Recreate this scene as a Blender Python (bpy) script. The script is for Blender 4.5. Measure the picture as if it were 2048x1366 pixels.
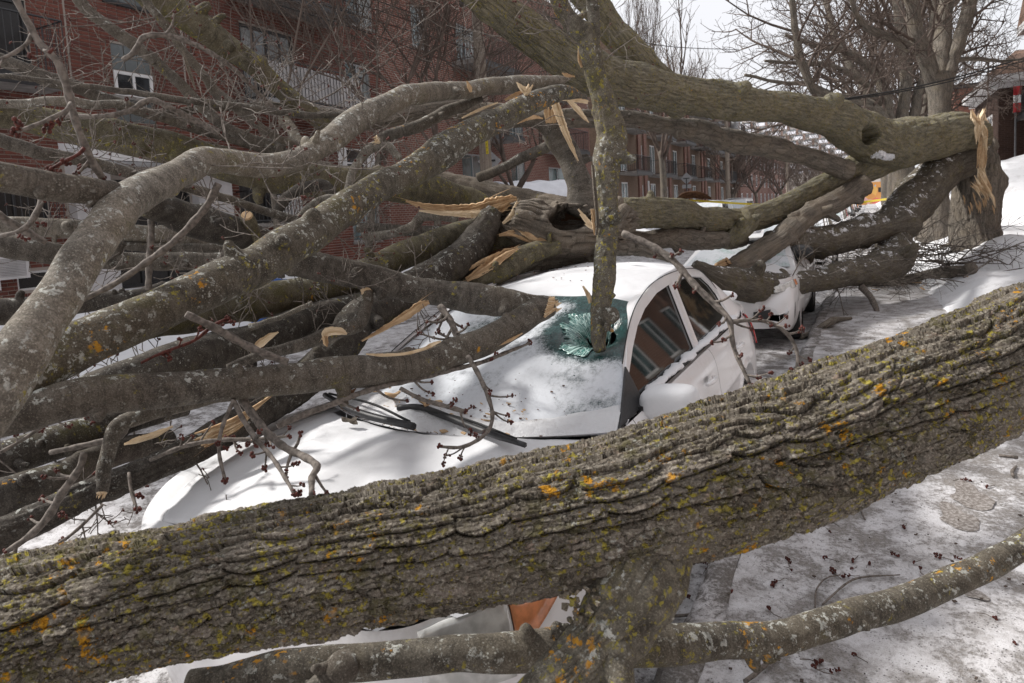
import bpy, bmesh, math, random
import numpy as np
from mathutils import Vector, Matrix

for o in list(bpy.data.objects):
    bpy.data.objects.remove(o)
SC = bpy.context.scene
COL = SC.collection

# ------------------------------------------------------------------ camera
# eye 1.85 m above the road; +Y runs down the street, +X is right towards the pavement
F, PPX, PPY, EYE = 1365.0, 1024.0, 555.0, 1.85
PITCH, YAW, ROLL = math.radians(5.220), math.radians(27.847), math.atan(0.056)
def _v(*a): return np.array(a, dtype=float)
_fh = _v(-math.sin(YAW), math.cos(YAW), 0)
_rt = _v(math.cos(YAW), math.sin(YAW), 0)
_up = _v(0, 0, 1)
FWD = _fh*math.cos(PITCH) - _up*math.sin(PITCH)
UPC = _fh*math.sin(PITCH) + _up*math.cos(PITCH)
_c, _s = math.cos(ROLL), math.sin(ROLL)
CX = _rt*_c - UPC*_s
CY = _rt*_s + UPC*_c
EYEP = _v(0, 0, EYE)
cam = bpy.data.cameras.new('camera')
cam.lens, cam.sensor_width = 24.0, 36.0
cam.shift_y = -128.0/2048.0
cam.clip_start, cam.clip_end = 0.05, 3000
cam.dof.use_dof = True
cam.dof.focus_distance = 3.6
cam.dof.aperture_fstop = 7.1
camo = bpy.data.objects.new('camera', cam)
COL.objects.link(camo)
camo.matrix_world = Matrix(((CX[0], CY[0], -FWD[0], 0), (CX[1], CY[1], -FWD[1], 0), (CX[2], CY[2], -FWD[2], EYE), (0, 0, 0, 1)))
SC.camera = camo

# ------------------------------------------------------------------ sky, sun, exposure
SUN_EL, SUN_AZ = math.radians(43), math.radians(262)     # azimuth clockwise from +Y: high on the left, a little behind
w = bpy.data.worlds.new('World'); SC.world = w; w.use_nodes = True
nt = w.node_tree; nt.nodes.clear()
sky = nt.nodes.new('ShaderNodeTexSky'); sky.sky_type = 'NISHITA'; sky.sun_disc = False
sky.sun_elevation = SUN_EL; sky.sun_rotation = SUN_AZ; sky.dust_density = 4.0; sky.air_density = 1.0
tcw = nt.nodes.new('ShaderNodeTexCoord')
cn = nt.nodes.new('ShaderNodeTexNoise'); cn.inputs['Scale'].default_value = 2.2; cn.inputs['Detail'].default_value = 6
nt.links.new(tcw.outputs['Generated'], cn.inputs['Vector'])
cr = nt.nodes.new('ShaderNodeMapRange'); cr.inputs[1].default_value = .3; cr.inputs[2].default_value = .7; cr.inputs[3].default_value = .80; cr.inputs[4].default_value = .95
nt.links.new(cn.outputs[0], cr.inputs[0])
mx = nt.nodes.new('ShaderNodeMix'); mx.data_type = 'RGBA'
nt.links.new(cr.outputs[0], mx.inputs[0]); nt.links.new(sky.outputs[0], mx.inputs[6]); mx.inputs[7].default_value = (9.5, 9.5, 9.85, 1)
bg = nt.nodes.new('ShaderNodeBackground'); bg.inputs[1].default_value = 0.08
nt.links.new(mx.outputs[2], bg.inputs[0])
wo = nt.nodes.new('ShaderNodeOutputWorld'); nt.links.new(bg.outputs[0], wo.inputs[0])
sl = bpy.data.lights.new('sun', 'SUN'); sl.energy = 4.0; sl.angle = math.radians(5); sl.color = (1, .965, .92)
so = bpy.data.objects.new('sun', sl); COL.objects.link(so)
_sd = Vector((math.sin(SUN_AZ)*math.cos(SUN_EL), math.cos(SUN_AZ)*math.cos(SUN_EL), math.sin(SUN_EL)))
so.rotation_euler = _sd.to_track_quat('Z', 'Y').to_euler(); so.location = (-20, -4, 30)
SC.view_settings.view_transform = 'Standard'; SC.view_settings.look = 'None'
SC.view_settings.gamma = 1; SC.view_settings.use_curve_mapping = False
SC.view_settings.exposure = 0.46
SC.render.engine = 'CYCLES'
SC.cycles.max_bounces = 6; SC.cycles.use_denoising = True

# ------------------------------------------------------------------ maths helpers
def ray(px, py):
    return FWD*F + CX*(px-PPX) - CY*(py-PPY)
def at(px, py, d):
    "world point seen at a photo position, d metres in front of the eye"
    return EYEP + ray(px, py)*(d/F)
def onz(px, py, z):
    r = ray(px, py); return EYEP + r*((z-EYE)/r[2])
def onx(px, py, x):
    r = ray(px, py); return EYEP + r*(x/r[0])
def ony(px, py, y):
    r = ray(px, py); return EYEP + r*(y/r[1])

def _hash(ix, iy, iz, seed):
    h = (ix.astype(np.int64)*374761393 + iy.astype(np.int64)*668265263 + iz.astype(np.int64)*2147483647 + seed*1274126177) & 0xffffffff
    h = ((h ^ (h >> 13))*1274126177) & 0xffffffff
    h = ((h ^ (h >> 16))*2246822519) & 0xffffffff
    return ((h ^ (h >> 15)) & 0xffffff)/float(0xffffff)
def vnoise(x, y, z, seed=0):
    ix, iy, iz = np.floor(x), np.floor(y), np.floor(z)
    fx, fy, fz = x-ix, y-iy, z-iz
    fx, fy, fz = fx*fx*(3-2*fx), fy*fy*(3-2*fy), fz*fz*(3-2*fz)
    o = 0
    for a in (0, 1):
        wa = fx if a else 1-fx
        for b in (0, 1):
            wb = fy if b else 1-fy
            for c in (0, 1):
                o = o + wa*wb*(fz if c else 1-fz)*_hash(ix+a, iy+b, iz+c, seed)
    return o*2-1
def fbm(x, y, z, oct=4, seed=0):
    o, a = 0, 1.0
    for k in range(oct):
        o = o + a*vnoise(x*2**k, y*2**k, z*2**k, seed+k); a *= .5
    return o
def worley(s, t, cs, ct, seed):
    u, v = s/cs, t/ct
    j0 = np.floor(v)
    f1 = np.full(u.shape, 9.); f2 = np.full(u.shape, 9.); cid = np.zeros(u.shape); ox = np.zeros(u.shape); oy = np.zeros(u.shape)
    for dj in (-1, 0, 1):
        j = j0+dj
        off = _hash(j, j*0, j*0, seed+5)
        i0 = np.floor(u-off)
        for di in (-1, 0, 1):
            i = i0+di
            px = i+off+.15+.7*_hash(i, j, j*0, seed); py = j+.15+.7*_hash(i, j, j*0, seed+1)
            dx, dy = u-px, v-py
            d = np.sqrt(dx*dx+dy*dy)
            r = _hash(i, j, j*0, seed+2)
            n1 = d < f1
            f2 = np.where(n1, f1, np.minimum(f2, d))
            cid = np.where(n1, r, cid); ox = np.where(n1, dx, ox); oy = np.where(n1, dy, oy)
            f1 = np.where(n1, d, f1)
    return f1, f2, cid, ox, oy
def sstep(a, b, x):
    t = np.clip((x-a)/(b-a), 0, 1); return t*t*(3-2*t)

def catmull(P, R, step):
    "smooth resample of points P (n,3) with radii R; step in metres (or function of radius)"
    P = np.asarray(P, float); R = np.asarray(R, float)
    if len(P) == 2:
        P = np.vstack([P[0], P[0]*.5+P[1]*.5, P[1]]); R = np.array([R[0], (R[0]+R[1])/2, R[1]])
    A = np.vstack([2*P[0]-P[1], P, 2*P[-1]-P[-2]]); B = np.concatenate([[R[0]], R, [R[-1]]])
    op, orr = [], []
    for i in range(1, len(A)-2):
        L = np.linalg.norm(A[i+1]-A[i])
        n = max(2, int(math.ceil(L/step)))
        t = np.arange(n)/n
        t = t[:, None]
        p = .5*((2*A[i]) + (-A[i-1]+A[i+1])*t + (2*A[i-1]-5*A[i]+4*A[i+1]-A[i+2])*t**2 + (-A[i-1]+3*A[i]-3*A[i+1]+A[i+2])*t**3)
        op.append(p); tt = t[:, 0]; tt = tt*tt*(3-2*tt); orr.append(B[i]*(1-tt)+B[i+1]*tt)
    op.append(A[-2:-1]); orr.append(B[-2:-1])
    return np.vstack(op), np.concatenate(orr)

def frames(P, ref=None):
    T = np.gradient(P, axis=0); T /= np.linalg.norm(T, axis=1)[:, None]+1e-12
    n = np.zeros_like(P)
    if ref is None:
        ref = _v(0.3, .2, 1.) if abs(T[0][2]) < .8 else _v(1, .2, 0)
    a = ref - T[0]*(ref@T[0]); a /= np.linalg.norm(a)
    for i in range(len(P)):
        a = a - T[i]*(a@T[i]); a /= np.linalg.norm(a)+1e-12
        n[i] = a
    return T, n, np.cross(T, n)

# ------------------------------------------------------------------ object helpers
def mesh_np(name, V, Q=None, T=None, uv=None, attrs=None, smooth=True, mats=(), mi=None):
    V = np.asarray(V, np.float32)
    Q = np.zeros((0, 4), np.int32) if Q is None else np.asarray(Q, np.int32).reshape(-1, 4)
    T = np.zeros((0, 3), np.int32) if T is None else np.asarray(T, np.int32).reshape(-1, 3)
    m = bpy.data.meshes.new(name)
    m.vertices.add(len(V)); m.vertices.foreach_set('co', V.ravel())
    lv = np.concatenate([Q.ravel(), T.ravel()])
    m.loops.add(len(lv)); m.loops.foreach_set('vertex_index', lv)
    n = len(Q)+len(T)
    m.polygons.add(n)
    st = np.concatenate([np.arange(len(Q))*4, len(Q)*4+np.arange(len(T))*3]).astype(np.int32)
    m.polygons.foreach_set('loop_start', st)
    m.polygons.foreach_set('use_smooth', np.full(n, smooth))
    if mi is not None: m.polygons.foreach_set('material_index', np.asarray(mi, np.int32))
    if uv is not None:
        l = m.uv_layers.new(name='UVMap'); l.data.foreach_set('uv', np.asarray(uv, np.float32)[lv].ravel())
    for k, a in (attrs or {}).items():
        at_ = m.attributes.new(k, 'FLOAT', 'POINT'); at_.data.foreach_set('value', np.asarray(a, np.float32))
    for x in mats: m.materials.append(x)
    m.update(calc_edges=True); m.validate()
    return m
def link(name, me, parent=None, loc=None, rot=None):
    o = bpy.data.objects.new(name, me); COL.objects.link(o)
    if parent is not None: o.parent = parent
    if loc is not None: o.location = loc
    if rot is not None: o.rotation_euler = rot
    return o
def tag(o, label=None, cat=None, group=None, kind=None):
    if label: o['label'] = label
    if cat: o['category'] = cat
    if group: o['group'] = group
    if kind: o['kind'] = kind
    return o
def empty(name, loc=(0, 0, 0), rz=0):
    o = link(name, None, loc=loc, rot=(0, 0, rz)); o.empty_display_size = .2; return o
def copy_tree(o, parent=None):
    c = o.copy(); COL.objects.link(c); c.parent = parent
    for ch in list(o.children): copy_tree(ch, c)
    return c

class MB:
    "collects boxes, prisms, tubes and grids into one mesh"
    def __init__(s): s.V, s.Q, s.T, s.n, s.uv = [], [], [], 0, []
    def add(s, V, Q=None, T=None, uv=None):
        V = np.asarray(V, float).reshape(-1, 3)
        s.V.append(V)
        if Q is not None and len(Q): s.Q.append(np.asarray(Q).reshape(-1, 4)+s.n)
        if T is not None and len(T): s.T.append(np.asarray(T).reshape(-1, 3)+s.n)
        s.uv.append(np.zeros((len(V), 2)) if uv is None else np.asarray(uv))
        s.n += len(V); return s
    def box(s, a, b):
        x0, y0, z0 = a; x1, y1, z1 = b
        V = [(x0, y0, z0), (x1, y0, z0), (x1, y1, z0), (x0, y1, z0), (x0, y0, z1), (x1, y0, z1), (x1, y1, z1), (x0, y1, z1)]
        return s.add(V, [(0, 3, 2, 1), (4, 5, 6, 7), (0, 1, 5, 4), (1, 2, 6, 5), (2, 3, 7, 6), (3, 0, 4, 7)])
    def prism(s, poly, d):
        "poly: list of 3D points (convex or nearly), extruded by vector d"
        P = np.asarray(poly, float); n = len(P); d = np.asarray(d, float)
        V = np.vstack([P, P+d]); Q = [(i, (i+1) % n, n+(i+1) % n, n+i) for i in range(n)]
        T = [(0, i+1, i) for i in range(1, n-1)] + [(n, n+i, n+i+1) for i in range(1, n-1)]
        return s.add(V, Q, T)
    def tube(s, P, R, k=6, step=None, cap=True):
        P = np.asarray(P, float); R = np.broadcast_to(np.asarray(R, float), (len(P),)).copy()
        if step: P, R = catmull(P, R, step)
        T, N, B = frames(P)
        a = np.arange(k)/k*2*math.pi
        V = P[:, None] + R[:, None, None]*(N[:, None]*np.cos(a)[None, :, None] + B[:, None]*np.sin(a)[None, :, None])
        n = len(P); i = np.arange(n-1)[:, None]*k; j = np.arange(k)[None]; j2 = (j+1) % k
        Q = np.stack([i+j, i+j2, i+k+j2, i+k+j], -1).reshape(-1, 4)
        V = V.reshape(-1, 3); Tt = []
        L = np.concatenate([[0], np.cumsum(np.linalg.norm(np.diff(P, axis=0), axis=1))])
        uv = np.stack([np.tile(a/(2*math.pi), n)*np.repeat(R, k)*6.28, np.repeat(L, k)], -1)
        if cap:
            V = np.vstack([V, P[0], P[-1]]); uv = np.vstack([uv, [0, 0], [0, L[-1]]])
            Tt = [(n*k, (q+1) % k, q) for q in range(k)] + [(n*k+1, (n-1)*k+q, (n-1)*k+(q+1) % k) for q in range(k)]
        return s.add(V, Q, Tt, uv)
    def grid(s, G, uv=None):
        G = np.asarray(G, float); a, b = G.shape[:2]
        i = np.arange(a-1)[:, None]*b; j = np.arange(b-1)[None]
        Q = np.stack([i+j, i+j+1, i+b+j+1, i+b+j], -1).reshape(-1, 4)
        return s.add(G.reshape(-1, 3), Q, None, None if uv is None else np.asarray(uv).reshape(-1, 2))
    def mesh(s, name, mat=None, smooth=False, off=None):
        V = np.vstack(s.V)
        if off is not None: V = V-np.asarray(off, float)
        return mesh_np(name, V, np.vstack(s.Q) if s.Q else None, np.vstack(s.T) if s.T else None, uv=np.vstack(s.uv), smooth=smooth, mats=[mat] if mat else [])
    def obj(s, name, mat=None, parent=None, smooth=False, loc=None):
        "loc: world origin for a top-level thing; children get coordinates relative to the parent's origin"
        off = loc if loc is not None else (np.array(parent.location) if parent is not None and parent.parent is None else None)
        if parent is not None and parent.parent is not None:
            off = np.array(parent.parent.location)+np.array(parent.location)
        o = link(name, s.mesh(name, mat, smooth, off), parent, loc=loc)
        return o

def bevel(o, wd, seg=2, ang=40):
    m = o.modifiers.new('bevel', 'BEVEL'); m.width = wd; m.segments = seg; m.limit_method = 'ANGLE'; m.angle_limit = math.radians(ang); return o

# ------------------------------------------------------------------ materials
class NT:
    def __init__(s, name):
        s.m = bpy.data.materials.new(name); s.m.use_nodes = True; s.t = s.m.node_tree; s.t.nodes.clear()
        s.out = s.n('OutputMaterial'); s.p = s.n('BsdfPrincipled'); s.t.links.new(s.p.outputs[0], s.out.inputs[0])
        s._tc = None
    def n(s, typ, **kw):
        x = s.t.nodes.new('ShaderNode'+typ)
        for k, v in kw.items(): setattr(x, k, v)
        return x
    def l(s, a, b): s.t.links.new(a, b)
    def put(s, inp, v):
        if hasattr(v, 'links'): s.l(v, inp)
        else: inp.default_value = v
    @property
    def tc(s):
        if s._tc is None: s._tc = s.n('TexCoord')
        return s._tc
    def map(s, vec, scale=(1, 1, 1), rot=(0, 0, 0)):
        m = s.n('Mapping'); s.l(vec, m.inputs[0]); m.inputs['Scale'].default_value = scale; m.inputs['Rotation'].default_value = rot; return m.outputs[0]
    def noise(s, vec, scale, detail=4, rough=.55, dist=0):
        x = s.n('TexNoise'); s.l(vec, x.inputs['Vector']); x.inputs['Scale'].default_value = scale
        x.inputs['Detail'].default_value = detail; x.inputs['Roughness'].default_value = rough; x.inputs['Distortion'].default_value = dist; return x.outputs[0]
    def voro(s, vec, scale, feature='F1', out='Distance', rnd=1):
        x = s.n('TexVoronoi', feature=feature); s.l(vec, x.inputs['Vector']); x.inputs['Scale'].default_value = scale; x.inputs['Randomness'].default_value = rnd; return x.outputs[out]
    def step(s, v, a, b, lo=0., hi=1.):
        x = s.n('MapRange', interpolation_type='SMOOTHSTEP'); s.put(x.inputs[0], v)
        for k, q in zip((1, 2, 3, 4), (a, b, lo, hi)): s.put(x.inputs[k], q)
        return x.outputs[0]
    def math(s, op, a, b=0.):
        x = s.n('Math', operation=op); s.put(x.inputs[0], a); s.put(x.inputs[1], b); return x.outputs[0]
    def mix(s, f, a, b, blend='MIX'):
        x = s.n('Mix', data_type='RGBA', blend_type=blend); s.put(x.inputs[0], f)
        for i, q in ((6, a), (7, b)):
            if isinstance(q, tuple): q = (*q, 1) if len(q) == 3 else q
            s.put(x.inputs[i], q)
        return x.outputs[2]
    def ramp(s, f, stops):
        x = s.n('ValToRGB'); s.l(f, x.inputs[0]); e = x.color_ramp.elements
        while len(e) < len(stops): e.new(.5)
        for q, (p, c) in zip(e, stops): q.position = p; q.color = (*c, 1)
        return x.outputs[0]
    def attr(s, name):
        x = s.n('Attribute'); x.attribute_name = name; return x.outputs['Fac']
    def bump(s, h, strength=.5, dist=.01, prev=None):
        b = s.n('Bump'); s.put(b.inputs['Height'], h); b.inputs['Strength'].default_value = strength; b.inputs['Distance'].default_value = dist
        if prev is not None: s.l(prev, b.inputs['Normal'])
        return b.outputs[0]
    def fin(s, col=None, rough=.8, normal=None, metal=0, spec=.5, coat=0, alpha=None, trans=0):
        p = s.p
        if col is not None:
            if isinstance(col, tuple): col = (*col, 1) if len(col) == 3 else col
            s.put(p.inputs['Base Color'], col)
        s.put(p.inputs['Roughness'], rough); p.inputs['Metallic'].default_value = metal
        p.inputs['Specular IOR Level'].default_value = spec; p.inputs['Coat Weight'].default_value = coat
        p.inputs['Transmission Weight'].default_value = trans
        if normal is not None: s.l(normal, p.inputs['Normal'])
        return s.m
    @property
    def upz(s):
        g = s.n('NewGeometry'); x = s.n('SeparateXYZ'); s.l(g.outputs['Normal'], x.inputs[0]); return x.outputs[2]

def plain(name, col, rough=.6, metal=0, spec=.5, coat=0, nscale=40, namt=.12, bump=0.):
    s = NT(name); n = s.noise(s.tc.outputs['Object'], nscale, 5)
    c2 = tuple(min(1, x*(1-namt*2)) for x in col); c1 = tuple(min(1, x*(1+namt)) for x in col)
    c = s.mix(s.step(n, .3, .7), c2, c1)
    nb = s.bump(n, bump, .01) if bump else None
    return s.fin(c, rough, nb, metal, spec, coat)

def bark_mat(name, dark, light, white=.3, yellow=.15, orange=.05, moss=.2, fiss=1.0, snow=0., streak=(30, 5), fine=1., crack=None):
    s = NT(name); uv = s.map(s.tc.outputs['UV'], (streak[0], streak[1], 1)); ob = s.tc.outputs['Object']
    g = s.noise(uv, 1.0, 6, .62, .4)
    g2 = s.noise(s.map(s.tc.outputs['UV'], (streak[0]*4, streak[1]*3, 1)), 1.0, 4, .6)
    big = s.noise(ob, 3.2, 4)
    c = s.mix(s.step(g, .3, .72), dark, light)
    c = s.mix(s.step(g2, .35, .75, 0, .45), c, tuple(x*.62 for x in dark))
    c = s.mix(s.step(big, .38, .68, 0, .35), c, tuple(a*b for a, b in zip(light, (1.05, .95, .82))))
    ck = None
    if crack:
        cu = s.map(s.tc.outputs['UV'], (crack[0], crack[1], 1)); wv = s.n('VectorMath', operation='ADD'); wn = s.n('TexNoise'); s.l(s.tc.outputs['UV'], wn.inputs['Vector']); wn.inputs['Scale'].default_value = crack[1]*2.2; wn.inputs['Detail'].default_value = 4
        ws_ = s.n('VectorMath', operation='SCALE'); s.l(wn.outputs['Color'], ws_.inputs[0]); ws_.inputs['Scale'].default_value = 1.1; s.l(cu, wv.inputs[0]); s.l(ws_.outputs[0], wv.inputs[1])
        ck = s.step(s.voro(wv.outputs[0], 1.0, 'DISTANCE_TO_EDGE'), .07, .005); c = s.mix(s.math('MULTIPLY', ck, .52), c, tuple(x*.45 for x in dark))
    up = s.upz
    if moss:
        mo = s.math('MULTIPLY', s.step(s.noise(ob, 9, 6, .7), .5, .62), s.step(big, .62-.3*moss, .75-.2*moss))
        c = s.mix(s.math('MULTIPLY', mo, .55), c, (.085, .078, .022))
    lw = s.noise(ob, 38, 5, .68); lwm = s.noise(ob, 5.5, 4, .6)
    wm = s.math('MULTIPLY', s.step(lw, .56, .6), s.step(s.math('ADD', lwm, s.math('MULTIPLY', up, .07)), .66-.22*white, .76-.22*white))
    c = s.mix(s.math('MULTIPLY', wm, .8), c, s.mix(s.step(g2, .3, .7), (.34, .35, .32), (.56, .57, .53)))
    mic = s.noise(ob, 210, 4, .75); c = s.mix(s.step(mic, .48, .68, 0, .6), c, tuple(x*.4 for x in dark)); c = s.mix(s.step(mic, .47, .33, 0, .6), c, tuple(min(1, x*1.7) for x in light))
    lin = s.noise(s.map(s.tc.outputs['UV'], (5, 95, 1)), 1.0, 3, .6); c = s.mix(s.step(lin, .56, .66, 0, .4), c, tuple(x*.7 for x in dark))
    dots = s.step(s.voro(ob, 90), .30, .2); dm = s.step(s.noise(ob, 14, 3), .5, .66)
    c = s.mix(s.math('MULTIPLY', s.math('MULTIPLY', dots, dm), .55*white+.1), c, (.36, .36, .32))
    hy = None
    if yellow:
        y1 = s.noise(ob, 46, 4, .65); ym = s.noise(ob, 8, 4, .6)
        hy = s.math('MULTIPLY', s.step(y1, .57, .62), s.step(ym, .64-.22*yellow, .72-.22*yellow))
        c = s.mix(s.math('MULTIPLY', hy, .75), c, s.mix(s.step(g2, .3, .7), (.20, .17, .022), (.33, .28, .05)))
    if orange:
        o1 = s.noise(ob, 33, 5, .7); om = s.noise(s.map(ob, (1, 1, 1), (1, 2, 3)), 6, 3, .6)
        ho = s.math('MULTIPLY', s.step(o1, .56, .6), s.step(om, .72-.18*orange, .76-.18*orange))
        c = s.mix(s.math('MULTIPLY', ho, .85), c, s.mix(s.step(g2, .3, .7), (.38, .17, .012), (.52, .27, .03)))
    if snow:
        sn = s.math('MULTIPLY', s.step(s.noise(ob, 7, 6, .75), .62-.2*snow, .66-.2*snow), s.step(up, .35, .62))
        c = s.mix(sn, c, (.74, .745, .765))
    h = s.math('ADD', g, s.math('MULTIPLY', g2, .5))
    h = s.math('ADD', h, s.math('MULTIPLY', wm, .35))
    if ck is not None: h = s.math('SUBTRACT', h, s.math('MULTIPLY', ck, 1.6))
    h = s.math('ADD', h, s.math('ADD', s.math('MULTIPLY', s.noise(ob, 120, 3), .5), s.math('MULTIPLY', mic, .4)))
    return s.fin(c, .92, s.bump(h, .55*fiss, .012*fine), spec=.18)

M = {}
M['bark_trunk'] = bark_mat('flaky trunk bark', (.085, .072, .055), (.215, .185, .145), white=.42, yellow=.75, orange=.62, moss=.5, fiss=.9, streak=(34, 9), fine=.5)
M['bark_limb'] = bark_mat('ridged olive bark', (.105, .094, .070), (.275, .255, .19), white=.15, yellow=1.0, orange=.3, moss=.6, fiss=1., streak=(26, 4), fine=1.8, crack=(23, 4.4))
M['bark_stump'] = bark_mat('grey ridged trunk bark', (.110, .097, .083), (.27, .24, .202), white=.1, yellow=.05, orange=0, moss=.1, fiss=1.1, streak=(22, 3.2), fine=3, crack=(22, 3.6))
M['bark_snowy'] = bark_mat('grey bark with snow', (.080, .070, .057), (.185, .165, .136), white=.2, yellow=.1, orange=0, moss=.4, fiss=1., snow=.42, streak=(24, 4), fine=2, crack=(30, 6))
M['bark_flecked'] = bark_mat('grey bark with snow flecks', (.080, .070, .057), (.185, .165, .136), white=.3, yellow=.3, orange=.05, moss=.5, fiss=1., snow=.27, streak=(24, 4), fine=2, crack=(30, 6))
M['bark_grey'] = bark_mat('smooth grey bark', (.054, .047, .040), (.152, .136, .116), white=.55, yellow=.25, orange=.10, moss=.2, fiss=.55, streak=(14, 22), fine=.45)
M['bark_stub'] = bark_mat('yellow-lichened bark', (.070, .062, .050), (.18, .162, .128), white=.75, yellow=1.15, orange=.8, moss=.6, fiss=.7, streak=(14, 20), fine=.5)
M['bark_pale'] = bark_mat('pale lichen bark', (.095, .084, .070), (.25, .228, .195), white=.95, yellow=.2, orange=0, moss=.3, fiss=.5, streak=(14, 22), fine=.45)
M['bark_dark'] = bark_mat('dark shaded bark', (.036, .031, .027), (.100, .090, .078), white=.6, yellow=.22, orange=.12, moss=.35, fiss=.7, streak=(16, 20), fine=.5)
M['bark_lichen'] = bark_mat('bark with orange lichen', (.052, .046, .038), (.150, .135, .110), white=1.0, yellow=.6, orange=.85, moss=.45, fiss=.55, streak=(14, 20), fine=.45)
M['bark_mossy'] = bark_mat('mossy smooth bark', (.060, .052, .038), (.165, .148, .105), white=.3, yellow=.75, orange=.3, moss=.95, fiss=.6, streak=(14, 16), fine=.6)
M['bark_dead'] = bark_mat('weathered dead wood', (.085, .072, .060), (.26, .228, .19), white=.05, yellow=.05, orange=0, moss=.05, fiss=1.2, streak=(30, 2.5), fine=2)
M['twig'] = plain('grey brown twig bark', (.165, .143, .125), .85, spec=.2, nscale=60, namt=.25)
M['twig_far'] = plain('distant twig bark', (.125, .098, .083), .9, spec=.1, nscale=3, namt=.2)
M['bud'] = plain('red brown bud', (.095, .026, .019), .7, spec=.3, nscale=90, namt=.3)

def wood_mat(name, a, b, c3, sc=(60, 5)):
    s = NT(name); uv = s.map(s.tc.outputs['UV'], (sc[0], sc[1], 1)); ob = s.tc.outputs['Object']
    g = s.noise(uv, 1, 5, .65); g2 = s.noise(ob, 18, 4)
    c = s.mix(s.step(g, .3, .7), a, b); c = s.mix(s.step(g2, .52, .7, 0, .6), c, c3)
    return s.fin(c, .8, s.bump(g, .8, .006), spec=.2)
M['wood'] = wood_mat('fresh split wood', (.36, .235, .13), (.62, .45, .275), (.30, .17, .085))
M['wood_pale'] = wood_mat('pale split wood', (.54, .41, .26), (.79, .65, .46), (.45, .30, .16))
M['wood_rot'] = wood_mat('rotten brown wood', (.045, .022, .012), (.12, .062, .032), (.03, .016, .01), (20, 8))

# snow and ground
def snow_mat(name, col=(.86, .865, .885), dirt=0., bump=.35, sc=9):
    s = NT(name); ob = s.tc.outputs['Object']
    n = s.noise(ob, sc, 7, .6); f = s.noise(ob, sc*14, 4, .7)
    c = s.mix(s.step(n, .35, .7, 0, .5), col, tuple(x*.93 for x in col))
    if dirt:
        d = s.math('MULTIPLY', s.step(s.noise(ob, 3.1, 7, .68), .50, .68), s.step(f, .38, .62))
        c = s.mix(s.math('MULTIPLY', d, dirt), c, (.16, .125, .10))
    h = s.math('ADD', n, s.math('MULTIPLY', f, .22))
    m = s.fin(c, .75, s.bump(h, bump, .03), spec=.3)
    s.p.inputs['Subsurface Weight'].default_value = 0
    return m
M['snow'] = snow_mat('clean snow', (.74, .745, .765))
M['snow_bank'] = snow_mat('trodden snow', (.74, .745, .765), dirt=.45, bump=.6, sc=4)
M['snow_car'] = snow_mat('thin snow on car', (.66, .665, .68), bump=.18, sc=14)

def ice_mat(name, amount, base_a, base_b, sc=1.0):
    "worn concrete or asphalt under thin trodden snow and grit"
    s = NT(name); ob = s.tc.outputs['Object']
    g = s.noise(ob, 140*sc, 3, .7)
    base = s.mix(s.step(g, .35, .65), base_a, base_b)
    big = s.math('ADD', s.math('MULTIPLY', s.noise(ob, .9*sc, 5, .62, .3), .6), s.math('MULTIPLY', s.noise(s.map(ob, (1.9, .28, 1)), 1.0, 4, .6), .4)); mid = s.noise(ob, 6*sc, 8, .72); fine = s.noise(ob, 46*sc, 5, .75)
    k = s.math('ADD', s.math('MULTIPLY', big, .62), s.math('ADD', s.math('MULTIPLY', mid, .62), s.math('MULTIPLY', fine, .52)))
    m = s.step(k, .885-.13*amount, 1.03-.13*amount)
    snowc = s.mix(s.step(mid, .35, .7), (.40, .385, .385), (.60, .595, .61))
    c = s.mix(m, base, snowc)
    wet = s.math('MULTIPLY', s.step(s.noise(ob, 2.3*sc, 6, .7), .52, .64), s.step(fine, .4, .55))
    c = s.mix(s.math('MULTIPLY', wet, .34), c, s.mix(s.step(g, .4, .6), (.11, .09, .075), (.20, .175, .15)))
    spk = s.step(s.voro(ob, 62*sc), .26, .14); sm = s.step(s.noise(ob, 9*sc, 3), .46, .56)
    c = s.mix(s.math('MULTIPLY', s.math('MULTIPLY', spk, sm), .8), c, (.075, .07, .068))
    spk2 = s.step(s.voro(s.map(ob, (1, 1, 1), (.3, .5, 1)), 150*sc), .3, .16)
    c = s.mix(s.math('MULTIPLY', spk2, .5), c, (.13, .115, .10))
    h = s.math('ADD', s.math('MULTIPLY', m, .6), s.math('ADD', s.math('MULTIPLY', fine, .5), s.math('MULTIPLY', spk, .3)))
    return s.fin(c, s.step(m, 0, 1, .55, .8), s.bump(h, .6, .012), spec=.35)
M['pavement'] = ice_mat('snowy trodden pavement', .90, (.16, .145, .13), (.27, .25, .235))
M['road'] = ice_mat('icy road', .85, (.10, .09, .085), (.17, .155, .145))
M['kerb'] = ice_mat('kerb stone', .35, (.10, .09, .08), (.20, .185, .17))
M['snow_dirty'] = snow_mat('snow with grit', (.68, .685, .70), dirt=.8, bump=.7, sc=16)
M['ground'] = snow_mat('far snow ground', (.74, .745, .765), dirt=.3)

M['rubber'] = plain('tyre rubber', (.02, .02, .02), .85, nscale=60, bump=.2)
def glyph(name, ch, size, extr, mat, parent, loc, rot):
    "one printed character as a small solid mesh"
    cu = bpy.data.curves.new(name, 'FONT'); cu.body = ch; cu.size = size; cu.extrude = extr; cu.align_x = 'CENTER'
    tmp = bpy.data.objects.new('tmp', cu); COL.objects.link(tmp); bpy.context.view_layer.update()
    me = bpy.data.meshes.new_from_object(tmp.evaluated_get(bpy.context.evaluated_depsgraph_get())); bpy.data.objects.remove(tmp)
    me.materials.clear(); me.materials.append(mat); me.name = name
    return link(name, me, parent, loc, rot)
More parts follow.
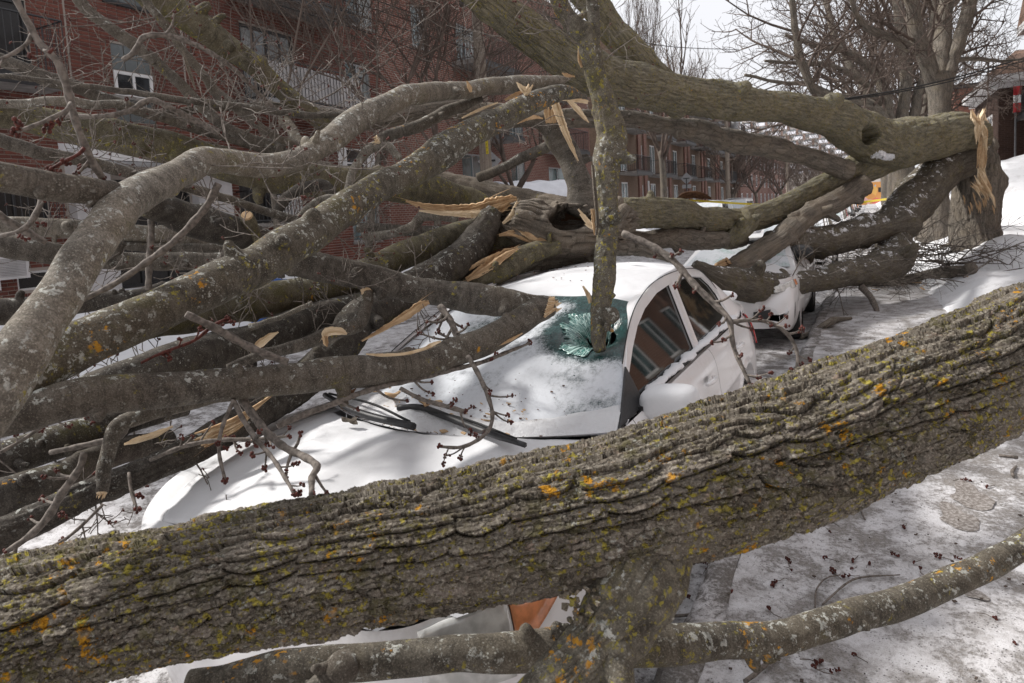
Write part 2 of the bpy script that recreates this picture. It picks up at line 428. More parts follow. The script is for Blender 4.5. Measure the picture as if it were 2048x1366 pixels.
# ================================================================== FALLEN LIMBS
LR = random.Random(11)
def W(pts):
    P = np.array([at(x, y, d) for x, y, r, d in pts]); R = np.array([r*d/F for x, y, r, d in pts]); return P, R
def tube_arrays(P, R, rpx, lump=.07, rough=0., seed=1, step=None, sides=None, knots=0, dents=(), wob_=.24):
    st = step or max(.010, .30*float(np.mean(R)))
    P, R = catmull(P, R, st)
    sL = np.concatenate([[0], np.cumsum(np.linalg.norm(np.diff(P, axis=0), axis=1))])/(float(np.mean(R))*5.5)
    wv_ = np.stack([vnoise(sL, sL*0+k*3.3, sL*0, seed+60+k)+.5*vnoise(sL*2.3, sL*0+k, sL*0, seed+70+k) for k in range(3)], -1)
    P = P+wv_*(R*wob_*np.clip(np.minimum(np.arange(len(P)), len(P)-1-np.arange(len(P)))/6., 0, 1))[:, None]
    R = R*(1+.5*wob_*vnoise(sL*.8, sL*0+9, sL*0, seed+80))
    ref = (EYEP-P[0]); ref = -ref
    T, N, B = frames(P, ref)
    k = sides or int(np.clip(rpx*1.3, 9, 56))
    a = np.arange(k+1)/k*2*math.pi
    L = np.concatenate([[0], np.cumsum(np.linalg.norm(np.diff(P, axis=0), axis=1))])
    S = L[:, None]+0*a[None]; A = a[None]+0*L[:, None]
    rm = float(np.mean(R))
    dirs = N[:, None]*np.cos(A)[..., None]+B[:, None]*np.sin(A)[..., None]
    base = P[:, None]+dirs*R[:, None, None]
    q = base/(rm*2.6)
    h = lump*R[:, None]*fbm(q[..., 0], q[..., 1], q[..., 2], 3, seed)
    q = base/(rm*9); h = h+lump*.9*R[:, None]*vnoise(q[..., 0], q[..., 1], q[..., 2], seed+9)
    if rough:
        # bark ridges running along the limb; compared on the tube's own circumference, period closed
        cx, cy = np.cos(A)*rm, np.sin(A)*rm
        wob = .35*fbm(S/(rm*1.6), cx/rm, cy/rm, 3, seed+3)
        nz_ = fbm(S/(rm*1.7), cx/(rm*.15)+wob*1.4, cy/(rm*.15), 2, seed+5)
        h = h+rough*1.7*(np.minimum(np.abs(nz_)*3.4, 1)-.7) + rough*.5*fbm(S/(rm*.35), cx/(rm*.12), cy/(rm*.12), 2, seed+6)
    rr = random.Random(seed)
    for _ in range(knots):
        s0, a0 = rr.uniform(.05, .95)*L[-1], rr.uniform(0, 6.28); w_ = rm*rr.uniform(.22, .45)
        da = (A-a0+math.pi) % (2*math.pi)-math.pi; dd = ((S-s0)**2+(da*rm)**2)/(w_*w_)
        h = h+rm*.28*np.exp(-dd)-rm*.10*np.exp(-dd*9)
    V = base+dirs*h[..., None]
    for (dx, dy, rx, ry, dep, rim) in dents:
        rel = V-EYEP; z = rel@FWD; u = PPX+F*(rel@CX)/z; v = PPY-F*(rel@CY)/z
        near = (dirs@(-FWD)) > -.25
        e = np.sqrt(((u-dx)/rx)**2+((v-dy)/ry)**2); e = e*(1+.16*vnoise(u/9., v/7., u*0, seed+31))
        push = dep*(1-sstep(.72, 1.0, e))*near
        lip = rim*np.exp(-((e-1.12)/.2)**2)*near
        V = V+FWD*push[..., None]+dirs*lip[..., None]
    uv = np.stack([A*rm, S], -1)
    n = len(P); i = np.arange(n-1)[:, None]*(k+1); j = np.arange(k)[None]
    Q = np.stack([i+j, i+j+1, i+k+1+j+1, i+k+1+j], -1).reshape(-1, 4)
    V = V.reshape(-1, 3); uv = uv.reshape(-1, 2)
    m0 = len(V); V = np.vstack([V, P[0]-T[0]*R[0]*.25, P[-1]+T[-1]*R[-1]*.25]); uv = np.vstack([uv, [0, 0], [0, L[-1]]])
    Tt = [(m0, jj+1, jj) for jj in range(k)]+[(m0+1, (n-1)*(k+1)+jj, (n-1)*(k+1)+jj+1) for jj in range(k)]
    return V, Q, Tt, uv, (P, R, T, N, B)

LIMB = {}
def limb(key, name, label, mat, pts, parent=None, cat='fallen limb', lump=.07, rough=0., seed=None, knots=1, dents=(), group=None, step=None, sides=None, kind=None, stubs=None):
    P, R = W(pts); seed = seed or (sum(map(ord, key))*7) % 997
    V, Q, T, uv, fr = tube_arrays(P, R, max(p[2] for p in pts), lump, rough, seed, knots=knots, dents=dents, step=step, sides=sides)
    org = P[0] if parent is None else np.array(parent.location)
    me = mesh_np(name, V-org, Q, T, uv, mats=[M[mat]])
    o = link(name, me, parent, loc=org if parent is None else None)
    if parent is None: tag(o, label, cat, group, kind)
    LIMB[key] = (o, fr)
    rm = float(np.median(P[:, 0]*0+np.mean(R))); rpx = max(p[2] for p in pts)
    if rpx >= 13 and stubs != 0:
        rr = random.Random(seed+3); PP, RR, TT, NN, BB = fr; root = o if parent is None else parent
        for k in range(stubs or (2 if rpx < 22 else 3)):
            i = int(len(PP)*rr.uniform(.12, .9)); a = math.pi+rr.uniform(-1.7, 1.7); d = NN[i]*math.cos(a)+BB[i]*math.sin(a)+TT[i]*rr.uniform(-.5, .5); d /= np.linalg.norm(d)
            r0 = RR[i]*rr.uniform(.22, .42); L = RR[i]*rr.uniform(.25, 1.1); q0 = PP[i]+d*RR[i]*.55
            sp_ = np.array([q0, q0+d*RR[i]*.45, PP[i]+d*(RR[i]+L*.6), PP[i]+d*(RR[i]+L)+TT[i]*L*.2]); sr = np.array([r0*1.75, r0*1.25, r0, r0*.72])
            v_, q_, t_, uv_, f_ = tube_arrays(sp_, sr, 16, .16, 0, seed+k+50, knots=0, step=max(.006, r0*.35), sides=16)
            so_ = link('side_stub', mesh_np('side_stub', v_-np.array(root.location), q_, t_, uv_, mats=[M[mat]]), root)
    return o

def broken(key, end, n=14, ln=1.2, mat='wood_pale', name='broken_end'):
    "torn fibres standing out of a snapped end"
    o, (P, R, T, N, B) = LIMB[key]; i = 0 if end == 0 else -1
    d = -T[0] if end == 0 else T[-1]; r = R[i]; c = P[i]
    rr = random.Random(len(key)*31+n); b = MB()
    b.tube([c-d*r*.3, c+d*r*.22], [r*.93, r*.80], 12)
    for k in range(n):
        a = rr.uniform(0, 6.28); q = r*math.sqrt(rr.random())*.85; s_ = c+(N[i]*math.cos(a)+B[i]*math.sin(a))*q
        L = r*ln*rr.uniform(.3, 1.0); w_ = r*rr.uniform(.10, .24); e = s_+d*L+_v(rr.uniform(-1, 1), rr.uniform(-1, 1), rr.uniform(-1, 1))*r*.18
        b.tube([s_-d*r*.2, s_*.5+e*.5, e], [w_, w_*.8, w_*.08], 4)
    root = o if o.parent is None else o.parent
    b.obj(name, M[mat], root)

def shard(name, pts, mat='wood_pale', parent=None, label=None, cat='splinter', tilt=.3, fib=7, thick=.25, seed=1, group=None):
    "flat split of wood: pts (x, y, halfwidth_px, depth)"
    P, Wd = W(pts); rr = np.random.default_rng(seed)
    P, Wd = catmull(P, Wd, max(.008, float(Wd.mean())*.5))
    T = np.gradient(P, axis=0); T /= np.linalg.norm(T, axis=1)[:, None]
    view = P-EYEP; view /= np.linalg.norm(view, axis=1)[:, None]
    S = np.cross(T, view); S /= np.linalg.norm(S, axis=1)[:, None]; Nn = np.cross(S, T)
    S2 = S*math.cos(tilt)+Nn*math.sin(tilt); N2 = np.cross(S2, T)
    f = np.linspace(-1, 1, fib); jz = rr.uniform(-1, 1, fib)*.34; n = len(P)
    jit = 1+rr.uniform(-.16, .16, (n, 1))
    fr = P[:, None]+S2[:, None]*(f[None, :, None]*(Wd[:, None]*jit)[..., None])+N2[:, None]*((jz[None]+rr.uniform(-.05, .05, (n, fib)))*Wd[:, None])[..., None]
    bk = P[:, None]+S2[:, None]*(f[None, ::-1, None]*(Wd*.92)[:, None, None])+N2[:, None]*((thick*Wd)[:, None]+.004)[..., None]
    ring = np.concatenate([fr, bk, fr[:, :1]], 1)
    uv = np.stack(np.broadcast_arrays((np.concatenate([f, f[::-1], f[:1]])*float(Wd.mean()))[None], np.arange(n)[:, None]*.01), -1)
    b = MB(); b.grid(ring, uv)
    k = ring.shape[1]
    for e in (0, -1):
        c = ring[e].mean(0); idx = [(i, i+1, k) if e else (i+1, i, k) for i in range(k-1)]; b.add(np.vstack([ring[e], c]), None, idx)
    q_ = random.Random(seed*7+1); Lt = float(np.linalg.norm(np.diff(P, axis=0), axis=1).sum())
    for _ in range(int(np.clip(len(P)*.5, 4, 16))):        # stringy fibres lifting off the split
        i = int(q_.uniform(.1, .9)*(n-1)); sg = q_.uniform(-.95, .95); dr = q_.choice((-1, 1)); st_ = P[i]+S2[i]*Wd[i]*sg; Lf = Lt*q_.uniform(.10, .32); r_ = max(.0006, float(Wd.mean())*q_.uniform(.03, .09))
        e_ = st_+T[i]*dr*Lf+S2[i]*Wd[i]*q_.uniform(-.5, .5)+N2[i]*(-Wd[i]*q_.uniform(.05, .7)); b.tube([st_, st_*.5+e_*.5-N2[i]*Wd[i]*.1, e_], [r_, r_*.8, r_*.25], 4)
    if parent is None:
        o = b.obj(name, M[mat], None, loc=tuple(P[0])); tag(o, label, cat, group); return o
    return b.obj(name, M[mat], parent)

ICO = None
def ico():
    global ICO
    if ICO is None:
        bm = bmesh.new(); bmesh.ops.create_icosphere(bm, subdivisions=1, radius=1); bm.verts.ensure_lookup_table()
        ICO = (np.array([v.co[:] for v in bm.verts]), np.array([[v.index for v in f.verts] for f in bm.faces])); bm.free()
    return ICO
def buds_at(mb, p, r, rr, n=5):
    V, T = ico()
    for k in range(n):
        o = _v(rr.gauss(0, 1), rr.gauss(0, 1), rr.gauss(0, 1)); o = o/np.linalg.norm(o)*r*1.05
        s_ = r*rr.uniform(.5, .85); mb.add(V*_v(s_, s_, s_*1.15)+p+o, None, T)

def twig(key, name, label, pts, side=6, slen=.16, buds=True, mat='twig', parent=None, cat='twig', seed=3, group=None, budr=.0066, spread=.9):
    "hand-placed twig with short opposite side shoots and bud clusters"
    P, R = W(pts); P, R = catmull(P, R, .02); rr = random.Random(seed)
    b, bb = MB(), MB(); b.tube(P, R*(1+.12*np.sin(np.arange(len(P))*1.7)), 8)
    T = np.gradient(P, axis=0); T /= np.linalg.norm(T, axis=1)[:, None]
    for k in range(side):
        i = int(len(P)*(.15+.85*(k+.5)/side)*.99); i = min(i, len(P)-2)
        for sg in ((-1, 1) if rr.random() < .45 else (rr.choice((-1, 1)),)):
            q = _v(rr.gauss(0, 1), rr.gauss(0, 1), rr.gauss(0, .8)); q -= T[i]*(q@T[i]); q /= np.linalg.norm(q)+1e-9
            d = T[i]*(1-.5*spread)+q*spread*sg; d /= np.linalg.norm(d); L = slen*rr.uniform(.35, 1.1)
            r0 = max(float(R[i])*.5, .0016); p0 = P[i]; mid = p0+d*L*.5+_v(0, 0, -.02*L); tip = p0+d*L*.95+_v(rr.gauss(0, .1)*L, rr.gauss(0, .1)*L, .10*L)
            b.tube([p0, mid, tip], [r0, r0*.8, r0*.6], 6, step=.02)
            if buds:
                buds_at(bb, tip, budr, rr, 6)
                if rr.random() < .5: buds_at(bb, mid*.5+tip*.5, budr*.8, rr, 4)
    if buds: buds_at(bb, P[-1], budr*1.1, rr, 7)
    def soft(x): x['kind'] = 'stuff'; return x
    if parent is None:
        o = b.obj(name, M[mat], None, smooth=True, loc=tuple(P[0])); tag(o, label, cat, group)
        if bb.n: soft(bb.obj('buds', M['bud'], o, smooth=True))
    else:
        o = b.obj(name, M[mat], parent, smooth=True)
        if bb.n: soft(bb.obj('buds', M['bud'], parent, smooth=True))
    return o

def grow(rr, p, d, L, r, lev, out, curv=.25, up=.15, kids=(5, 4, 3), spread=.8, rmin=.0022, ratio=.58):
    n = max(3, int(5-lev)+2); pts = [p]; q = p.copy(); dd = d/np.linalg.norm(d)
    for k in range(n):
        dd = dd+_v(rr.gauss(0, curv), rr.gauss(0, curv), rr.gauss(0, curv)+up)*(1.0/n)*2; dd /= np.linalg.norm(dd); q = q+dd*L/n; pts.append(q)
    pts = np.array(pts); rad = np.maximum(r*(1-.65*np.linspace(0, 1, n+1)), rmin)
    out.append((pts, rad, lev))
    if lev < len(kids):
        for k in range(kids[lev]):
            t = (.22+.78*(k+rr.random())/kids[lev])*n; i = min(int(t), n-1); f = t-i; s0 = pts[i]*(1-f)+pts[i+1]*f
            tg = pts[i+1]-pts[i]; tg /= np.linalg.norm(tg); s_ = _v(rr.gauss(0, 1), rr.gauss(0, 1), rr.gauss(0, 1)); s_ -= tg*(s_@tg); s_ /= np.linalg.norm(s_)+1e-9
            grow(rr, s0, tg*.75+s_*spread, L*ratio*rr.uniform(.6, 1.1), max(r*.5, rmin), lev+1, out, curv, up, kids, spread, rmin, ratio)
    return out
def tubes_obj(lines, name, mat, parent=None, loc=None, base=7, buds=None, seed=1):
    b = MB(); bb = MB(); rr = random.Random(seed)
    for pts, rad, lev in lines:
        b.tube(pts, rad, max(3, base-2*lev), cap=False)
        if buds and lev >= buds[0] and rr.random() < buds[2]: buds_at(bb, pts[-1], buds[1], rr, 4)
    o = b.obj(name, M[mat], parent, smooth=True, loc=loc)
    if parent is not None: o['kind'] = 'stuff'
    if bb.n: q = bb.obj('buds', M['bud'], parent if parent is not None else o, smooth=True); q['kind'] = 'stuff'
    return o
def spray(key, n, L, seed, t0=.1, t1=.95, r=.007, kids=(5, 3), up=.1, spread=.8, buds=(1, .0065, .3), dirb=None, curv=.35):
    "procedural twigs standing off a limb, as its part"
    o, (P, R, T, N, B) = LIMB[key]; rr = random.Random(seed); lines = []
    for k in range(n):
        i = int(len(P)*(t0+(t1-t0)*(k+rr.random())/n)); i = min(max(i, 0), len(P)-1); a = rr.uniform(0, 6.28)
        d = T[i]*rr.uniform(-.3, .6)+N[i]*math.cos(a)+B[i]*math.sin(a)
        if dirb is not None: d = d*.6+np.array(dirb)
        grow(rr, P[i], d, L*rr.uniform(.6, 1.15), r*rr.uniform(.7, 1.2), 0, lines, curv, up, kids, spread, .0021)
    root = o if o.parent is None else o.parent
    tubes_obj(lines, 'twigs', 'twig', root, buds=buds, seed=seed)

# ================================================================== SETTING
def brick_mats():
    s = NT('brick face'); oi = s.n('ObjectInfo'); r = s.math('FRACT', s.math('ADD', oi.outputs['Random'], s.attr('rnd')))
    ob = s.tc.outputs['Object']; n = s.noise(ob, 26, 5, .7); big = s.noise(s.n('NewGeometry').outputs['Position'], .35, 4)
    c = s.ramp(r, [(0, (.110, .044, .034)), (.35, (.155, .057, .043)), (.7, (.190, .072, .053)), (1, (.125, .050, .042))])
    c = s.mix(s.step(n, .4, .75, 0, .5), c, (.068, .034, .03)); c = s.mix(s.step(big, .45, .7, 0, .3), c, (.08, .045, .04))
    M['brick'] = s.fin(c, .88, s.bump(n, .4, .004), spec=.2)
    def tex(name, c1, c2, mort, sc=1.0, ax='YZ', w=.21, h=.075, msz=.011):
        s = NT(name); g = s.n('NewGeometry'); x = s.n('SeparateXYZ'); s.l(g.outputs['Position'], x.inputs[0])
        cb = s.n('CombineXYZ'); hor = s.math('ADD', x.outputs[0], x.outputs[1]); s.l(hor, cb.inputs[0]); s.l(x.outputs[2], cb.inputs[1])
        b = s.n('TexBrick'); s.l(cb.outputs[0], b.inputs[0]); b.inputs['Scale'].default_value = 1
        b.inputs['Brick Width'].default_value = w; b.inputs['Row Height'].default_value = h; b.inputs['Mortar Size'].default_value = msz*.6; b.inputs['Mortar Smooth'].default_value = .3
        b.inputs['Color1'].default_value = (*c1, 1); b.inputs['Color2'].default_value = (*c2, 1); b.inputs['Mortar'].default_value = (*mort, 1); b.inputs['Bias'].default_value = -.1
        n = s.noise(g.outputs['Position'], .5, 5); n2 = s.noise(g.outputs['Position'], 9, 4)
        c = s.mix(s.step(n, .4, .7, 0, .35), b.outputs['Color'], tuple(q*.6 for q in c1)); c = s.mix(s.step(n2, .45, .75, 0, .35), c, tuple(q*.55 for q in c1))
        M[name] = s.fin(c, .9, s.bump(b.outputs['Fac'], -.5, .006), spec=.2)
    tex('brick_tex', (.150, .058, .043), (.185, .074, .054), (.27, .23, .20), msz=.018)
    tex('brick_orange', (.17, .082, .055), (.135, .064, .045), (.26, .20, .16))
    tex('brick_brown', (.135, .088, .062), (.17, .115, .082), (.20, .165, .14))
    tex('brick_dark', (.052, .030, .024), (.075, .042, .032), (.10, .075, .062))
    tex('brick_red_far', (.25, .105, .075), (.21, .088, .065), (.32, .22, .18))
    tex('shingle', (.20, .125, .09), (.15, .10, .08), (.07, .05, .045), w=.35, h=.16, msz=.015)
    tex('stone_tan', (.23, .19, .16), (.19, .155, .13), (.16, .14, .12), w=.5, h=.24, msz=.012)
    s = NT('mortar'); n = s.noise(s.tc.outputs['Object'], 30, 4)
    M['mortar'] = s.fin(s.mix(n, (.30, .265, .235), (.42, .37, .33)), .95, s.bump(n, .3, .005), spec=.1)
brick_mats()
M['white_paint'] = plain('white painted trim', (.68, .67, .67), .55, nscale=6, namt=.05)
M['white_wall'] = plain('off white rendered wall', (.50, .48, .48), .8, nscale=2.2, namt=.10, bump=.15)
M['concrete'] = plain('grey concrete', (.24, .225, .21), .9, nscale=5, namt=.15, bump=.2)
M['black_metal'] = plain('black painted metal', (.022, .022, .024), .5)
M['grey_metal'] = plain('dull grey metal', (.33, .335, .345), .45, metal=.6)
M['curtain'] = plain('pale curtain', (.30, .30, .29), .9, nscale=3)
M['dark_door'] = plain('dark door glass', (.022, .020, .020), .25)
M['pole_wood'] = wood_mat('weathered pole wood', (.19, .155, .125), (.31, .265, .22), (.14, .11, .09), (18, 1.2))
def glass_mat(name, col, rough=.08, spec=.9):
    s = NT(name); ob = s.n('NewGeometry').outputs['Position']; n = s.noise(ob, 1.3, 3)
    c = s.mix(s.step(n, .4, .62), tuple(x*.55 for x in col), tuple(x*1.3 for x in col))
    return s.fin(c, rough, spec=spec)
M['pane'] = glass_mat('window glass', (.035, .04, .045))
M['pane_teal'] = glass_mat('teal tinted window glass', (.07, .11, .115))
s = NT('ribbed glass block'); wv = s.n('TexWave', wave_type='BANDS', bands_direction='Y'); s.l(s.n('NewGeometry').outputs['Position'], wv.inputs[0]); wv.inputs['Scale'].default_value = 12
M['glass_block'] = s.fin(s.mix(wv.outputs['Fac'], (.075, .088, .092), (.135, .15, .152)), .2, s.bump(wv.outputs['Fac'], .4, .01), spec=.7)

# ---- ground, road, pavement, snow bank
def heightfield(name, xs, ys, fn, mat):
    X, Y = np.meshgrid(xs, ys); Z = fn(X, Y)
    b = MB(); b.grid(np.stack([X, Y, Z], -1)); o = link(name, b.mesh(name, mat, True)); tag(o, kind='structure'); return o
b = MB(); n = 40
G = np.zeros((2, 2, 3)); G[0, 0] = (-900, -400, -.06); G[0, 1] = (900, -400, -.06); G[1, 0] = (-900, 1500, -.06); G[1, 1] = (900, 1500, -.06)
b.grid(G); tag(b.obj('ground', M['ground']), kind='structure')
def geo(a, c, n, p=1.8): return a+(c-a)*(np.linspace(0, 1, n)**p)
ysr = np.concatenate([np.linspace(-6, 30, 260), np.linspace(30.4, 320, 60)])
heightfield('road', np.concatenate([np.linspace(-9.2, -3.2, 40), np.linspace(-3.1, -.72, 50)]), ysr,
            lambda X, Y: .012*fbm(X*2.5, Y*2.5, X*0, 4, 3)*(Y < 40)+.0, M['road'])
PVR = .95
heightfield('pavement', np.linspace(-.575, PVR+.4, 60), ysr,
            lambda X, Y: .125+.010*fbm(X*2.2, Y*1.6, X*0, 4, 9)*(Y < 40)+.004*vnoise(X*18, Y*18, X*0, 2)*(Y < 25), M['pavement'])
# kerb: rounded stone edge, worn and half iced, cast in lengths
kb = empty('kerb', (-.64, 0, 0)); tag(kb, kind='structure')
rng = random.Random(4)
for k in range(26):
    y0, y1 = -2+k*1.5, -2+(k+1)*1.5-.012
    prof = [(-.095, -.05), (-.088, .06), (-.07, .105), (-.035, .126), (.075, .130), (.08, -.05)]
    yy = np.linspace(y0, y1, 16); g = []
    for (px, pz) in prof:
        g.append([(px-.64+.012*math.sin(y*5+px*9)+.006*rng.uniform(-1, 1), y, pz+.006*rng.uniform(-1, 1)) for y in yy])
    b = MB(); b.grid(np.array(g).transpose(1, 0, 2)[:, ::-1]); b.obj('kerb_stone', M['kerb'], kb, smooth=True)
def bank(X, Y):
    z = .125 + .36*sstep(PVR-.15, 1.75, X) + .2*sstep(1.7, 2.6, X) + 2.15*sstep(2.4, 4.3, X)*sstep(24, 31, Y) + .25*sstep(4, 6, X)
    z = z + .09*fbm(X*.9, Y*.7, X*0, 4, 21)*sstep(PVR, 1.6, X) + .018*fbm(X*6, Y*6, X*0, 3, 22)*(Y < 45)
    return z - .02*(X < PVR)
bank_o = heightfield('snow_bank', np.concatenate([np.linspace(PVR-.1, 3, 70), np.linspace(3.08, 14, 50)]), np.concatenate([np.linspace(1, 34, 240), np.linspace(34.5, 200, 60)]), bank, M['snow_bank'])
def yard(X, Y): return .10+.62*sstep(-10.2, -13.2, X)+.10*fbm(X*.6, Y*.5, X*0, 4, 31)+.0
heightfield('snowy_yard', np.linspace(-14.05, -9.1, 50), np.concatenate([np.linspace(-4, 60, 160), np.linspace(61, 320, 40)]), yard, M['snow'])

# ---- buildings
def facade(parent, x, ylim, zlim, holes, mat, depth=.13, name='wall', nx=1):
    ys = sorted({*ylim, *[h[0] for h in holes], *[h[1] for h in holes]}); zs = sorted({*zlim, *[h[2] for h in holes], *[h[3] for h in holes]})
    ys = [y for y in ys if ylim[0] <= y <= ylim[1]]; zs = [z for z in zs if zlim[0] <= z <= zlim[1]]
    b = MB()
    for i in range(len(ys)-1):
        run = None
        for j in range(len(zs)-1):
            yc, zc = (ys[i]+ys[i+1])/2, (zs[j]+zs[j+1])/2
            if any(h[0] < yc < h[1] and h[2] < zc < h[3] for h in holes): continue
            b.add([(x, ys[i], zs[j]), (x, ys[i+1], zs[j]), (x, ys[i+1], zs[j+1]), (x, ys[i], zs[j+1])], [(0, 1, 2, 3)] if nx > 0 else [(3, 2, 1, 0)])
    xb = x-depth*nx
    for (a, c, d, e) in holes:
        b.add([(x, a, d), (xb, a, d), (xb, a, e), (x, a, e)], [(0, 1, 2, 3)]); b.add([(x, c, d), (xb, c, d), (xb, c, e), (x, c, e)], [(3, 2, 1, 0)])
        b.add([(x, a, d), (x, c, d), (xb, c, d), (xb, a, d)], [(0, 1, 2, 3)]); b.add([(x, a, e), (x, c, e), (xb, c, e), (xb, a, e)], [(3, 2, 1, 0)])
    # body behind the face
    b.add([(x, ylim[0], zlim[0]), (x-9*nx, ylim[0], zlim[0]), (x-9*nx, ylim[0], zlim[1]), (x, ylim[0], zlim[1])], [(0, 1, 2, 3)])
    b.add([(x, ylim[1], zlim[0]), (x-9*nx, ylim[1], zlim[0]), (x-9*nx, ylim[1], zlim[1]), (x, ylim[1], zlim[1])], [(3, 2, 1, 0)])
    b.add([(x, ylim[0], zlim[1]), (x-9*nx, ylim[0], zlim[1]), (x-9*nx, ylim[1], zlim[1]), (x, ylim[1], zlim[1])], [(0, 1, 2, 3)])
    b.add([(x-9*nx, ylim[0], zlim[0]), (x-9*nx, ylim[1], zlim[0]), (x-9*nx, ylim[1], zlim[1]), (x-9*nx, ylim[0], zlim[1])], [(0, 1, 2, 3)])
    return b.obj(name, mat, parent)

def window(parent, x, h, frame='white_paint', pane='pane', mull=(1, 0), fw=.055, sill=True, nx=1, depth=.09, curtain=None):
    y0, y1, z0, z1 = h; xf = x-depth*nx
    b = MB(); t = .05*nx
    def bar(a, c, d, e): b.box((min(xf, xf+t), a, d), (max(xf, xf+t), c, e))
    bar(y0, y0+fw, z0, z1); bar(y1-fw, y1, z0, z1); bar(y0+fw, y1-fw, z1-fw, z1); bar(y0+fw, y1-fw, z0, z0+fw)
    for k in range(1, mull[0]+1):
        yc = y0+(y1-y0)*k/(mull[0]+1); bar(yc-fw*.4, yc+fw*.4, z0+fw, z1-fw)
    for k in range(1, mull[1]+1):
        zc = z0+(z1-z0)*k/(mull[1]+1); bar(y0+fw, y1-fw, zc-fw*.4, zc+fw*.4)
    wn = b.obj('window', M[frame], parent)
    p = MB(); p.box((min(xf-.02*nx, xf+.012*nx), y0+fw*.5, z0+fw*.5), (max(xf-.02*nx, xf+.012*nx), y1-fw*.5, z1-fw*.5)); p.obj('pane', M[pane], wn)
    if curtain:
        for (a, c) in curtain:
            q = MB(); ya = y0+(y1-y0)*a; yc = y0+(y1-y0)*c; yy = np.linspace(ya, yc, 24)
            g = [[(xf+.014*nx+.006*nx*math.sin(k*2.1), yv, zz) for k, yv in enumerate(yy)] for zz in (z0+fw, z1-fw)]
            q.grid(np.array(g)); q.obj('curtain', M['curtain'], wn)
    if sill:
        q = MB(); q.box((min(x-.1*nx, x+.05*nx), y0-.06, z0-.07), (max(x-.1*nx, x+.05*nx), y1+.06, z0-.002)); q.obj('sill', M['concrete'], wn)
    return wn

def glass_blocks(parent, x, h, ny, nz, nx=1):
    y0, y1, z0, z1 = h; dy, dz = (y1-y0)/ny, (z1-z0)/nz
    q = MB(); q.box((x-.1, y0, z0), (x-.045, y1, z1)); g = q.obj('glass_block_panel', M['mortar'], parent)
    me = None
    for i in range(ny):
        for j in range(nz):
            c = (x-.042, y0+dy*(i+.5), z0+dz*(j+.5))
            if me is None:
                m = MB(); m.box((-.02, -dy/2+.012, -dz/2+.012), (.02, dy/2-.012, dz/2-.012)); me = m.mesh('glass_block', M['glass_block'])
            link('glass_block', me, g, np.array(c)-np.array(parent.location))

def railing(parent, x0, x1, y0, y1, z0, z1, mat='black_metal', gap=.12, name='railing', bal=.009):
    b = MB()
    def rail(p, q, r):
        p, q = np.array(p), np.array(q); b.tube([p, q], [r, r], 4)
    for z in (z0+.06, z1):
        rail((x1, y0, z), (x1, y1, z), .018); rail((x0, y0, z), (x1, y0, z), .018); rail((x0, y1, z), (x1, y1, z), .018)
    k = max(2, int((y1-y0)/gap))
    for i in range(k+1): y = y0+(y1-y0)*i/k; rail((x1, y, z0), (x1, y, z1), bal)
    k = max(2, int(abs(x1-x0)/gap))
    for i in range(k):
        xx = x0+(x1-x0)*i/k; rail((xx, y0, z0), (xx, y0, z1), bal); rail((xx, y1, z0), (xx, y1, z1), bal)
    return b.obj(name, M[mat], parent)
def balcony(parent, x, y0, y1, z, out=1.1, h=1.0, nx=1, panel=None, snow=True):
    b = MB(); xo = x+out*nx
    b.box((min(x-.02, xo), y0, z-.16), (max(x-.02, xo), y1, z)); sl = b.obj('balcony_slab', M['concrete'], parent)
    fa = MB(); fa.box((min(xo, xo+.03*nx), y0-.02, z-.2), (max(xo, xo+.03*nx), y1+.02, z+.01)); fa.obj('slab_edge', M['black_metal' if panel is None else 'grey_metal'], parent)
    r = railing(parent, x, xo-.03*nx, y0+.03, y1-.03, z, z+h)
    if panel:
        p = MB(); p.box((min(xo-.06*nx, xo-.045*nx), y0+.06, z+.1), (max(xo-.06*nx, xo-.045*nx), y1-.06, z+h-.08)); p.obj('balcony_panel', M[panel], parent)
    return sl

# --- near apartment block on the left
XA = -14.0
A = empty('apartment_block', (XA, 16, 0)); tag(A, 'long dark red brick apartment block filling the left background behind the fallen limbs', 'building')
HA = dict(
    white=(9.18, 10.05, 4.82, 5.33), upblk=(9.18, 10.05, 5.35, 5.90), loblk=(9.18, 10.05, 4.28, 4.80), topblk=(9.18, 10.05, 6.78, 8.2),
    door2=(12.6, 14.4, 5.05, 7.05), door1l=(5.9, 7.6, 4.85, 6.35), door3=(12.6, 14.4, 7.75, 9.6),
    entr=(8.75, 10.75, .75, 3.05), lw=(5.9, 7.6, 2.0, 3.15), rwin=(12.15, 13.9, 2.0, 3.05), shw=(16.25, 17.15, 3.25, 4.15),
    w2=(16.75, 17.95, 7.95, 9.4), w4=(16.5, 17.6, 5.3, 6.75), w3=(20.1, 21.1, 7.9, 9.3), w5=(20.1, 21.1, 5.2, 6.6), w7=(20.1, 21.1, 2.9, 4.2), w6=(22.9, 24.6, 3.0, 4.35),
    w8=(23.0, 24.5, 5.2, 6.9), w9=(27, 28.4, 5.2, 6.8), w10=(27, 28.4, 2.6, 4.2), w11=(23.0, 24.5, 7.9, 9.3), w12=(16.3, 17.6, 1.3, 2.4), w13=(31.0, 33.2, 2.3, 4.1), w14=(34.2, 35.6, 2.3, 4.0), w15=(31, 33, 5, 6.7), bas=(6.9, 8.0, .95, 1.3))
hl = list(HA.values())
YB = 18.2
facade(A, XA-.008, (1.5, YB), (.0, 12.2), [h for h in hl if h[1] < YB], M['mortar'])
facade(A, XA, (YB, 36.8), (.0, 12.2), [h for h in hl if h[0] > YB], M['brick_tex'])
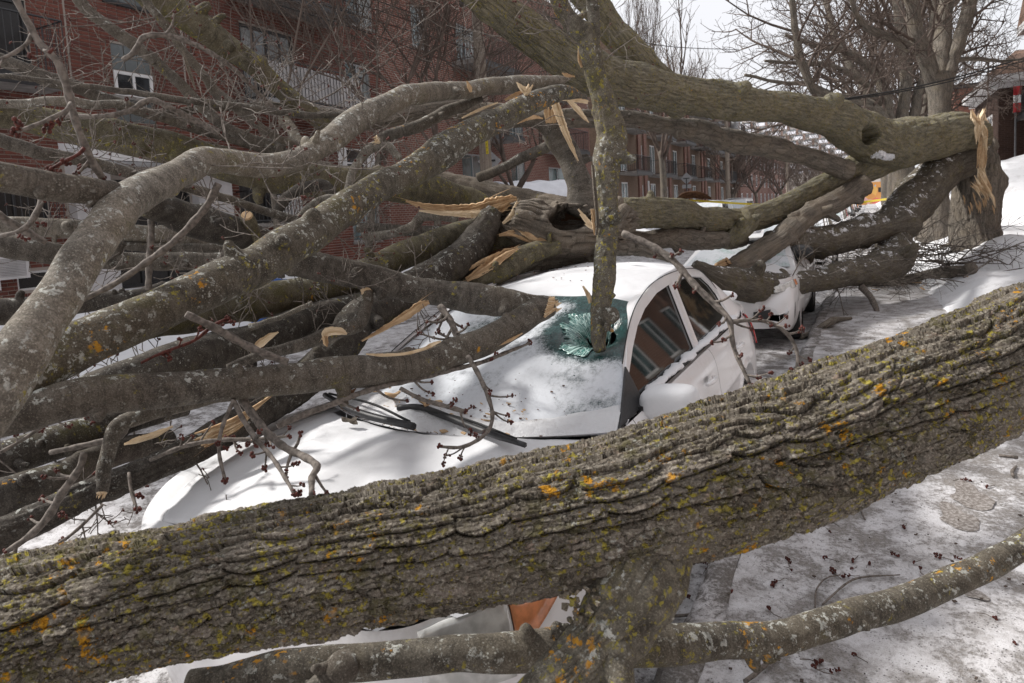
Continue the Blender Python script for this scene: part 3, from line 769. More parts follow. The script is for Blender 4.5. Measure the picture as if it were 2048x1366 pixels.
# bricks: running bond, with a stack bond panel and soldier columns round the window
BW, BH, DY, DZ = .197, .059, .2135, .0755
def brick_cells():
    out = []
    def cut(y0, y1, z, ex):
        "bricks clipped at openings and at the stack-bond panel"
        segs = [(y0, y1)]
        for (a, c) in ex:
            segs = [q for (p, r) in segs for q in ((p, min(r, a)), (max(p, c), r)) if q[1]-q[0] > .045]
        for p, r in segs: out.append(((p+r)/2, z, r-p, BH))
    for j in range(int(8.7/DZ)):
        z = .6+(j+.5)*DZ
        ex = [(h[0]-.008, h[1]+.008) for h in hl if h[2]-BH/2 < z < h[3]+BH/2]
        if z > 3.86: ex.append((8.2, 11.02))
        if z < 3.62: ex.append((7.92, 11.78))
        y = 4.6-(DY/2 if j % 2 else 0)
        while y < YB-.02: cut(y, min(y+BW, YB-.01), z, ex); y += DY
    for j in range(int((9.3-3.9)/DZ)):
        z = 3.9+(j+.5)*DZ
        ex = [(h[0]-.008, h[1]+.008) for h in hl if h[2]-BH/2 < z < h[3]+BH/2]
        for k in range(12): cut(8.33+DY*k, 8.33+DY*k+BW, z, ex)
    for yc in (8.25, 10.965):
        for j in range(int(5.4/DY)): out.append((yc, 3.9+DY*(j+.5), BH, BW))
    return out
cells = brick_cells()
rb = np.random.default_rng(7)
def shows(c):
    p = _v(XA, c[0], c[1])-EYEP; d = p@FWD; u = PPX+F*(p@CX)/d; v = PPY-F*(p@CY)/d
    return -10 < u < 2050 and -10 < v < 640
vis = sorted([c for c in cells if shows(c)], key=lambda c: math.hypot(c[0], 14)+abs(c[1]-5.2)*.12)
single = [c for c in vis if c[2] == BW and c[1] > 3.6][:300]
ss = set(single)
m = MB(); m.box((-.02, -BW/2, -BH/2), (.007, BW/2, BH/2)); bme = m.mesh('brick', M['brick'])
for c in single:
    link('brick', bme, A, (XA-A.location[0]+rb.uniform(-.002, .002), c[0]-16, c[1]), (0, rb.uniform(-.02, .02), 0))
rest = [c for c in cells if c not in ss]
n = len(rest); cc = np.array(rest); pr = rb.uniform(-.002, .002, n)
base = np.array([(-.02, -1, -1), (-.02, 1, -1), (-.02, 1, 1), (-.02, -1, 1), (.007, -1, -1), (.007, 1, -1), (.007, 1, 1), (.007, -1, 1)], float)
V = np.repeat(base[None], n, 0); V[:, :, 0] += pr[:, None]; V[:, :, 1] = V[:, :, 1]*cc[:, 2:3]/2+cc[:, 0:1]-16; V[:, :, 2] = V[:, :, 2]*cc[:, 3:4]/2+cc[:, 1:2]
fq = np.array([(4, 5, 6, 7), (0, 1, 5, 4), (1, 2, 6, 5), (2, 3, 7, 6), (3, 0, 4, 7)])
Q = (np.arange(n)[:, None, None]*8+fq[None]).reshape(-1, 4)
ro = link('brick_courses', mesh_np('brick_courses', V.reshape(-1, 3), Q, attrs={'rnd': np.repeat(rb.random(n), 8)}, smooth=False, mats=[M['brick']]), A); ro['kind'] = 'stuff'
window(A, XA, HA['white'], pane='pane', mull=(1, 0), fw=.06, sill=True, depth=.02)
for k, (ny, nz) in dict(upblk=(3, 2), loblk=(3, 2), topblk=(3, 5)).items(): glass_blocks(A, XA, HA[k], ny, nz)
q = MB(); q.box((XA-.1, 9.1, 6.70), (XA+.05, 10.13, 6.775)); q.obj('sill', M['black_metal'], A)
for k in ('door2', 'door3'): window(A, XA, HA[k], 'black_metal', 'pane', (3, 0), .07, False, curtain=[(.03, .24), (.55, .97)])
for k in ('door1l',): window(A, XA, HA[k], 'black_metal', 'dark_door', (1, 0), .07, False)
for k in ('w2', 'w4', 'w3', 'w5', 'w7', 'w8', 'w9', 'w10', 'w11'): window(A, XA, HA[k], 'grey_metal', 'pane_teal', (1, 0), .05, True, curtain=[(.55, .98)])
for k in ('w6', 'w12', 'w13', 'w14', 'w15'): window(A, XA, HA[k], 'grey_metal', 'pane_teal', (1, 0), .05, True)
window(A, XA, HA['lw'], 'black_metal', 'dark_door', (2, 0), .05, True); window(A, XA, HA['rwin'], 'black_metal', 'dark_door', (1, 0), .05, True)
window(A, XA, HA['shw'], 'white_paint', 'pane', (0, 1), .05, True); window(A, XA, HA['bas'], 'white_paint', 'dark_door', (0, 0), .04, False)
for y0, y1 in ((15.85, 16.22), (17.18, 17.55)):
    b = MB(); b.box((XA+.004, y0, 3.25), (XA+.03, y0+.05, 4.15)); b.box((XA+.004, y1-.05, 3.25), (XA+.03, y1, 4.15)); b.box((XA+.004, y0+.05, 4.09), (XA+.03, y1-.05, 4.15)); b.box((XA+.004, y0+.05, 3.25), (XA+.03, y1-.05, 3.31))
    sh = b.obj('shutter', M['white_paint'], A)
    for k in range(18):
        q = MB(); z = 3.33+k*.042; q.prism([(XA+.006, y0+.05, z), (XA+.024, y0+.05, z-.012), (XA+.028, y0+.05, z-.004), (XA+.010, y0+.05, z+.03)], (0, y1-y0-.1, 0)); q.obj('slat', M['white_paint'], sh)
balcony(A, XA, 12.2, 15.9, 5.0, 1.15, 1.0, panel='white_wall'); balcony(A, XA, 12.2, 15.9, 7.72, 1.15, 1.0, panel=None); balcony(A, XA, 5.0, 7.75, 4.8, .9, 1.05)
balcony(A, XA, 22.6, 26.2, 5.05, 1.1, 1.0); balcony(A, XA, 22.6, 26.2, 7.75, 1.1, 1.0); balcony(A, XA, 30.4, 33.8, 4.9, 1.1, 1.0); balcony(A, XA, 30.4, 33.8, 7.6, 1.1, 1.0)
b = MB(); b.box((XA, 5.2, 1.96), (XA+.35, 7.75, 2.06)); b.obj('window_ledge', M['concrete'], A); railing(A, XA, XA+.3, 5.25, 7.7, 2.07, 2.85)
b = MB(); b.box((XA, 12.0, 1.9), (XA+.5, 14.1, 1.99)); b.obj('window_ledge', M['concrete'], A); railing(A, XA, XA+.45, 12.05, 14.05, 2.0, 2.8)
b = MB()
for k in range(8): b.box((XA+.40, 13.0+k*.11, 2.08), (XA+.42, 13.06+k*.11, 2.7))
b.obj('white_pickets', M['white_paint'], A)
# entrance: white side walls, flat canopy with the house number, dark glazed door
for ya_, yb_ in ((7.98, 8.72), (10.78, 11.72)):
    b = MB(); b.box((XA-.05, ya_, .6), (XA+.25, yb_, 3.3)); b.obj('entrance_wall', M['white_wall'], A)
b = MB(); b.box((XA, 7.95, 3.34), (XA+.95, 11.8, 3.56)); b.obj('canopy', M['white_paint'], A)
b = MB(); b.prism([(XA, 7.9, 3.562), (XA+1.0, 7.9, 3.562), (XA+1.0, 7.9, 3.6), (XA, 7.9, 3.74)], (0, 3.95, 0)); b.obj('canopy_roof', M['snow'], A)
b = MB(); b.box((XA+.945, 7.95, 3.33), (XA+.957, 11.8, 3.342)); b.obj('canopy_edge', M['black_metal'], A)
for ch, yy in (('2', 10.02), ('9', 10.15)):
    glyph('house_number', ch, .17, .006, M['black_metal'], A, (.962, yy-16, 3.40), (math.pi/2, 0, math.pi/2))
w_ = window(A, XA, HA['entr'], 'black_metal', 'dark_door', (2, 1), .07, False, depth=.11)
# wall air conditioner with louvred grille
ac = empty('air_conditioner', (XA+.01, 6.6, 1.15)); tag(ac, 'cream louvred air conditioner box fixed low on the brick wall at far left', 'air conditioner')
b = MB(); b.box((XA+.01, 6.25, 1.2), (XA+.30, 6.30, 1.62)); b.box((XA+.01, 6.93, 1.2), (XA+.30, 6.98, 1.62)); b.box((XA+.01, 6.30, 1.57), (XA+.30, 6.93, 1.62)); b.box((XA+.01, 6.30, 1.2), (XA+.30, 6.93, 1.25)); b.obj('casing', M['white_wall'], ac)
for k in range(11):
    q = MB(); z = 1.262+k*.029; q.prism([(XA+.27, 6.30, z), (XA+.295, 6.30, z-.008), (XA+.298, 6.30, z+.006), (XA+.275, 6.30, z+.018)], (0, .63, 0)); q.obj('slat', M['white_wall'], ac)
b = MB(); b.box((XA+.01, 6.4, 1.02), (XA+.26, 6.5, 1.198)); b.obj('bracket', M['white_wall'], ac)

# --- farther apartment block on the left, red panels between brown brick bays
XB = -14.0
B = empty('apartment_block', (XB, 55, 0)); tag(B, 'farther brown brick apartment block with dark balconies, seen between the limbs at centre', 'building')
hb = []
bays = []
for i, y in enumerate(np.arange(41.5, 84, 6.6)):
    for fl in range(4):
        z = 1.5+fl*2.75
        hb += [(y+.6, y+2.0, z, z+2.05), (y+4.75, y+5.45, z+.3, z+1.9)]; bays.append((y, z))
facade(B, XB, (40.5, 88), (0, 12.4), hb, M['brick_brown'])
for y0 in np.arange(41.5, 84, 6.6):
    for a, c in ((y0+4.1, y0+4.74), (y0+5.46, y0+6.1)):
        b = MB(); b.box((XB+.004, a, .6), (XB+.12, c, 12.2)); b.obj('pier', M['brick_tex'], B)
for h in hb:
    wide = h[1]-h[0] > 1
    window(B, XB, h, 'white_paint', 'pane_teal', (1, 0) if wide else (0, 1), .08, False)
for (y, z) in bays:
    if z > 2: balcony(B, XB, y+.1, y+3.6, z-.1, 1.2, 1.0)
bp_ = MB(); bp_.tube([(XB+.2, 47.4, .5), (XB+.2, 47.4, 3.7)], .07, 6); bp_.obj('downpipe', M['white_paint'], B)
C_ = empty('apartment_block', (XB-1, 110, 0)); tag(C_, 'last dark brick block down the left of the street before the tower', 'building')
hc = [(y, y+1.6, z, z+1.7) for y in np.arange(94, 150, 4.5) for z in (1.3, 4.0, 6.7)]
facade(C_, XB-1, (92, 152), (0, 9.5), hc, M['brick_tex'])
for h in hc: window(C_, XB-1, h, 'white_paint', 'pane', (1, 0), .1, False)

# --- pale tower far down the street
TD = 352.0
T0 = at(1478, 400, TD); T1 = at(1735, 385, TD)
tx0, tx1, ty = float(T0[0]), float(T1[0])+8, float((T0[1]+T1[1])/2)
T = empty('apartment_tower', ((tx0+tx1)/2, ty, 0)); tag(T, 'distant pale high-rise apartment slab with staggered white balconies above the trees', 'building')
M['tower_wall'] = plain('pale tower panel', (.46, .42, .38), .9, nscale=.2, namt=.08)
M['tower_white'] = plain('tower balcony white', (.70, .69, .72), .8, nscale=.3, namt=.04)
M['tower_brown'] = plain('tower brown brick', (.33, .23, .19), .9, nscale=.3, namt=.12)
M['tower_glass'] = plain('tower window grey', (.27, .29, .30), .3, nscale=.2, namt=.2)
b = MB(); b.box((tx0, ty, 0), (tx1, ty+16, 47)); b.obj('wall', M['tower_wall'], T)
ncol = int((tx1-tx0)/7.4)
mb_ = MB(); mb_.box((-2.1, -1.6, 0), (2.1, 0, 1.5)); bal_me = mb_.mesh('balcony', M['tower_white'])
mw_ = MB(); mw_.box((-1.6, -.08, 0), (1.6, .1, 1.5)); win_me = mw_.mesh('window', M['tower_glass'])
mp_ = MB(); mp_.box((-.5, -.7, 0), (.5, .1, 2.9)); pier_me = mp_.mesh('pier', M['tower_brown'])
for fl in range(15):
    for k in range(ncol+1):
        x = tx0+2+k*7.4; z = 3+fl*2.92
        off = 0 if fl % 2 else 3.2
        if 14 < z < 47:
            link('balcony', bal_me, T, (x+off-T.location[0], 0, z)); link('window', win_me, T, (x+off-T.location[0]+.2, 0, z+1.0)); link('window', win_me, T, (x-off+3.2-T.location[0], 0, z+.7))
            link('pier', pier_me, T, (x+off+2.8-T.location[0], 0, z-.6))
# --- buildings up on the right
D = empty('brick_house', (5.2, 37, 2.6)); tag(D, 'dark brown brick house with white eaves and a brown hip roof, up on the right', 'building')
dx0, dy0 = 4.66, 34.4
facade(D, dx0, (dy0, 41.5), (2.4, 6.05), [(36.0, 38.0, 3.75, 5.0)], M['brick_dark'], nx=-1, name='wall')
window(D, dx0, (36.0, 38.0, 3.75, 5.0), 'white_paint', 'pane', (1, 1), .12, False, nx=-1, depth=.05)
q = MB(); q.box((dx0-.1, 35.9, 3.6), (dx0+.05, 38.1, 3.74)); q.obj('sill', M['white_paint'], D)
b = MB(); b.box((dx0-.5, dy0-.5, 6.05), (6.0, 42, 6.35)); b.box((dx0-.25, dy0-.25, 5.86), (6.0, 41.7, 6.048)); b.obj('eaves', M['white_paint'], D)
b = MB(); b.add([(dx0-.5, dy0-.5, 6.353), (6.0, dy0-.5, 6.353), (6.0, 42, 6.353), (dx0-.5, 42, 6.353), (5.5, 36.4, 7.6), (6.0, 36.4, 7.6), (6.0, 40, 7.6), (5.5, 40, 7.6)], [(0, 1, 5, 4), (2, 3, 7, 6), (3, 0, 4, 7), (4, 5, 6, 7), (1, 2, 6, 5)]); b.obj('roof', M['shingle'], D)
fx = MB(); fx.tube([(5.12, dy0-.7, 2.2), (5.12, dy0-.7, 5.35)], .035, 6); fx.obj('pole', M['grey_metal'], D); fx = MB(); fx.tube([(5.45, dy0-.7, 2.2), (5.45, dy0-.7, 5.38)], .035, 6); fx.tube([(5.12, dy0-.7, 5.2), (5.45, dy0-.7, 5.2)], .02, 5); fx.obj('pole', M['grey_metal'], D)
E_ = empty('brick_house', (6.8, 33, 2.6)); tag(E_, 'brown brick house at the right edge with a balcony carrying a red and white flag', 'building')
facade(E_, 5.62, (30.6, 34.3), (2.3, 7.9), [(31.6, 33.2, 2.5, 4.2), (31.6, 33.2, 5.0, 6.9)], M['brick_dark'], nx=-1)
window(E_, 5.62, (31.6, 33.2, 2.5, 4.2), 'white_paint', 'pane', (1, 0), .12, False, nx=-1); window(E_, 5.62, (31.6, 33.2, 5.0, 6.9), 'white_paint', 'pane', (1, 0), .12, False, nx=-1)
b = MB(); b.box((5.3, 30.2, 7.9), (9, 34.8, 8.2)); b.obj('eaves', M['white_paint'], E_)
b = MB(); b.prism([(5.3, 30.2, 8.203), (5.3, 34.8, 8.203), (5.3, 32.5, 9.9)], (5, 0, 0)); b.obj('roof', M['shingle'], E_)
balcony(E_, 5.62, 31.0, 33.9, 4.62, .42, .9, nx=-1)
fl = empty('flag', (5.15, 33.6, 4.7)); tag(fl, 'small red and white flag hanging on the balcony at the right edge', 'flag')
M['red_cloth'] = plain('red cloth', (.42, .035, .04), .8); M['white_cloth'] = plain('white cloth', (.75, .74, .74), .8)
def cloth(z0, z1, mat, nm):
    g = [[(4.98+k*.032, 33.3+.04*math.sin(k*1.1+zz*3), zz) for k in range(10)] for zz in np.linspace(z0, z1, 8)]
    b = MB(); b.grid(np.array(g)); o = b.obj(nm, M[mat], fl, smooth=True); s = o.modifiers.new('s', 'SOLIDIFY'); s.thickness = .01
cloth(4.75, 5.1, 'red_cloth', 'red_band'); cloth(5.105, 5.4, 'white_cloth', 'white_band'); cloth(5.405, 5.75, 'red_cloth', 'red_band')
# the block across the pavement, beyond the right edge: it shows in the car's side windows
O_ = empty('apartment_block', (5.2, 10, .5)); tag(O_, 'orange-brown brick apartment block reflected in the side windows of the crushed car', 'building')
ho = [(y, y+1.3, z, z+1.5) for y in np.arange(-6, 23, 2.6) for z in (1.5, 4.0, 6.6)]
facade(O_, 4.7, (-8, 24.5), (.3, 9.5), ho, M['brick_orange'], nx=-1)
for h in ho: window(O_, 4.7, h, 'white_paint', 'pane_teal', (1, 0), .08, True, nx=-1)
for y in np.arange(-3.4, 21, 5.2):
    for z in (3.85, 6.45): balcony(O_, 4.7, y, y+2.4, z, .7, .95, nx=-1, panel='white_wall')
R_ = empty('brick_building', (8, 60, 2.5)); tag(R_, 'orange-red brick flat-roofed building beyond the dark house, behind the broken trunk', 'building')
facade(R_, 4.9, (53.5, 72), (2.2, 8.35), [(57, 58.6, 4.6, 6.4), (63, 64.6, 4.6, 6.4)], M['brick_red_far'], nx=-1)
for h in [(57, 58.6, 4.6, 6.4), (63, 64.6, 4.6, 6.4)]: window(R_, 4.9, h, 'white_paint', 'pane', (1, 0), .12, False, nx=-1)
b = MB(); b.box((4.75, 53.35, 8.352), (14, 72.2, 8.62)); b.obj('parapet', M['black_metal'], R_)
S_ = empty('brick_house', (5.5, 46, 2.5)); tag(S_, 'small brick house with a white porch eave between the dark house and the red building', 'building')
facade(S_, 4.75, (44.3, 50.5), (2.2, 5.3), [(46, 47.6, 3.3, 4.7)], M['brick_dark'], nx=-1); window(S_, 4.75, (46, 47.6, 3.3, 4.7), 'white_paint', 'pane', (1, 0), .12, False, nx=-1)
b = MB(); b.box((4.3, 43.9, 5.32), (9, 51, 5.62)); b.obj('eaves', M['white_paint'], S_)
b = MB(); b.add([(4.3, 43.9, 5.623), (9, 43.9, 5.623), (9, 51, 5.623), (4.3, 51, 5.623), (5.8, 45.6, 6.7), (9, 45.6, 6.7), (9, 49.5, 6.7), (5.8, 49.5, 6.7)], [(0, 1, 5, 4), (2, 3, 7, 6), (3, 0, 4, 7), (4, 5, 6, 7), (1, 2, 6, 5)]); b.obj('roof', M['shingle'], S_)
# painted end wall far down the street
MU = empty('mural_building', (1.0, 150, 0)); tag(MU, 'low building with a bright orange and blue mural, far down the street', 'building')
s = NT('orange mural paint'); gp = s.n('NewGeometry').outputs['Position']; v_ = s.n('TexVoronoi', feature='F1'); s.l(gp, v_.inputs['Vector']); v_.inputs['Scale'].default_value = .8
hsv = s.ramp(s.n('SeparateXYZ').outputs[0], [(0, (.5, .2, .05)), (1, (.5, .2, .05))])
sx = s.n('SeparateColor'); s.l(v_.outputs['Color'], sx.inputs[0])
cc_ = s.ramp(sx.outputs[0], [(0, (.55, .26, .08)), (.45, (.62, .36, .10)), (.62, (.55, .14, .10)), (.75, (.20, .42, .60)), (.88, (.60, .35, .33)), (1, (.70, .68, .66))])
for nd in s.t.nodes:
    if nd.type == 'VALTORGB': nd.color_ramp.interpolation = 'CONSTANT'
M['mural'] = s.fin(cc_, .8)
hm = [(-1.6, -.4, 2.3, 3.2), (1.4, 2.6, 2.3, 3.2)]
b = MB(); b.box((-3.0, 150, 0), (4.2, 156, 4.3)); b.obj('wall', M['mural'], MU)
for (a, c, d, e) in hm:
    b = MB(); b.box((a, 149.93, d), (c, 149.998, e)); b.obj('window', M['dark_door'], MU)
# ================================================================== BROKEN TREE, STANDING TREES, POLES
# the broken street tree: leaning stump on its snowy mound
ST = empty('broken_tree', tuple(at(1955, 520, 13.5))); tag(ST, 'snapped street tree stump with splintered orange-yellow wood at its broken top', 'tree')
P, R = W([(1962, 545, 56, 13.35), (1960, 520, 48, 13.4), (1957, 480, 44, 13.45), (1953, 440, 42, 13.5), (1948, 400, 40, 13.5), (1948, 365, 38, 13.5), (1954, 330, 31, 13.55), (1960, 300, 20, 13.6), (1963, 275, 13, 13.65), (1964, 260, 7, 13.7)])
V, Q, T, uv, fr = tube_arrays(P, R, 60, .05, .022, 5, step=.02, sides=110, knots=2)
sw = V-np.array(ST.location)
link('trunk', mesh_np('trunk', sw, Q, T, uv, mats=[M['bark_stump']]), ST)
P, R = W([(2002, 545, 28, 13.6), (1992, 500, 23, 13.65), (1980, 440, 24, 13.7), (1970, 380, 18, 13.75), (1966, 330, 12, 13.75), (1965, 285, 7, 13.75)])
V, Q, T, uv, fr = tube_arrays(P, R, 40, .06, .02, 6, step=.02, sides=60, knots=0)
link('trunk_rib', mesh_np('trunk_rib', V-np.array(ST.location), Q, T, uv, mats=[M['bark_stump']]), ST)
def shard_st(pts, mat, seed, tilt=.2): return shard('torn_wood', pts, mat, ST, tilt=tilt, seed=seed, thick=.5, fib=9)
for k, (x0, y0, x1, y1, x2, y2, w_, d) in enumerate(((1966, 262, 1966, 300, 1958, 340, 9, 13.05), (1972, 225, 1966, 245, 1960, 275, 6, 13.0), (1958, 232, 1956, 252, 1954, 280, 6, 13.0), (1944, 226, 1950, 240, 1958, 262, 5, 13.0), (1964, 335, 1966, 370, 1976, 402, 8, 12.95), (1956, 330, 1962, 352, 1970, 380, 7, 12.95), (1970, 345, 1978, 375, 1984, 398, 6, 12.95), (1958, 352, 1970, 378, 1986, 400, 6, 12.9), (1950, 355, 1962, 372, 1978, 388, 4, 12.9), (1968, 280, 1970, 320, 1966, 352, 7, 13.05), (1976, 380, 1984, 395, 1990, 412, 3, 12.9), (1940, 365, 1952, 376, 1962, 392, 3, 12.85), (1962, 245, 1968, 262, 1972, 290, 6, 12.98))):
    d = d-.38
    for m_ in range(3):
        jx, jy = LR.uniform(-w_, w_)*.8, LR.uniform(-9, 9)
        shard_st([(x0+jx*.6, y0+jy, w_*.10, d), (x1+jx, y1+jy*.5, w_*LR.uniform(.5, .85), d-LR.uniform(0, .05)), (x2+jx*.8, y2+jy, w_*.08, d)], ('wood_pale', 'wood_pale', 'wood')[(k+m_) % 3], 200+k*5+m_, tilt=LR.uniform(-.9, .9))
for k in range(16):
    x, y = LR.uniform(1925, 1990), LR.uniform(380, 415); shard_st([(x, y, .6, 12.6), (x+3, y+8, 1.6, 12.6), (x+4, y+18, .5, 12.62)], 'wood', 230+k)
# mound of snow and debris at the foot
g = at(1955, 545, 13.5)
b = MB(); a = np.linspace(0, 2*math.pi, 49); rows = []
for r in np.linspace(.05, 1.0, 14):
    rows.append([(g[0]+2.0*r*math.cos(t), g[1]+2.0*r*math.sin(t), bank(np.array(g[0]+2.0*r*math.cos(t)), np.array(g[1]+2.0*r*math.sin(t)))+.32*(1-r*r)+.03*float(fbm(np.array(r*3*math.cos(t)), np.array(r*3*math.sin(t)), np.array(0.), 3, 77))-.03) for t in a])
b.grid(np.array(rows)); tag(b.obj('snow_mound', M['snow_bank'], smooth=True), kind='structure')

def standing(name, label, limbs, seed, mat='bark_stump', kids=(5, 4, 3), per=9, L=2.4, r=.05, up=.10, group=None, skip=1, spread=.9, rmin=.007, curv=.3):
    "tree from traced trunk and limbs (photo x, y, radius px, distance), with grown branches and twigs"
    P0, R0 = W(limbs[0]); root = empty(name, tuple(P0[0])); tag(root, label, 'tree', group)
    rr = random.Random(seed); org = P0[0]; b = MB(); lines = []
    for li, pts in enumerate(limbs):
        P, R = W(pts)
        V, Q, T, uv, fr = tube_arrays(P, R, max(6, pts[0][2]*1.2), .05, .012 if li < 1 else .004, seed+li, step=max(.05, float(R.mean())*.5), sides=int(np.clip(pts[0][2]*1.5, 8, 40)), knots=1)
        if li == 0: link('trunk', mesh_np('trunk', V-org, Q, T, uv, mats=[M[mat]]), root)
        else: link('limb', mesh_np('limb', V-org, Q, T, uv, mats=[M[mat]]), root)
        if li >= skip:
            PP, RR = fr[0], fr[1]; Tn = fr[2]
            for k in range(per):
                i = int(len(PP)*(.12+.88*(k+rr.random())/per)); i = min(i, len(PP)-1)
                s_ = _v(rr.gauss(0, 1), rr.gauss(0, 1), rr.gauss(0, 1)); s_ -= Tn[i]*(s_@Tn[i]); s_ /= np.linalg.norm(s_)+1e-9
                grow(rr, PP[i], Tn[i]*.7+s_*spread, L*rr.uniform(.5, 1.2)*(1.1-.4*i/len(PP)), max(min(float(RR[i])*.42, .05), .012), 0, lines, curv, up, kids, spread, rmin)
    tubes_obj(lines, 'crown', 'twig_far', root, base=6)
    return root
d = 19.5
standing('maple_tree', 'tall bare tree with three upright limbs just behind the broken stump at right',
  [[(1866, 486, 34, d), (1868, 465, 27, d), (1872, 420, 23, d), (1876, 340, 21, d), (1878, 260, 20, d), (1878, 200, 21, d), (1877, 165, 25, d), (1877, 150, 22, d)],
   [(1874, 172, 17, d), (1858, 135, 15, d-.2), (1843, 95, 14, d-.4), (1833, 50, 13, d-.5), (1824, 0, 12, d-.6), (1812, -80, 10, d-.8), (1790, -200, 8, d-1)],
   [(1878, 165, 16, d), (1882, 110, 15, d+.2), (1886, 55, 14, d+.4), (1892, 0, 13, d+.6), (1905, -90, 10, d+1), (1910, -220, 7, d+1.4)],
   [(1882, 172, 16, d), (1905, 120, 14, d), (1925, 60, 13, d), (1943, 0, 12, d), (1965, -80, 10, d+.2), (1990, -180, 7, d+.4)],
   [(1836, 102, 9, d-.4), (1800, 85, 8, d-.8), (1760, 68, 7, d-1.2), (1728, 48, 6, d-1.6), (1708, 15, 5, d-2), (1690, -40, 4, d-2.2)],
   [(1900, 130, 6, d), (1930, 118, 5, d), (1975, 120, 4, d+.2), (2000, 122, 3, d+.4), (2050, 118, 2.5, d+.6)]], 301, per=10, L=2.3, kids=(6, 4, 3), rmin=.005)
d = 27
standing('maple_tree', 'broad bare spreading tree left of the tall one, its twigs filling the sky',
  [[(1806, 445, 26, d), (1808, 400, 20, d), (1806, 350, 19, d), (1798, 305, 19, d), (1792, 270, 20, d), (1790, 255, 18, d)],
   [(1792, 268, 13, d), (1776, 235, 11, d), (1770, 190, 10, d), (1752, 150, 9, d), (1722, 120, 8, d), (1680, 98, 7, d), (1630, 90, 5, d), (1570, 70, 3.5, d)],
   [(1796, 268, 13, d), (1806, 220, 12, d), (1812, 160, 11, d), (1806, 100, 10, d), (1798, 40, 9, d), (1790, -30, 7, d), (1780, -120, 5, d)],
   [(1802, 275, 11, d), (1826, 235, 9, d), (1836, 190, 8, d), (1850, 140, 7, d), (1862, 80, 6, d), (1870, 0, 5, d)],
   [(1788, 272, 10, d), (1760, 225, 8, d-.5), (1715, 200, 7, d-1), (1670, 192, 6, d-1.5), (1620, 170, 5, d-2), (1560, 165, 4, d-2.4), (1490, 150, 3, d-3)],
   [(1780, 258, 9, d), (1740, 190, 8, d+.5), (1700, 130, 7, d+1), (1670, 70, 6, d+1.4), (1650, 0, 5, d+1.8), (1630, -80, 4, d+2)],
   [(1764, 205, 7, d), (1720, 160, 6, d-.6), (1660, 130, 5, d-1), (1600, 128, 4, d-1.6), (1530, 122, 3, d-2)],
   [(1690, 206, 8, d-8), (1640, 192, 9, d-8.2), (1616, 160, 8.5, d-8.3), (1600, 115, 8, d-8.4), (1593, 70, 7, d-8.5), (1585, 20, 6, d-8.6), (1578, -40, 5, d-8.7)],
   [(1800, 310, 8, d), (1830, 280, 7, d+.5), (1846, 240, 6, d+1), (1855, 180, 5, d+1.5)]], 302, per=11, L=3.1, kids=(5, 5, 2), rmin=.0055, curv=.28)
# generic bare trees: one mesh pair each, copied along the street
def bare(name, label, x, y, z, h, seed, group=None, r=.16, up=.3, kids=(7, 5, 4), spread=.65, mat='bark_stump', trunk=.35, rmin=.010, curv=.16):
    rr = random.Random(seed); root = empty(name, (x, y, z)); tag(root, label, 'tree', group)
    o = _v(x, y, z); b = MB(); top = o+_v(rr.gauss(0, .2), rr.gauss(0, .2), h*trunk); b.tube([o-_v(0, 0, .3), o*.5+top*.5+_v(rr.gauss(0, .08), 0, 0), top], [r*1.2, r, r*.85], 12, step=.25)
    b.obj('trunk', M[mat], root, smooth=True); lines = []
    for k in range(5): a = k*1.257+rr.uniform(-.3, .3); grow(rr, top-_v(0, 0, h*trunk*.3*rr.random()), _v(math.cos(a)*spread, math.sin(a)*spread, 1), h*.62*rr.uniform(.8, 1.1), r*.55, 0, lines, curv, up, kids, spread, rmin)
    tubes_obj(lines, 'crown', 'twig_far', root, base=6); return root
def put(root, x, y, z, rz, s, label=None):
    c = copy_tree(root); c.location = (x, y, z); c.rotation_euler = (0, 0, rz); c.scale = (s, s, s)
    if label: c['label'] = label
    return c
t1 = bare('street_tree', 'nearest bare tree in the row receding along the far pavement', 1.5, 38, .5, 11, 401, 'row of bare street trees by the pavement', r=.26, kids=(6, 5, 3))
for k, (x, y, rz, s, w_) in enumerate(((1.7, 47, 1.0, 1.05, 'second'), (1.4, 58, 2.2, 1.1, 'third'), (1.6, 72, 3.3, 1.0, 'fourth'), (1.5, 90, 4.4, 1.15, 'fifth'), (1.7, 112, 5.5, 1.1, 'last and farthest'))): put(t1, x, y, .5, rz, s, w_+' bare tree in the row receding along the far pavement')
t2 = bare('bare_tree', 'brown leafless tree in the far thicket beyond the brick blocks', -10.6, 62, .1, 8.5, 402, 'leafless trees far down the left of the street', r=.14, kids=(7, 5, 4), spread=.9, rmin=.013)
rr = random.Random(77)
for k in range(30):
    y = 78+k*5.2+rr.uniform(-2, 2); x = rr.uniform(-18, -3.4)*(.6+y/190); put(t2, x, y, .0, rr.uniform(0, 6.3), rr.uniform(.75, 1.15))
t3 = bare('brushy_tree', 'pale upright brush-like tree against the sky above the far roofs, left one', -26, 92, 4, 21, 403, 'brush-like trees above the far roofs', r=.16, up=.9, kids=(8, 7, 4), spread=.32, trunk=.2, rmin=.016, curv=.08)
t3.location = tuple(at(1292, 330, 95)); a_ = put(t3, *at(1392, 345, 110), 1.2, .72, 'smaller pale upright brush-like tree beside the taller one in the sky'); put(t3, *at(1345, 340, 125), 2.9, .85, 'middle pale upright brush-like tree behind the thick olive limb')
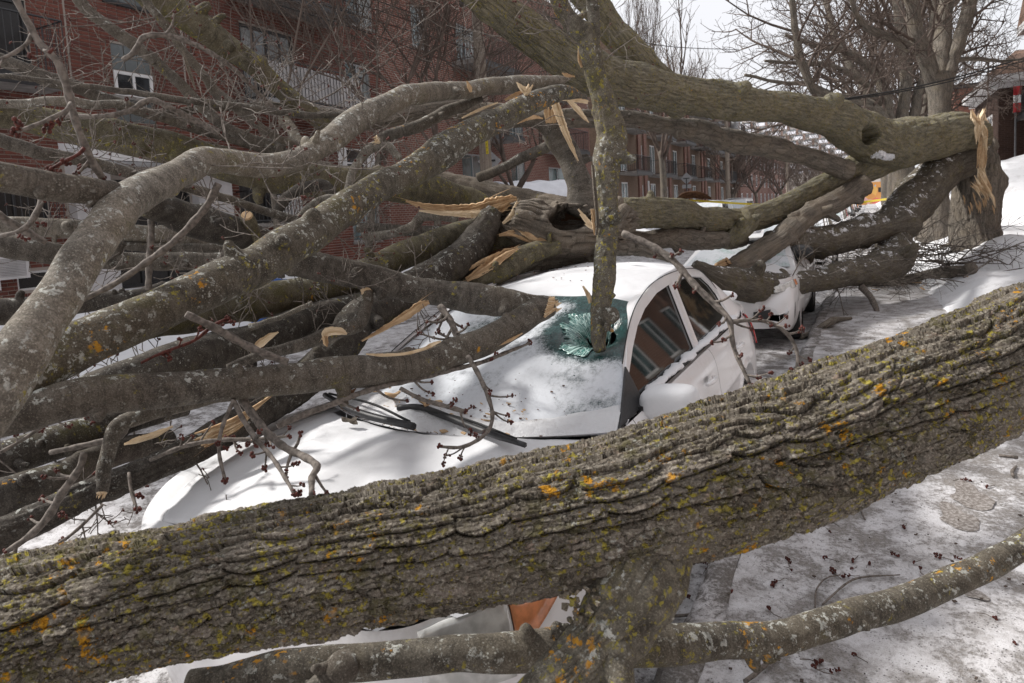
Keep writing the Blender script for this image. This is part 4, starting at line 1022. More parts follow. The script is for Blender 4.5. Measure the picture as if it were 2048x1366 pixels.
# small trees in front of the brick wall
bare('small_tree', 'dense brown leafless tree in front of the brick block, left of the pole', *tuple(at(872, 452, 15.5)), 7.6, 404, None, r=.075, kids=(9, 7, 5), spread=.8, trunk=.22, rmin=.005, up=.25, curv=.3)
bare('small_tree', 'thin-twigged leafless tree against the brick wall above the mid-left limbs', *tuple(at(735, 470, 14.5)), 8.2, 405, None, r=.07, kids=(8, 6, 4), spread=.7, trunk=.25, rmin=.005, up=.25, curv=.3)
bare('small_tree', 'leafless clump of slender stems before the white shelter', *tuple(at(1040, 425, 20.5)), 6.0, 406, None, r=.10, kids=(5, 4, 3), spread=.75, trunk=.10, rmin=.008, up=.25, curv=.18)
bare('small_tree', 'forked leafless tree with a dark trunk in front of the farther brick block', *tuple(at(1329, 425, 40)), 9.5, 407, None, r=.19, kids=(5, 5, 3), spread=.6, trunk=.38, rmin=.010)
bare('small_tree', 'leafless tree close to the balcony at the top left of centre', *tuple(at(560, 520, 11.5)), 7.4, 408, None, r=.05, kids=(8, 6, 4), spread=.8, trunk=.3, rmin=.004, up=.2, curv=.32)

# ---- poles, wires, sign, tape
def pole(label, px, py, d, r, z0, z1, arms=True, tagc=False):
    p = at(px, py, d); root = empty('utility_pole', (p[0], p[1], z0)); tag(root, label, 'utility pole')
    b = MB(); b.tube([(p[0], p[1], z0), (p[0], p[1], (z0+z1)/2), (p[0], p[1], z1)], [r*1.1, r, r*.8], 14, step=.5); b.obj('shaft', M['pole_wood'], root, smooth=True)
    if arms:
        b = MB()
        for z in (z1-.6, z1-1.5): b.box((p[0]-.75, p[1]-.06, z-.06), (p[0]+.75, p[1]+.06, z+.06))
        b.obj('crossarm', M['pole_wood'], root)
        for k in range(3):
            b = MB(); b.tube([(p[0]-.6+k*.6, p[1], z1-.54), (p[0]-.6+k*.6, p[1], z1-.36)], .05, 8); b.obj('insulator', M['grey_metal'], root)
    return root, p
pr, pp = pole('weathered wooden utility pole before the brick block with a yellow tag', 970, 300, 18, .155, .3, 9.2)
M['yellow'] = plain('yellow plastic', (.62, .48, .02), .5)
q = at(974, 291, 17.8); b = MB(); b.box((q[0]-.035, q[1]-.01, q[2]-.22), (q[0]+.035, q[1]+.0, q[2]+.22)); b.obj('number_tag', M['yellow'], pr)
for k, ch in enumerate('1171'):
    glyph('tag_digit', ch, .085, .002, M['black_metal'], pr, (q[0]-pr.location[0], q[1]-.013-pr.location[1], q[2]+.10-k*.1-pr.location[2]), (math.pi/2, 0, 0))
for k in range(2):
    b = MB(); b.tube([(pp[0]-.2-k*.12, pp[1]-.16, 8.1-k*.4), (pp[0]-.2-k*.12, pp[1]-.16, 7.7-k*.4)], .09, 10); b.obj('wire_box', M['black_metal'], pr)
pole('tall utility pole with a transformer farther down, before the brown balconies', 1456, 380, 52, .16, .1, 9.6)
pole('slim far utility pole between the distant trees, left of the olive limb', 1574, 350, 85, .15, .1, 10)
b = MB(); q = at(1470, 250, 51.8); b.tube([(q[0], q[1], q[2]-.5), (q[0], q[1], q[2]+.6)], .28, 14); tag(b.obj('transformer', M['grey_metal'], loc=tuple(q), smooth=True), 'grey transformer can hung on the farther pole against the sky', 'transformer')
def wire(label, pts, r=.012, group=None):
    P = np.array([at(x, y, d) for x, y, d in pts]); P, _ = catmull(P, np.full(len(P), r), .3); b = MB(); b.tube(P, r, 5); o = b.obj('overhead_wire', M['rubber'], loc=tuple(P[0]), smooth=True); tag(o, label, 'wire', group)
for k, (y0, y1) in enumerate(((-18, 78), (0, 92), (22, 104), (52, 150))):
    wire(('topmost', 'second', 'third', 'lowest')[k]+' of the four black wires sloping across the brick towards the pole', [(560, y0-32-k*3, 13), (760, y0+22, 15.5), (965, y1, 18)], .011, 'wires to the pole')
wire('upper strand of the black cable bundle sweeping up to the right edge', [(1640, 206, 15), (1700, 196, 15.5), (1800, 180, 16.5), (1900, 158, 18), (2000, 130, 19.5), (2070, 108, 21)], .02, 'black cable bundle'); wire('lower strand of the black cable bundle sweeping up to the right edge', [(1640, 206, 15), (1700, 199, 15.5), (1800, 184, 16.5), (1900, 163, 18), (2000, 136, 19.5), (2070, 116, 21)], .016, 'black cable bundle'); wire('loose black cable branching down from the bundle at the right edge', [(2010, 128, 19.6), (2030, 132, 19.8), (2048, 140, 20), (2080, 165, 20)], .012)
wire('pale thin wire crossing the sky at top centre-right', [(1060, 25, 11), (1200, 60, 14), (1330, 92, 18), (1480, 100, 22)], .010)
def sign(label, px, py, d, s, face, rz=0, tab=True, z0=.1):
    p = at(px, py, d); root = empty('road_sign', (p[0], p[1], z0), rz); tag(root, label, 'road sign')
    b = MB(); b.prism([(0, -.02, p[2]-z0-s), (s, -.02, p[2]-z0), (0, -.02, p[2]-z0+s), (-s, -.02, p[2]-z0)], (0, .012, 0)); me = b.mesh('panel', M['grey_metal']); o = link('panel', me, root)
    if tab: b = MB(); b.box((-s*.75, -.02, p[2]-z0-s*1.62), (s*.75, -.008, p[2]-z0-s*1.0)); link('tab_panel', b.mesh('tab_panel', M['grey_metal']), root)
    b = MB(); b.tube([(0, -.045, 0), (0, -.045, p[2]-z0+s*.05)], .03, 8); b.box((-s*.5, -.05, p[2]-z0-.02), (s*.5, -.022, p[2]-z0+.03)); link('post', b.mesh('post', M['black_metal']), root)
sign('grey back of a diamond road sign with a tab below, beside the far brick block', 1373, 357, 42, .37, 1)
sign('edge of a grey diamond sign just behind the near utility pole', 979, 322, 19.2, .33, 1, .5, False)
pts = [(1295, 397, 27), (1400, 402, 26), (1500, 408, 25.4), (1600, 411, 24.8), (1690, 408, 24.2), (1750, 401, 23.6), (1806, 394, 23)]
P = np.array([at(*p) for p in pts]); P, _ = catmull(P, np.full(len(P), 1.), .15); sw_ = np.sin(np.arange(len(P))*.35)*.5
b = MB(); b.grid(np.array([[p+_v(0, .02*math.sin(t*3), 0.035*math.cos(t*.6)), p-_v(0, .02*math.sin(t*3), .035*math.cos(t*.6)+.003)] for p, t in zip(P, sw_)])); o = b.obj('caution_tape', M['yellow'], loc=tuple(P[0])); tag(o, 'thin yellow caution tape stretched across the street beyond the limbs', 'caution tape'); mm = o.modifiers.new('s', 'SOLIDIFY'); mm.thickness = .002
# white shelter roof in front of the far brick, blue bin on the left
g0 = at(1030, 420, 23); g1 = at(1200, 420, 24.5)
SH = empty('car_shelter', tuple((g0+g1)/2*_v(1, 1, 0)+_v(0, 0, .2))); tag(SH, 'white fabric car shelter with a wrinkled roof behind the hollow trunk', 'shelter')
zt = at(1100, 357, 23.8)[2]; rows = []
dirs = (g1-g0)/np.linalg.norm(g1-g0)*_v(1, 1, 0); nn = _v(-dirs[1], dirs[0], 0)
for t in np.linspace(0, 1, 30):
    row = []
    for (o_, z) in ((-.05, .3), (-.02, zt-.75), (.15, zt-.5), (.7, zt-.12), (1.5, zt), (2.3, zt-.12), (2.9, zt-.5), (3.05, .3)):
        p = g0+(g1-g0)*t+nn*o_; row.append((p[0], p[1], z-.035*math.sin(t*math.pi*4)**2*(z > 1)+.02*math.sin(t*23+o_*5)))
    rows.append(row)
b = MB(); b.grid(np.array(rows)); o = b.obj('cover', plain('white tarpaulin', (.72, .73, .77), .7, nscale=3, namt=.05), SH, smooth=True); mm = o.modifiers.new('s', 'SOLIDIFY'); mm.thickness = .02
p = onx(540, 566, -9.6); BB = empty('recycling_bin', (p[0], p[1], .1)); tag(BB, 'blue plastic recycling bin glimpsed between limbs at left', 'bin')
M['blue'] = plain('blue plastic', (.02, .10, .36), .45)
zt = p[2]
b = MB(); b.add([(p[0]-.26, p[1]-.26, .12), (p[0]+.26, p[1]-.26, .12), (p[0]+.26, p[1]+.26, .12), (p[0]-.26, p[1]+.26, .12), (p[0]-.31, p[1]-.31, zt-.05), (p[0]+.31, p[1]-.31, zt-.05), (p[0]+.31, p[1]+.31, zt-.05), (p[0]-.31, p[1]+.31, zt-.05)], [(0, 3, 2, 1), (4, 5, 6, 7), (0, 1, 5, 4), (1, 2, 6, 5), (2, 3, 7, 6), (3, 0, 4, 7)]); b.obj('body', M['blue'], BB)
b = MB(); b.prism([(p[0]-.34, p[1]-.34, zt-.045), (p[0]+.34, p[1]-.34, zt-.045), (p[0]+.34, p[1]-.34, zt+.02), (p[0]-.34, p[1]-.34, zt+.06)], (0, .68, 0)); b.obj('lid', M['blue'], BB)
# ================================================================== VEHICLES
def paint(name, col, rough=.32, coat=.6):
    s = NT(name); ob = s.tc.outputs['Object']; n = s.noise(ob, 2.4, 5, .6); f = s.noise(ob, 30, 4, .7)
    d = s.math('MULTIPLY', s.step(n, .45, .7), s.step(f, .4, .65))
    c = s.mix(s.math('MULTIPLY', d, .22), col, (.42, .39, .36))
    return s.fin(c, s.math('ADD', s.math('MULTIPLY', d, .3), rough), spec=.5, coat=coat)
M['white_car'] = paint('salt stained white car paint', (.74, .73, .735))
M['dark_car'] = paint('dark grey car paint', (.035, .036, .04)); M['red_car'] = paint('red car paint', (.30, .018, .03)); M['silver_car'] = paint('silver car paint', (.36, .36, .37)); M['blue_car'] = paint('dark blue car paint', (.02, .03, .075))
M['plastic'] = plain('black plastic', (.025, .025, .027), .5, nscale=80, namt=.2)
M['car_glass'] = glass_mat('dark car glass', (.010, .012, .012), .03, .3)
M['red_lens'] = plain('red lamp lens', (.40, .02, .02), .2, coat=.5); M['amber'] = plain('amber indicator lens', (.78, .30, .13), .18, coat=.6, nscale=25); M['clear_lens'] = plain('clear headlamp lens', (.62, .62, .60), .12, coat=.8, nscale=18, namt=.15)
M['rim'] = plain('alloy rim', (.32, .32, .33), .35, metal=.8)
# frosted windscreen: snow dust over teal laminated glass
def frost(name, cov, col=(.62, .645, .68), glass=(.012, .034, .033)):
    s = NT(name); ob = s.tc.outputs['Object']; n = s.noise(ob, 3.2, 6, .65); f = s.noise(s.map(ob, (1, .55, 1)), 42, 5, .75); sp = s.noise(ob, 150, 3, .7)
    k = s.math('ADD', s.math('MULTIPLY', n, .8), s.math('ADD', s.math('MULTIPLY', f, .42), s.math('MULTIPLY', sp, .28)))
    a = s.attr('bare') if cov else None
    m = s.step(s.math('SUBTRACT', k, a) if a else k, .50, .77)
    snowc = s.mix(s.step(s.math('ADD', n, s.math('MULTIPLY', f, .6)), .55, .95), tuple(x*.80 for x in col), col)
    c = s.mix(m, s.mix(s.step(f, .4, .7), glass, tuple(x*2.3 for x in glass)), snowc)
    h = s.math('ADD', s.math('MULTIPLY', m, .5), s.math('ADD', f, s.math('MULTIPLY', sp, .5)))
    return s.fin(c, s.step(m, 0, 1, .12, .85), s.bump(h, .35, .006), spec=.5)
M['frost_glass'] = frost('frosted windscreen', True)
M['frost_far'] = frost('frosted far windscreen', False, glass=(.20, .33, .30))

def wheel(parent, x, y, r=.305, wd=.2, side=1, z=None):
    z = r if z is None else z
    b = MB(); a = np.linspace(0, 2*math.pi, 33)
    prof = [(-wd/2, r*.68), (-wd/2, r*.93), (-wd/2+.03, r), (wd/2-.03, r), (wd/2, r*.93), (wd/2, r*.68)]
    b.grid(np.array([[(x+p*side, y+q*math.cos(t), z+q*math.sin(t)) for t in a] for p, q in prof]))
    wobj = b.obj('wheel', M['rubber'], parent, smooth=True)
    rb_ = MB(); px = x+side*wd*.36
    rb_.grid(np.array([[(px+dx*side, y+q*math.cos(t), z+q*math.sin(t)) for t in a] for dx, q in ((.02, r*.7), (.0, r*.62), (-.05, r*.58), (-.05, .02))]))
    for k in range(7):
        t = k*2*math.pi/7; d = _v(0, math.cos(t), math.sin(t)); e = _v(0, -math.sin(t), math.cos(t)); c = _v(px-.02*side, y, z)
        rb_.prism([c+d*.03-e*.03, c+d*.03+e*.03, c+d*r*.62+e*.018, c+d*r*.62-e*.018], (.025*side, 0, 0))
    rb_.obj('rim', M['rim'], wobj)
    return wobj

def spow(v, p): return np.sign(v)*np.abs(v)**p
def generic_car(label, cat, group, x, y0, col='white_car', L=4.3, W=1.72, H=1.46, hood=.92, tail=None, snow=True, glass='car_glass', ws='frost_far', tall=0., facing=1):
    "car with its nose at y0 looking down -Y (facing=1) or its tail at y0 (facing=-1)"
    root = empty('parked_car', (x, y0+L/2, 0)); tag(root, label, cat, group)
    X = lambda u: x+u
    Y = (lambda v: y0+v) if facing == 1 else (lambda v: y0+L-v)
    tail = tail or hood+.06
    hw = W/2
    st = [(0, .80, .30, .56), (.05, .90, .26, .66), (.2, .97, .22, hood-.14), (.55, 1, .2, hood-.06), (1.05, 1, .2, hood), (1.3, 1, .2, hood+.02), (L-1.1, 1, .2, tail), (L-.3, .98, .22, tail), (L-.06, .93, .28, tail-.1), (L, .86, .34, tail-.25)]
    vs = np.linspace(0, L, 90)
    sv = np.array([s_[0] for s_ in st])
    wf, zb, zt = (np.interp(vs, sv, [s_[k] for s_ in st]) for k in (1, 2, 3))
    G = []
    for v, a, b0, t in zip(vs, wf, zb, zt):
        w_ = hw*a
        half = [(0, t), (.5*w_, t), (.8*w_, t-.012), (.93*w_, t-.04), (.985*w_, t-.1), (w_, t-.2), (w_, (t+b0)*.52), (w_*.985, b0+.1), (w_*.93, b0)]
        ring = [(-p, q) for p, q in half[::-1]] + half[1:]
        for i, (p, q) in enumerate(ring):
            for wy in (.85, L-.85):
                dd = math.hypot(v-wy, q-.31)
                if dd < .36 and abs(p) > .8*hw: ring[i] = (p*(.80 if dd < .33 else .93), q); p = ring[i][0]
        G.append([(X(p), Y(v), q) for p, q in ring])
    G = np.array(G)
    if facing == 1: G = G[:, ::-1]
    b = MB(); b.grid(G)
    for e in (0, -1):
        c = G[e].mean(0); k = len(G[e]); b.add(np.vstack([G[e], c]), None, [(i, i+1, k) if (e == 0) else (i+1, i, k) for i in range(k-1)])
    b.obj('body', M[col], root, smooth=True)
    # cabin
    ya, yb, yc, yd = 1.0, 1.75, L-1.35 if not tall else L-.45, L-.62 if not tall else L-.12
    wb, wt = hw*.93, hw*.74
    zr = H
    def gp(u, v, z): return (X(u), Y(v), z)
    base = [(ya, hood-.01), (yb, hood+.02), (yc, tail-.01), (yd, tail-.01)]
    b = MB()
    def quadgrid(A, Bq, C_, Dq, n=8, bul=0.03, nrm=(0, 0, 1)):
        A, Bq, C_, Dq = map(np.array, (A, Bq, C_, Dq)); u = np.linspace(0, 1, n)[:, None, None]; v = np.linspace(0, 1, n)[None, :, None]
        g = A*(1-u)*(1-v)+Bq*u*(1-v)+C_*u*v+Dq*(1-u)*v
        return g + np.array(nrm)*bul*(4*u*(1-u))
    roof = quadgrid(gp(-wt, yb, zr), gp(wt, yb, zr), gp(wt*.97, yc, zr-.02), gp(-wt*.97, yc, zr-.02), 10, .04)
    b.grid(roof if facing == 1 else roof[:, ::-1])
    for sgn in (-1, 1):
        P = [gp(sgn*wb, ya, hood-.03), gp(sgn*wb, yd, tail-.03), gp(sgn*wt, yc, zr-.02), gp(sgn*wt, yb, zr)]
        b.add(P, [(0, 1, 2, 3)])
    b.add([gp(-wb, ya, hood-.03), gp(wb, ya, hood-.03), gp(wt, yb, zr), gp(-wt, yb, zr)], [(0, 1, 2, 3)])
    b.add([gp(-wb, yd, tail-.03), gp(wb, yd, tail-.03), gp(wt, yc, zr-.02), gp(-wt, yc, zr-.02)], [(3, 2, 1, 0)])
    b.obj('cabin', M[col], root)
    # windows, a few mm proud of the cabin, between the pillars
    def inset(P, m, off):
        P = [np.array(p, float) for p in P]; c = sum(P)/len(P); n_ = np.cross(P[1]-P[0], P[2]-P[0]); n_ /= np.linalg.norm(n_)
        if n_ @ (c-np.array([x, y0+L/2, .9])) < 0: n_ = -n_
        return [p+(c-p)/np.linalg.norm(c-p)*m+n_*off for p in P]
    q = MB(); q.prism(inset([gp(-wb, ya, hood), gp(wb, ya, hood), gp(wt, yb, zr), gp(-wt, yb, zr)], .09, .004), (0, -.004*facing, .003)); q.obj('windscreen', M[ws], root)
    q = MB(); q.prism(inset([gp(-wb, yd, tail), gp(wb, yd, tail), gp(wt, yc, zr-.02), gp(-wt, yc, zr-.02)], .1, .004), (0, .004*facing, .003)); q.obj('rear_window', M[ws], root)
    for sgn in (-1, 1):
        def sp(v, f):
            z0 = hood if v < L*.5 else tail
            return gp(sgn*(wb+(wt-wb)*f), v, z0+(zr-.01-z0)*f)
        vm = (yb+yc)/2+.02
        for (a0, a1, t0, t1) in ((ya+.28, vm-.03, yb+.08, vm-.03), (vm+.04, yd-.35, vm+.04, yc-.05)):
            q = MB(); P = [sp(a0, .08), sp(a1, .08), sp(t1, .86), sp(t0, .86)]; q.prism([np.array(p)+(sgn*.006, 0, 0) for p in P], (sgn*.004, 0, 0)); q.obj('side_window', M[glass], root)
        wheel(root, X(sgn*(hw-.1)), Y(.85), side=sgn); wheel(root, X(sgn*(hw-.1)), Y(L-.85), side=sgn)
        q = MB(); q.box((X(sgn*(hw+.10))-.1, Y(1.25)-.05, hood+.03), (X(sgn*(hw+.10))+.1, Y(1.25)+.06, hood+.17)); mo_ = q.obj('mirror', M['plastic' if col != 'white_car' else col], root); bevel(mo_, .03)
        q = MB(); q.box((X(sgn*hw*.68)-.2, Y(.03)-.03, hood-.29), (X(sgn*hw*.68)+.2, Y(.10)+.03, hood-.17)); ho_ = q.obj('headlight', M['clear_lens'], root); bevel(ho_, .03)
        q = MB(); q.box((X(sgn*hw*.78)-.13, Y(L-.10)-.05, tail-.32), (X(sgn*hw*.78)+.13, Y(L-.03)+.05, tail-.1)); to_ = q.obj('taillight', M['red_lens'], root); bevel(to_, .03)
    q = MB(); q.box((x-.5, Y(-.005)-.012, .36), (x+.5, Y(-.005)+.03, .5)); q.obj('grille', M['plastic'], root)
    if snow:
        q = MB(); g = roof.copy(); g[:, :, 2] += .015+.03*np.abs(vnoise(g[:, :, 0]*3, g[:, :, 1]*3, g[:, :, 2]*0, 5)); q.grid(g if facing == 1 else g[:, ::-1]); so_ = q.obj('roof_snow', M['snow_car'], root, smooth=True); mm = so_.modifiers.new('s', 'SOLIDIFY'); mm.thickness = .03
    return root
# distant vehicles
generic_car('white van on the far left of the street, roof showing over the lower limb', 'van', None, -8.1, 38.0, 'white_car', 5.0, 1.9, 1.95, 1.1, tall=1, ws='frost_far')
generic_car('second white van, parked behind the first on the far left', 'van', None, -8.0, 46.0, 'white_car', 5.0, 1.9, 2.05, 1.1, tall=1)
generic_car('white car with a frosted teal windscreen, third in the parked row', 'car', None, -1.62, 16.4, 'white_car', 4.3, 1.72, 1.5, .95)
generic_car('white van with red rear lights, fourth in the parked row', 'van', None, -1.58, 24.5, 'white_car', 4.7, 1.75, 1.85, 1.0, tall=1)
generic_car('red hatchback beyond the white van in the parked row', 'car', None, -1.6, 31.0, 'red_car', 4.0, 1.7, 1.5, .95, tall=1, snow=False)
generic_car('dark grey car parked beside the pavement before the mural', 'car', 'dark cars down the street', -1.6, 37.5, 'dark_car', 4.5, 1.8, 1.7, 1.0, tall=1, snow=False)
generic_car('silver car parked between two dark cars far down the kerb', 'car', None, -1.6, 44.5, 'silver_car', 4.4, 1.8, 1.6, .95, snow=False)
generic_car('farthest dark car at the end of the parked row', 'car', 'dark cars down the street', -1.6, 52, 'dark_car', 4.6, 1.8, 1.7, 1.0, tall=1, snow=False)
# second car: white hatchback with its nose crushed under the limbs
c2 = generic_car('white hatchback with crumpled bonnet and black mirror, nose pinned under the fallen limbs', 'car', None, -1.68, 8.85, 'white_car', 4.1, 1.72, 1.22, .93, tall=1, ws='frost_far')
for ch in list(c2.children):
    if ch.name.startswith(('mirror', 'headlight', 'grille')): bpy.data.objects.remove(ch)
def local(b, *a, **k): return b.obj(*a, **k)
g = []
for v in np.linspace(0, 1, 30):
    row = []
    for u in np.linspace(-1, 1, 40):
        X_ = -1.68+u*(.62+.1*v); Y_ = 9.0+v*1.0; Z_ = .80+.17*v**.7-.06*u**4+.06*math.exp(-((u-.55)/.3)**2-((v-.6)/.35)**2)+.015*math.sin(u*5+v*4)*v
        row.append((X_, Y_, Z_))
    g.append(row)
b = MB(); b.grid(np.array(g)); hd = b.obj('crumpled_bonnet', M['snow_car'], c2, smooth=True); mm = hd.modifiers.new('s', 'SOLIDIFY'); mm.thickness = .02
# bulging corner of the front fender, lamp unit with amber end, fog lamp recess
b = MB(); g = []
for t in np.linspace(-.15, 1, 26):
    a = t*math.pi/2; row = []
    for z in np.linspace(.26, .86, 18):
        k = 1-.10*((z-.5)/.36)**2
        row.append((-1.68+.87*k*max(math.cos(a), 0)**.6 if t > 0 else -1.68+.87*k, 9.72-.9*k*spow(np.array(math.sin(a)), .6), z))
    g.append(row)
b.grid(np.array(g)[:, ::-1]); b.obj('bumper_corner', M['white_car'], c2, smooth=True)
def c2patch(nm, mat, ta, tb, lo, hi, th=.012):
    g = []
    for t in np.linspace(ta, tb, 12):
        a = t*math.pi/2; f_ = (t-ta)/(tb-ta); row = []
        for z in np.linspace(lo(f_), hi(f_), 8):
            k = 1-.10*((z-.5)/.36)**2; row.append((-1.68+.87*k*max(math.cos(a), 0)**.6+.022, 9.72-.9*k*math.sin(a)**.6-.026, z))
        g.append(row)
    b = MB(); b.grid(np.array(g)[:, ::-1]); o = b.obj(nm, M[mat], c2, smooth=True); m_ = o.modifiers.new('s', 'SOLIDIFY'); m_.thickness = th
c2patch('fog_lamp_recess', 'plastic', .30, .85, lambda f: .34+.06*f, lambda f: .59-.11*f)
c2patch('headlight', 'clear_lens', .18, .62, lambda f: .74-.03*f, lambda f: .84-.06*f)
c2patch('indicator', 'amber', .10, .18, lambda f: .76, lambda f: .83)
b = MB(); b.prism([(-1.5, 8.9, .83), (-1.2, 8.97, .855), (-1.2, 9.02, .87), (-1.5, 8.96, .85)], (0, 0, .02)); b.obj('badge_strip', M['plastic'], c2)
mc = at(1602, 502, 9.75)
b = MB()
g = []
for t in np.linspace(0, math.pi, 14):
    g.append([(mc[0]+.165*math.cos(a)*math.sin(t)**.5, mc[1]+.07*math.cos(t), mc[2]+.095*spow(np.array(math.sin(a)), .7)*math.sin(t)**.5) for a in np.linspace(0, 2*math.pi, 21)])
b.grid(np.array(g)); b.box((mc[0]-.22, mc[1]-.02, mc[2]-.07), (mc[0]-.1, mc[1]+.02, mc[2]+.0)); b.obj('mirror', M['plastic'], c2, smooth=True)

# ------------------------------------------------------------------ main car, driver's side towards the pavement
XC, HWD = -1.665, .845
K = empty('crushed_car', (XC, 3.7, 0)); tag(K, 'snow-covered white sedan crushed under the fallen tree, windscreen pierced by a limb', 'car')
def side_off(z):
    "half width of the body side at height z"
    return HWD-.012*((z-.55)/.25)**2*(z < .55)-.03*np.clip((z-.62)/.25, 0, 1)**1.3-.05*np.clip((z-.84)/.12, 0, 1)**2
def arch(y, z):
    r1 = np.hypot(y-2.30, z-.31); r2 = np.hypot(y-5.20, z-.31)
    r = np.minimum(r1, r2); return np.where(r < .335, .17, 0.)+np.where((r >= .335) & (r < .375), -.012, 0.)
def panel(name, y0, y1, sgn, z0=.2, z1=.958, mat='white_car'):
    ny, nz = max(6, int((y1-y0)/.02)), 56
    Yv = np.linspace(y0, y1, ny)[:, None]+np.zeros((1, nz)); Zv = np.linspace(z0, z1, nz)[None]+np.zeros((ny, 1))
    o = side_off(Zv)-arch(Yv, Zv)
    o = o+.006*np.exp(-((Zv-.66)/.02)**2)
    G = bulge(np.stack([XC+sgn*o, Yv, Zv], -1))
    b = MB(); b.grid(G if sgn > 0 else G[:, ::-1]); return b.obj(name, M[mat], K, smooth=True)
def bulge(G):
    'far front corner pushed outwards by the fallen limbs'
    G = np.array(G, float); x, y = G[..., 0], G[..., 1]
    G[..., 0] = x-.14*sstep(2.75, 1.7, y)*np.clip((XC-x)/.85, 0, 1.2); return G
def hz(y): return np.interp(y, [1.40, 1.48, 1.56, 1.75, 2.0, 2.3, 2.8], [.70, .775, .805, .86, .91, .948, .957])
doors = {}
for sgn in (1, -1):
    panel('fender', 2.2, 2.722, sgn); doors[sgn] = (panel('front_door', 2.727, 4.247, sgn), panel('rear_door', 4.253, 5.05, sgn)); panel('rear_quarter', 5.055, 5.5, sgn)
    # dark gap behind the panel joints
    b = MB(); b.box((XC+sgn*.73-.01, 2.75, .45), (XC+sgn*.73+.01, 4.75, .9)); b.obj('door_gap', M['plastic'], K)
    for nose in (1, 0):
        ph = np.linspace(0, math.pi/2, 40); nz = 40; G = []
        for p in ph:
            c_, s_ = abs(math.cos(p))**.556, abs(math.sin(p))**.556
            y = 2.2-.80*s_ if nose else 5.5+.62*s_
            zt = (hz(y)-.03 if nose else 1.0-.05*s_)
            zz = np.linspace(.2, zt, nz); o = side_off(zz)*c_*(1-.05*((zz-.5)/.3)**2*s_)
            yy = y+(0 if nose else 0)+(.05*((zz-.45)/.4)**2*s_ if nose else -.06*((zz-.55)/.4)**2*s_)
            ar = arch(np.full(nz, y), zz) if p < .8 else 0
            G.append(np.stack([XC+sgn*(o-ar), yy, zz], -1))
        G = bulge(G) if nose else np.array(G); flip = (sgn > 0) == bool(nose)
        b = MB(); b.grid(G[:, ::-1] if flip else G); b.obj('front_bumper' if nose else 'rear_bumper', M['white_car'], K, smooth=True)
        # lamps as lens patches set proud of the shell
        for nm, mat, pa, pb, za, zb in ((('indicator', 'amber', .34, .62, .60, .83), ('headlight', 'clear_lens', .63, 1.1, .55, .78)) if nose else (('taillight', 'red_lens', .22, .75, .70, .93),)):
            Q_ = []
            for p in np.linspace(pa, pb, 14):
                c_, s_ = abs(math.cos(p))**.556, abs(math.sin(p))**.556; y = 2.2-.80*s_ if nose else 5.5+.62*s_
                zt = hz(y)-.04 if nose else 1
                t = (p-pa)/(pb-pa)
                z_lo = za+(.10*(1-t) if nm == 'indicator' else 0); z_hi = min(zb+(.02*(1-t) if nose else 0), zt)
                zz = np.linspace(z_lo, z_hi, 10); o = (side_off(zz)*c_*(1-.05*((zz-.5)/.3)**2*s_))+.012*c_+.004*np.sin(np.linspace(0, math.pi, 10))
                yy = y+(.05*((zz-.45)/.4)**2*s_-.012*s_ if nose else -.06*((zz-.55)/.4)**2*s_+.012*s_)
                Q_.append(np.stack([XC+sgn*o, yy, zz], -1))
            Q_ = bulge(Q_) if nose else np.array(Q_); b = MB(); b.grid(Q_[:, ::-1] if flip else Q_); lo = b.obj(nm, M[mat], K, smooth=True); mm = lo.modifiers.new('s', 'SOLIDIFY'); mm.thickness = .012
    wheel(K, XC+sgn*.72, 2.30, side=sgn); wheel(K, XC+sgn*.72, 5.20, side=sgn)
# bonnet with snow, fender tops, slot round the bonnet
def planw(y): return HWD*np.clip(1-np.clip((2.2-y)/.80, 0, 1)**3.6, 0, 1)**.278
def cowl_y(u): return 2.27+.26*u*u
G = []
for v in np.linspace(0, 1, 60):
    row = []
    for u in np.linspace(-1, 1, 80):
        y = 1.555+(cowl_y(u)-1.555)*v
        hwid = max(planw(max(y, 1.56))-.115, .2); hwid = min(hwid, .735)
        x = XC+u*hwid
        z = hz(y)+.018-.045*abs(u)**3+.012*math.exp(-((abs(u)-.55)/.12)**2)*(1-v)**.3
        z += -.012*math.exp(-((u+.8)/.3)**2-((v-.7)/.4)**2)
        row.append((x, y, z))
    G.append(row)
G = bulge(G); G[:, :, 2] += .004*fbm(G[:, :, 0]*9, G[:, :, 1]*9, G[:, :, 2]*0, 3, 12)
b = MB(); b.grid(G); hd = b.obj('bonnet', M['snow_car'], K, smooth=True); mm = hd.modifiers.new('s', 'SOLIDIFY'); mm.thickness = .014
for sgn in (1, -1):
    G = []
    for y in np.linspace(1.50, 2.74, 60):
        w1 = planw(y)-.008; w0 = min(max(w1-.15, .19), .70); z = hz(y)
        w1 = min(w1, float(side_off(np.array(.955)))) if y > 2.1 else w1
        G.append([(XC+sgn*(w0+(w1-w0)*t), y, z-.028-.01*t*t) for t in np.linspace(0, 1, 8)])
    G = bulge(G); b = MB(); b.grid(G[:, ::-1] if sgn < 0 else G); b.obj('fender_top', M['snow_car'], K, smooth=True)
G = np.array([[(XC+u*(planw(max(y, 1.42))-.02), y+.02*u*u, hz(y)-.02) for u in np.linspace(-1, 1, 40)] for y in np.linspace(1.41, 1.54, 8)]); G = bulge(G)
b = MB(); b.grid(G); b.obj('bumper_top', M['snow_car'], K, smooth=True)
b = MB(); b.box((XC-.7, 1.54, .62), (XC+.7, 2.6, .70)); b.obj('engine_bay', M['plastic'], K)
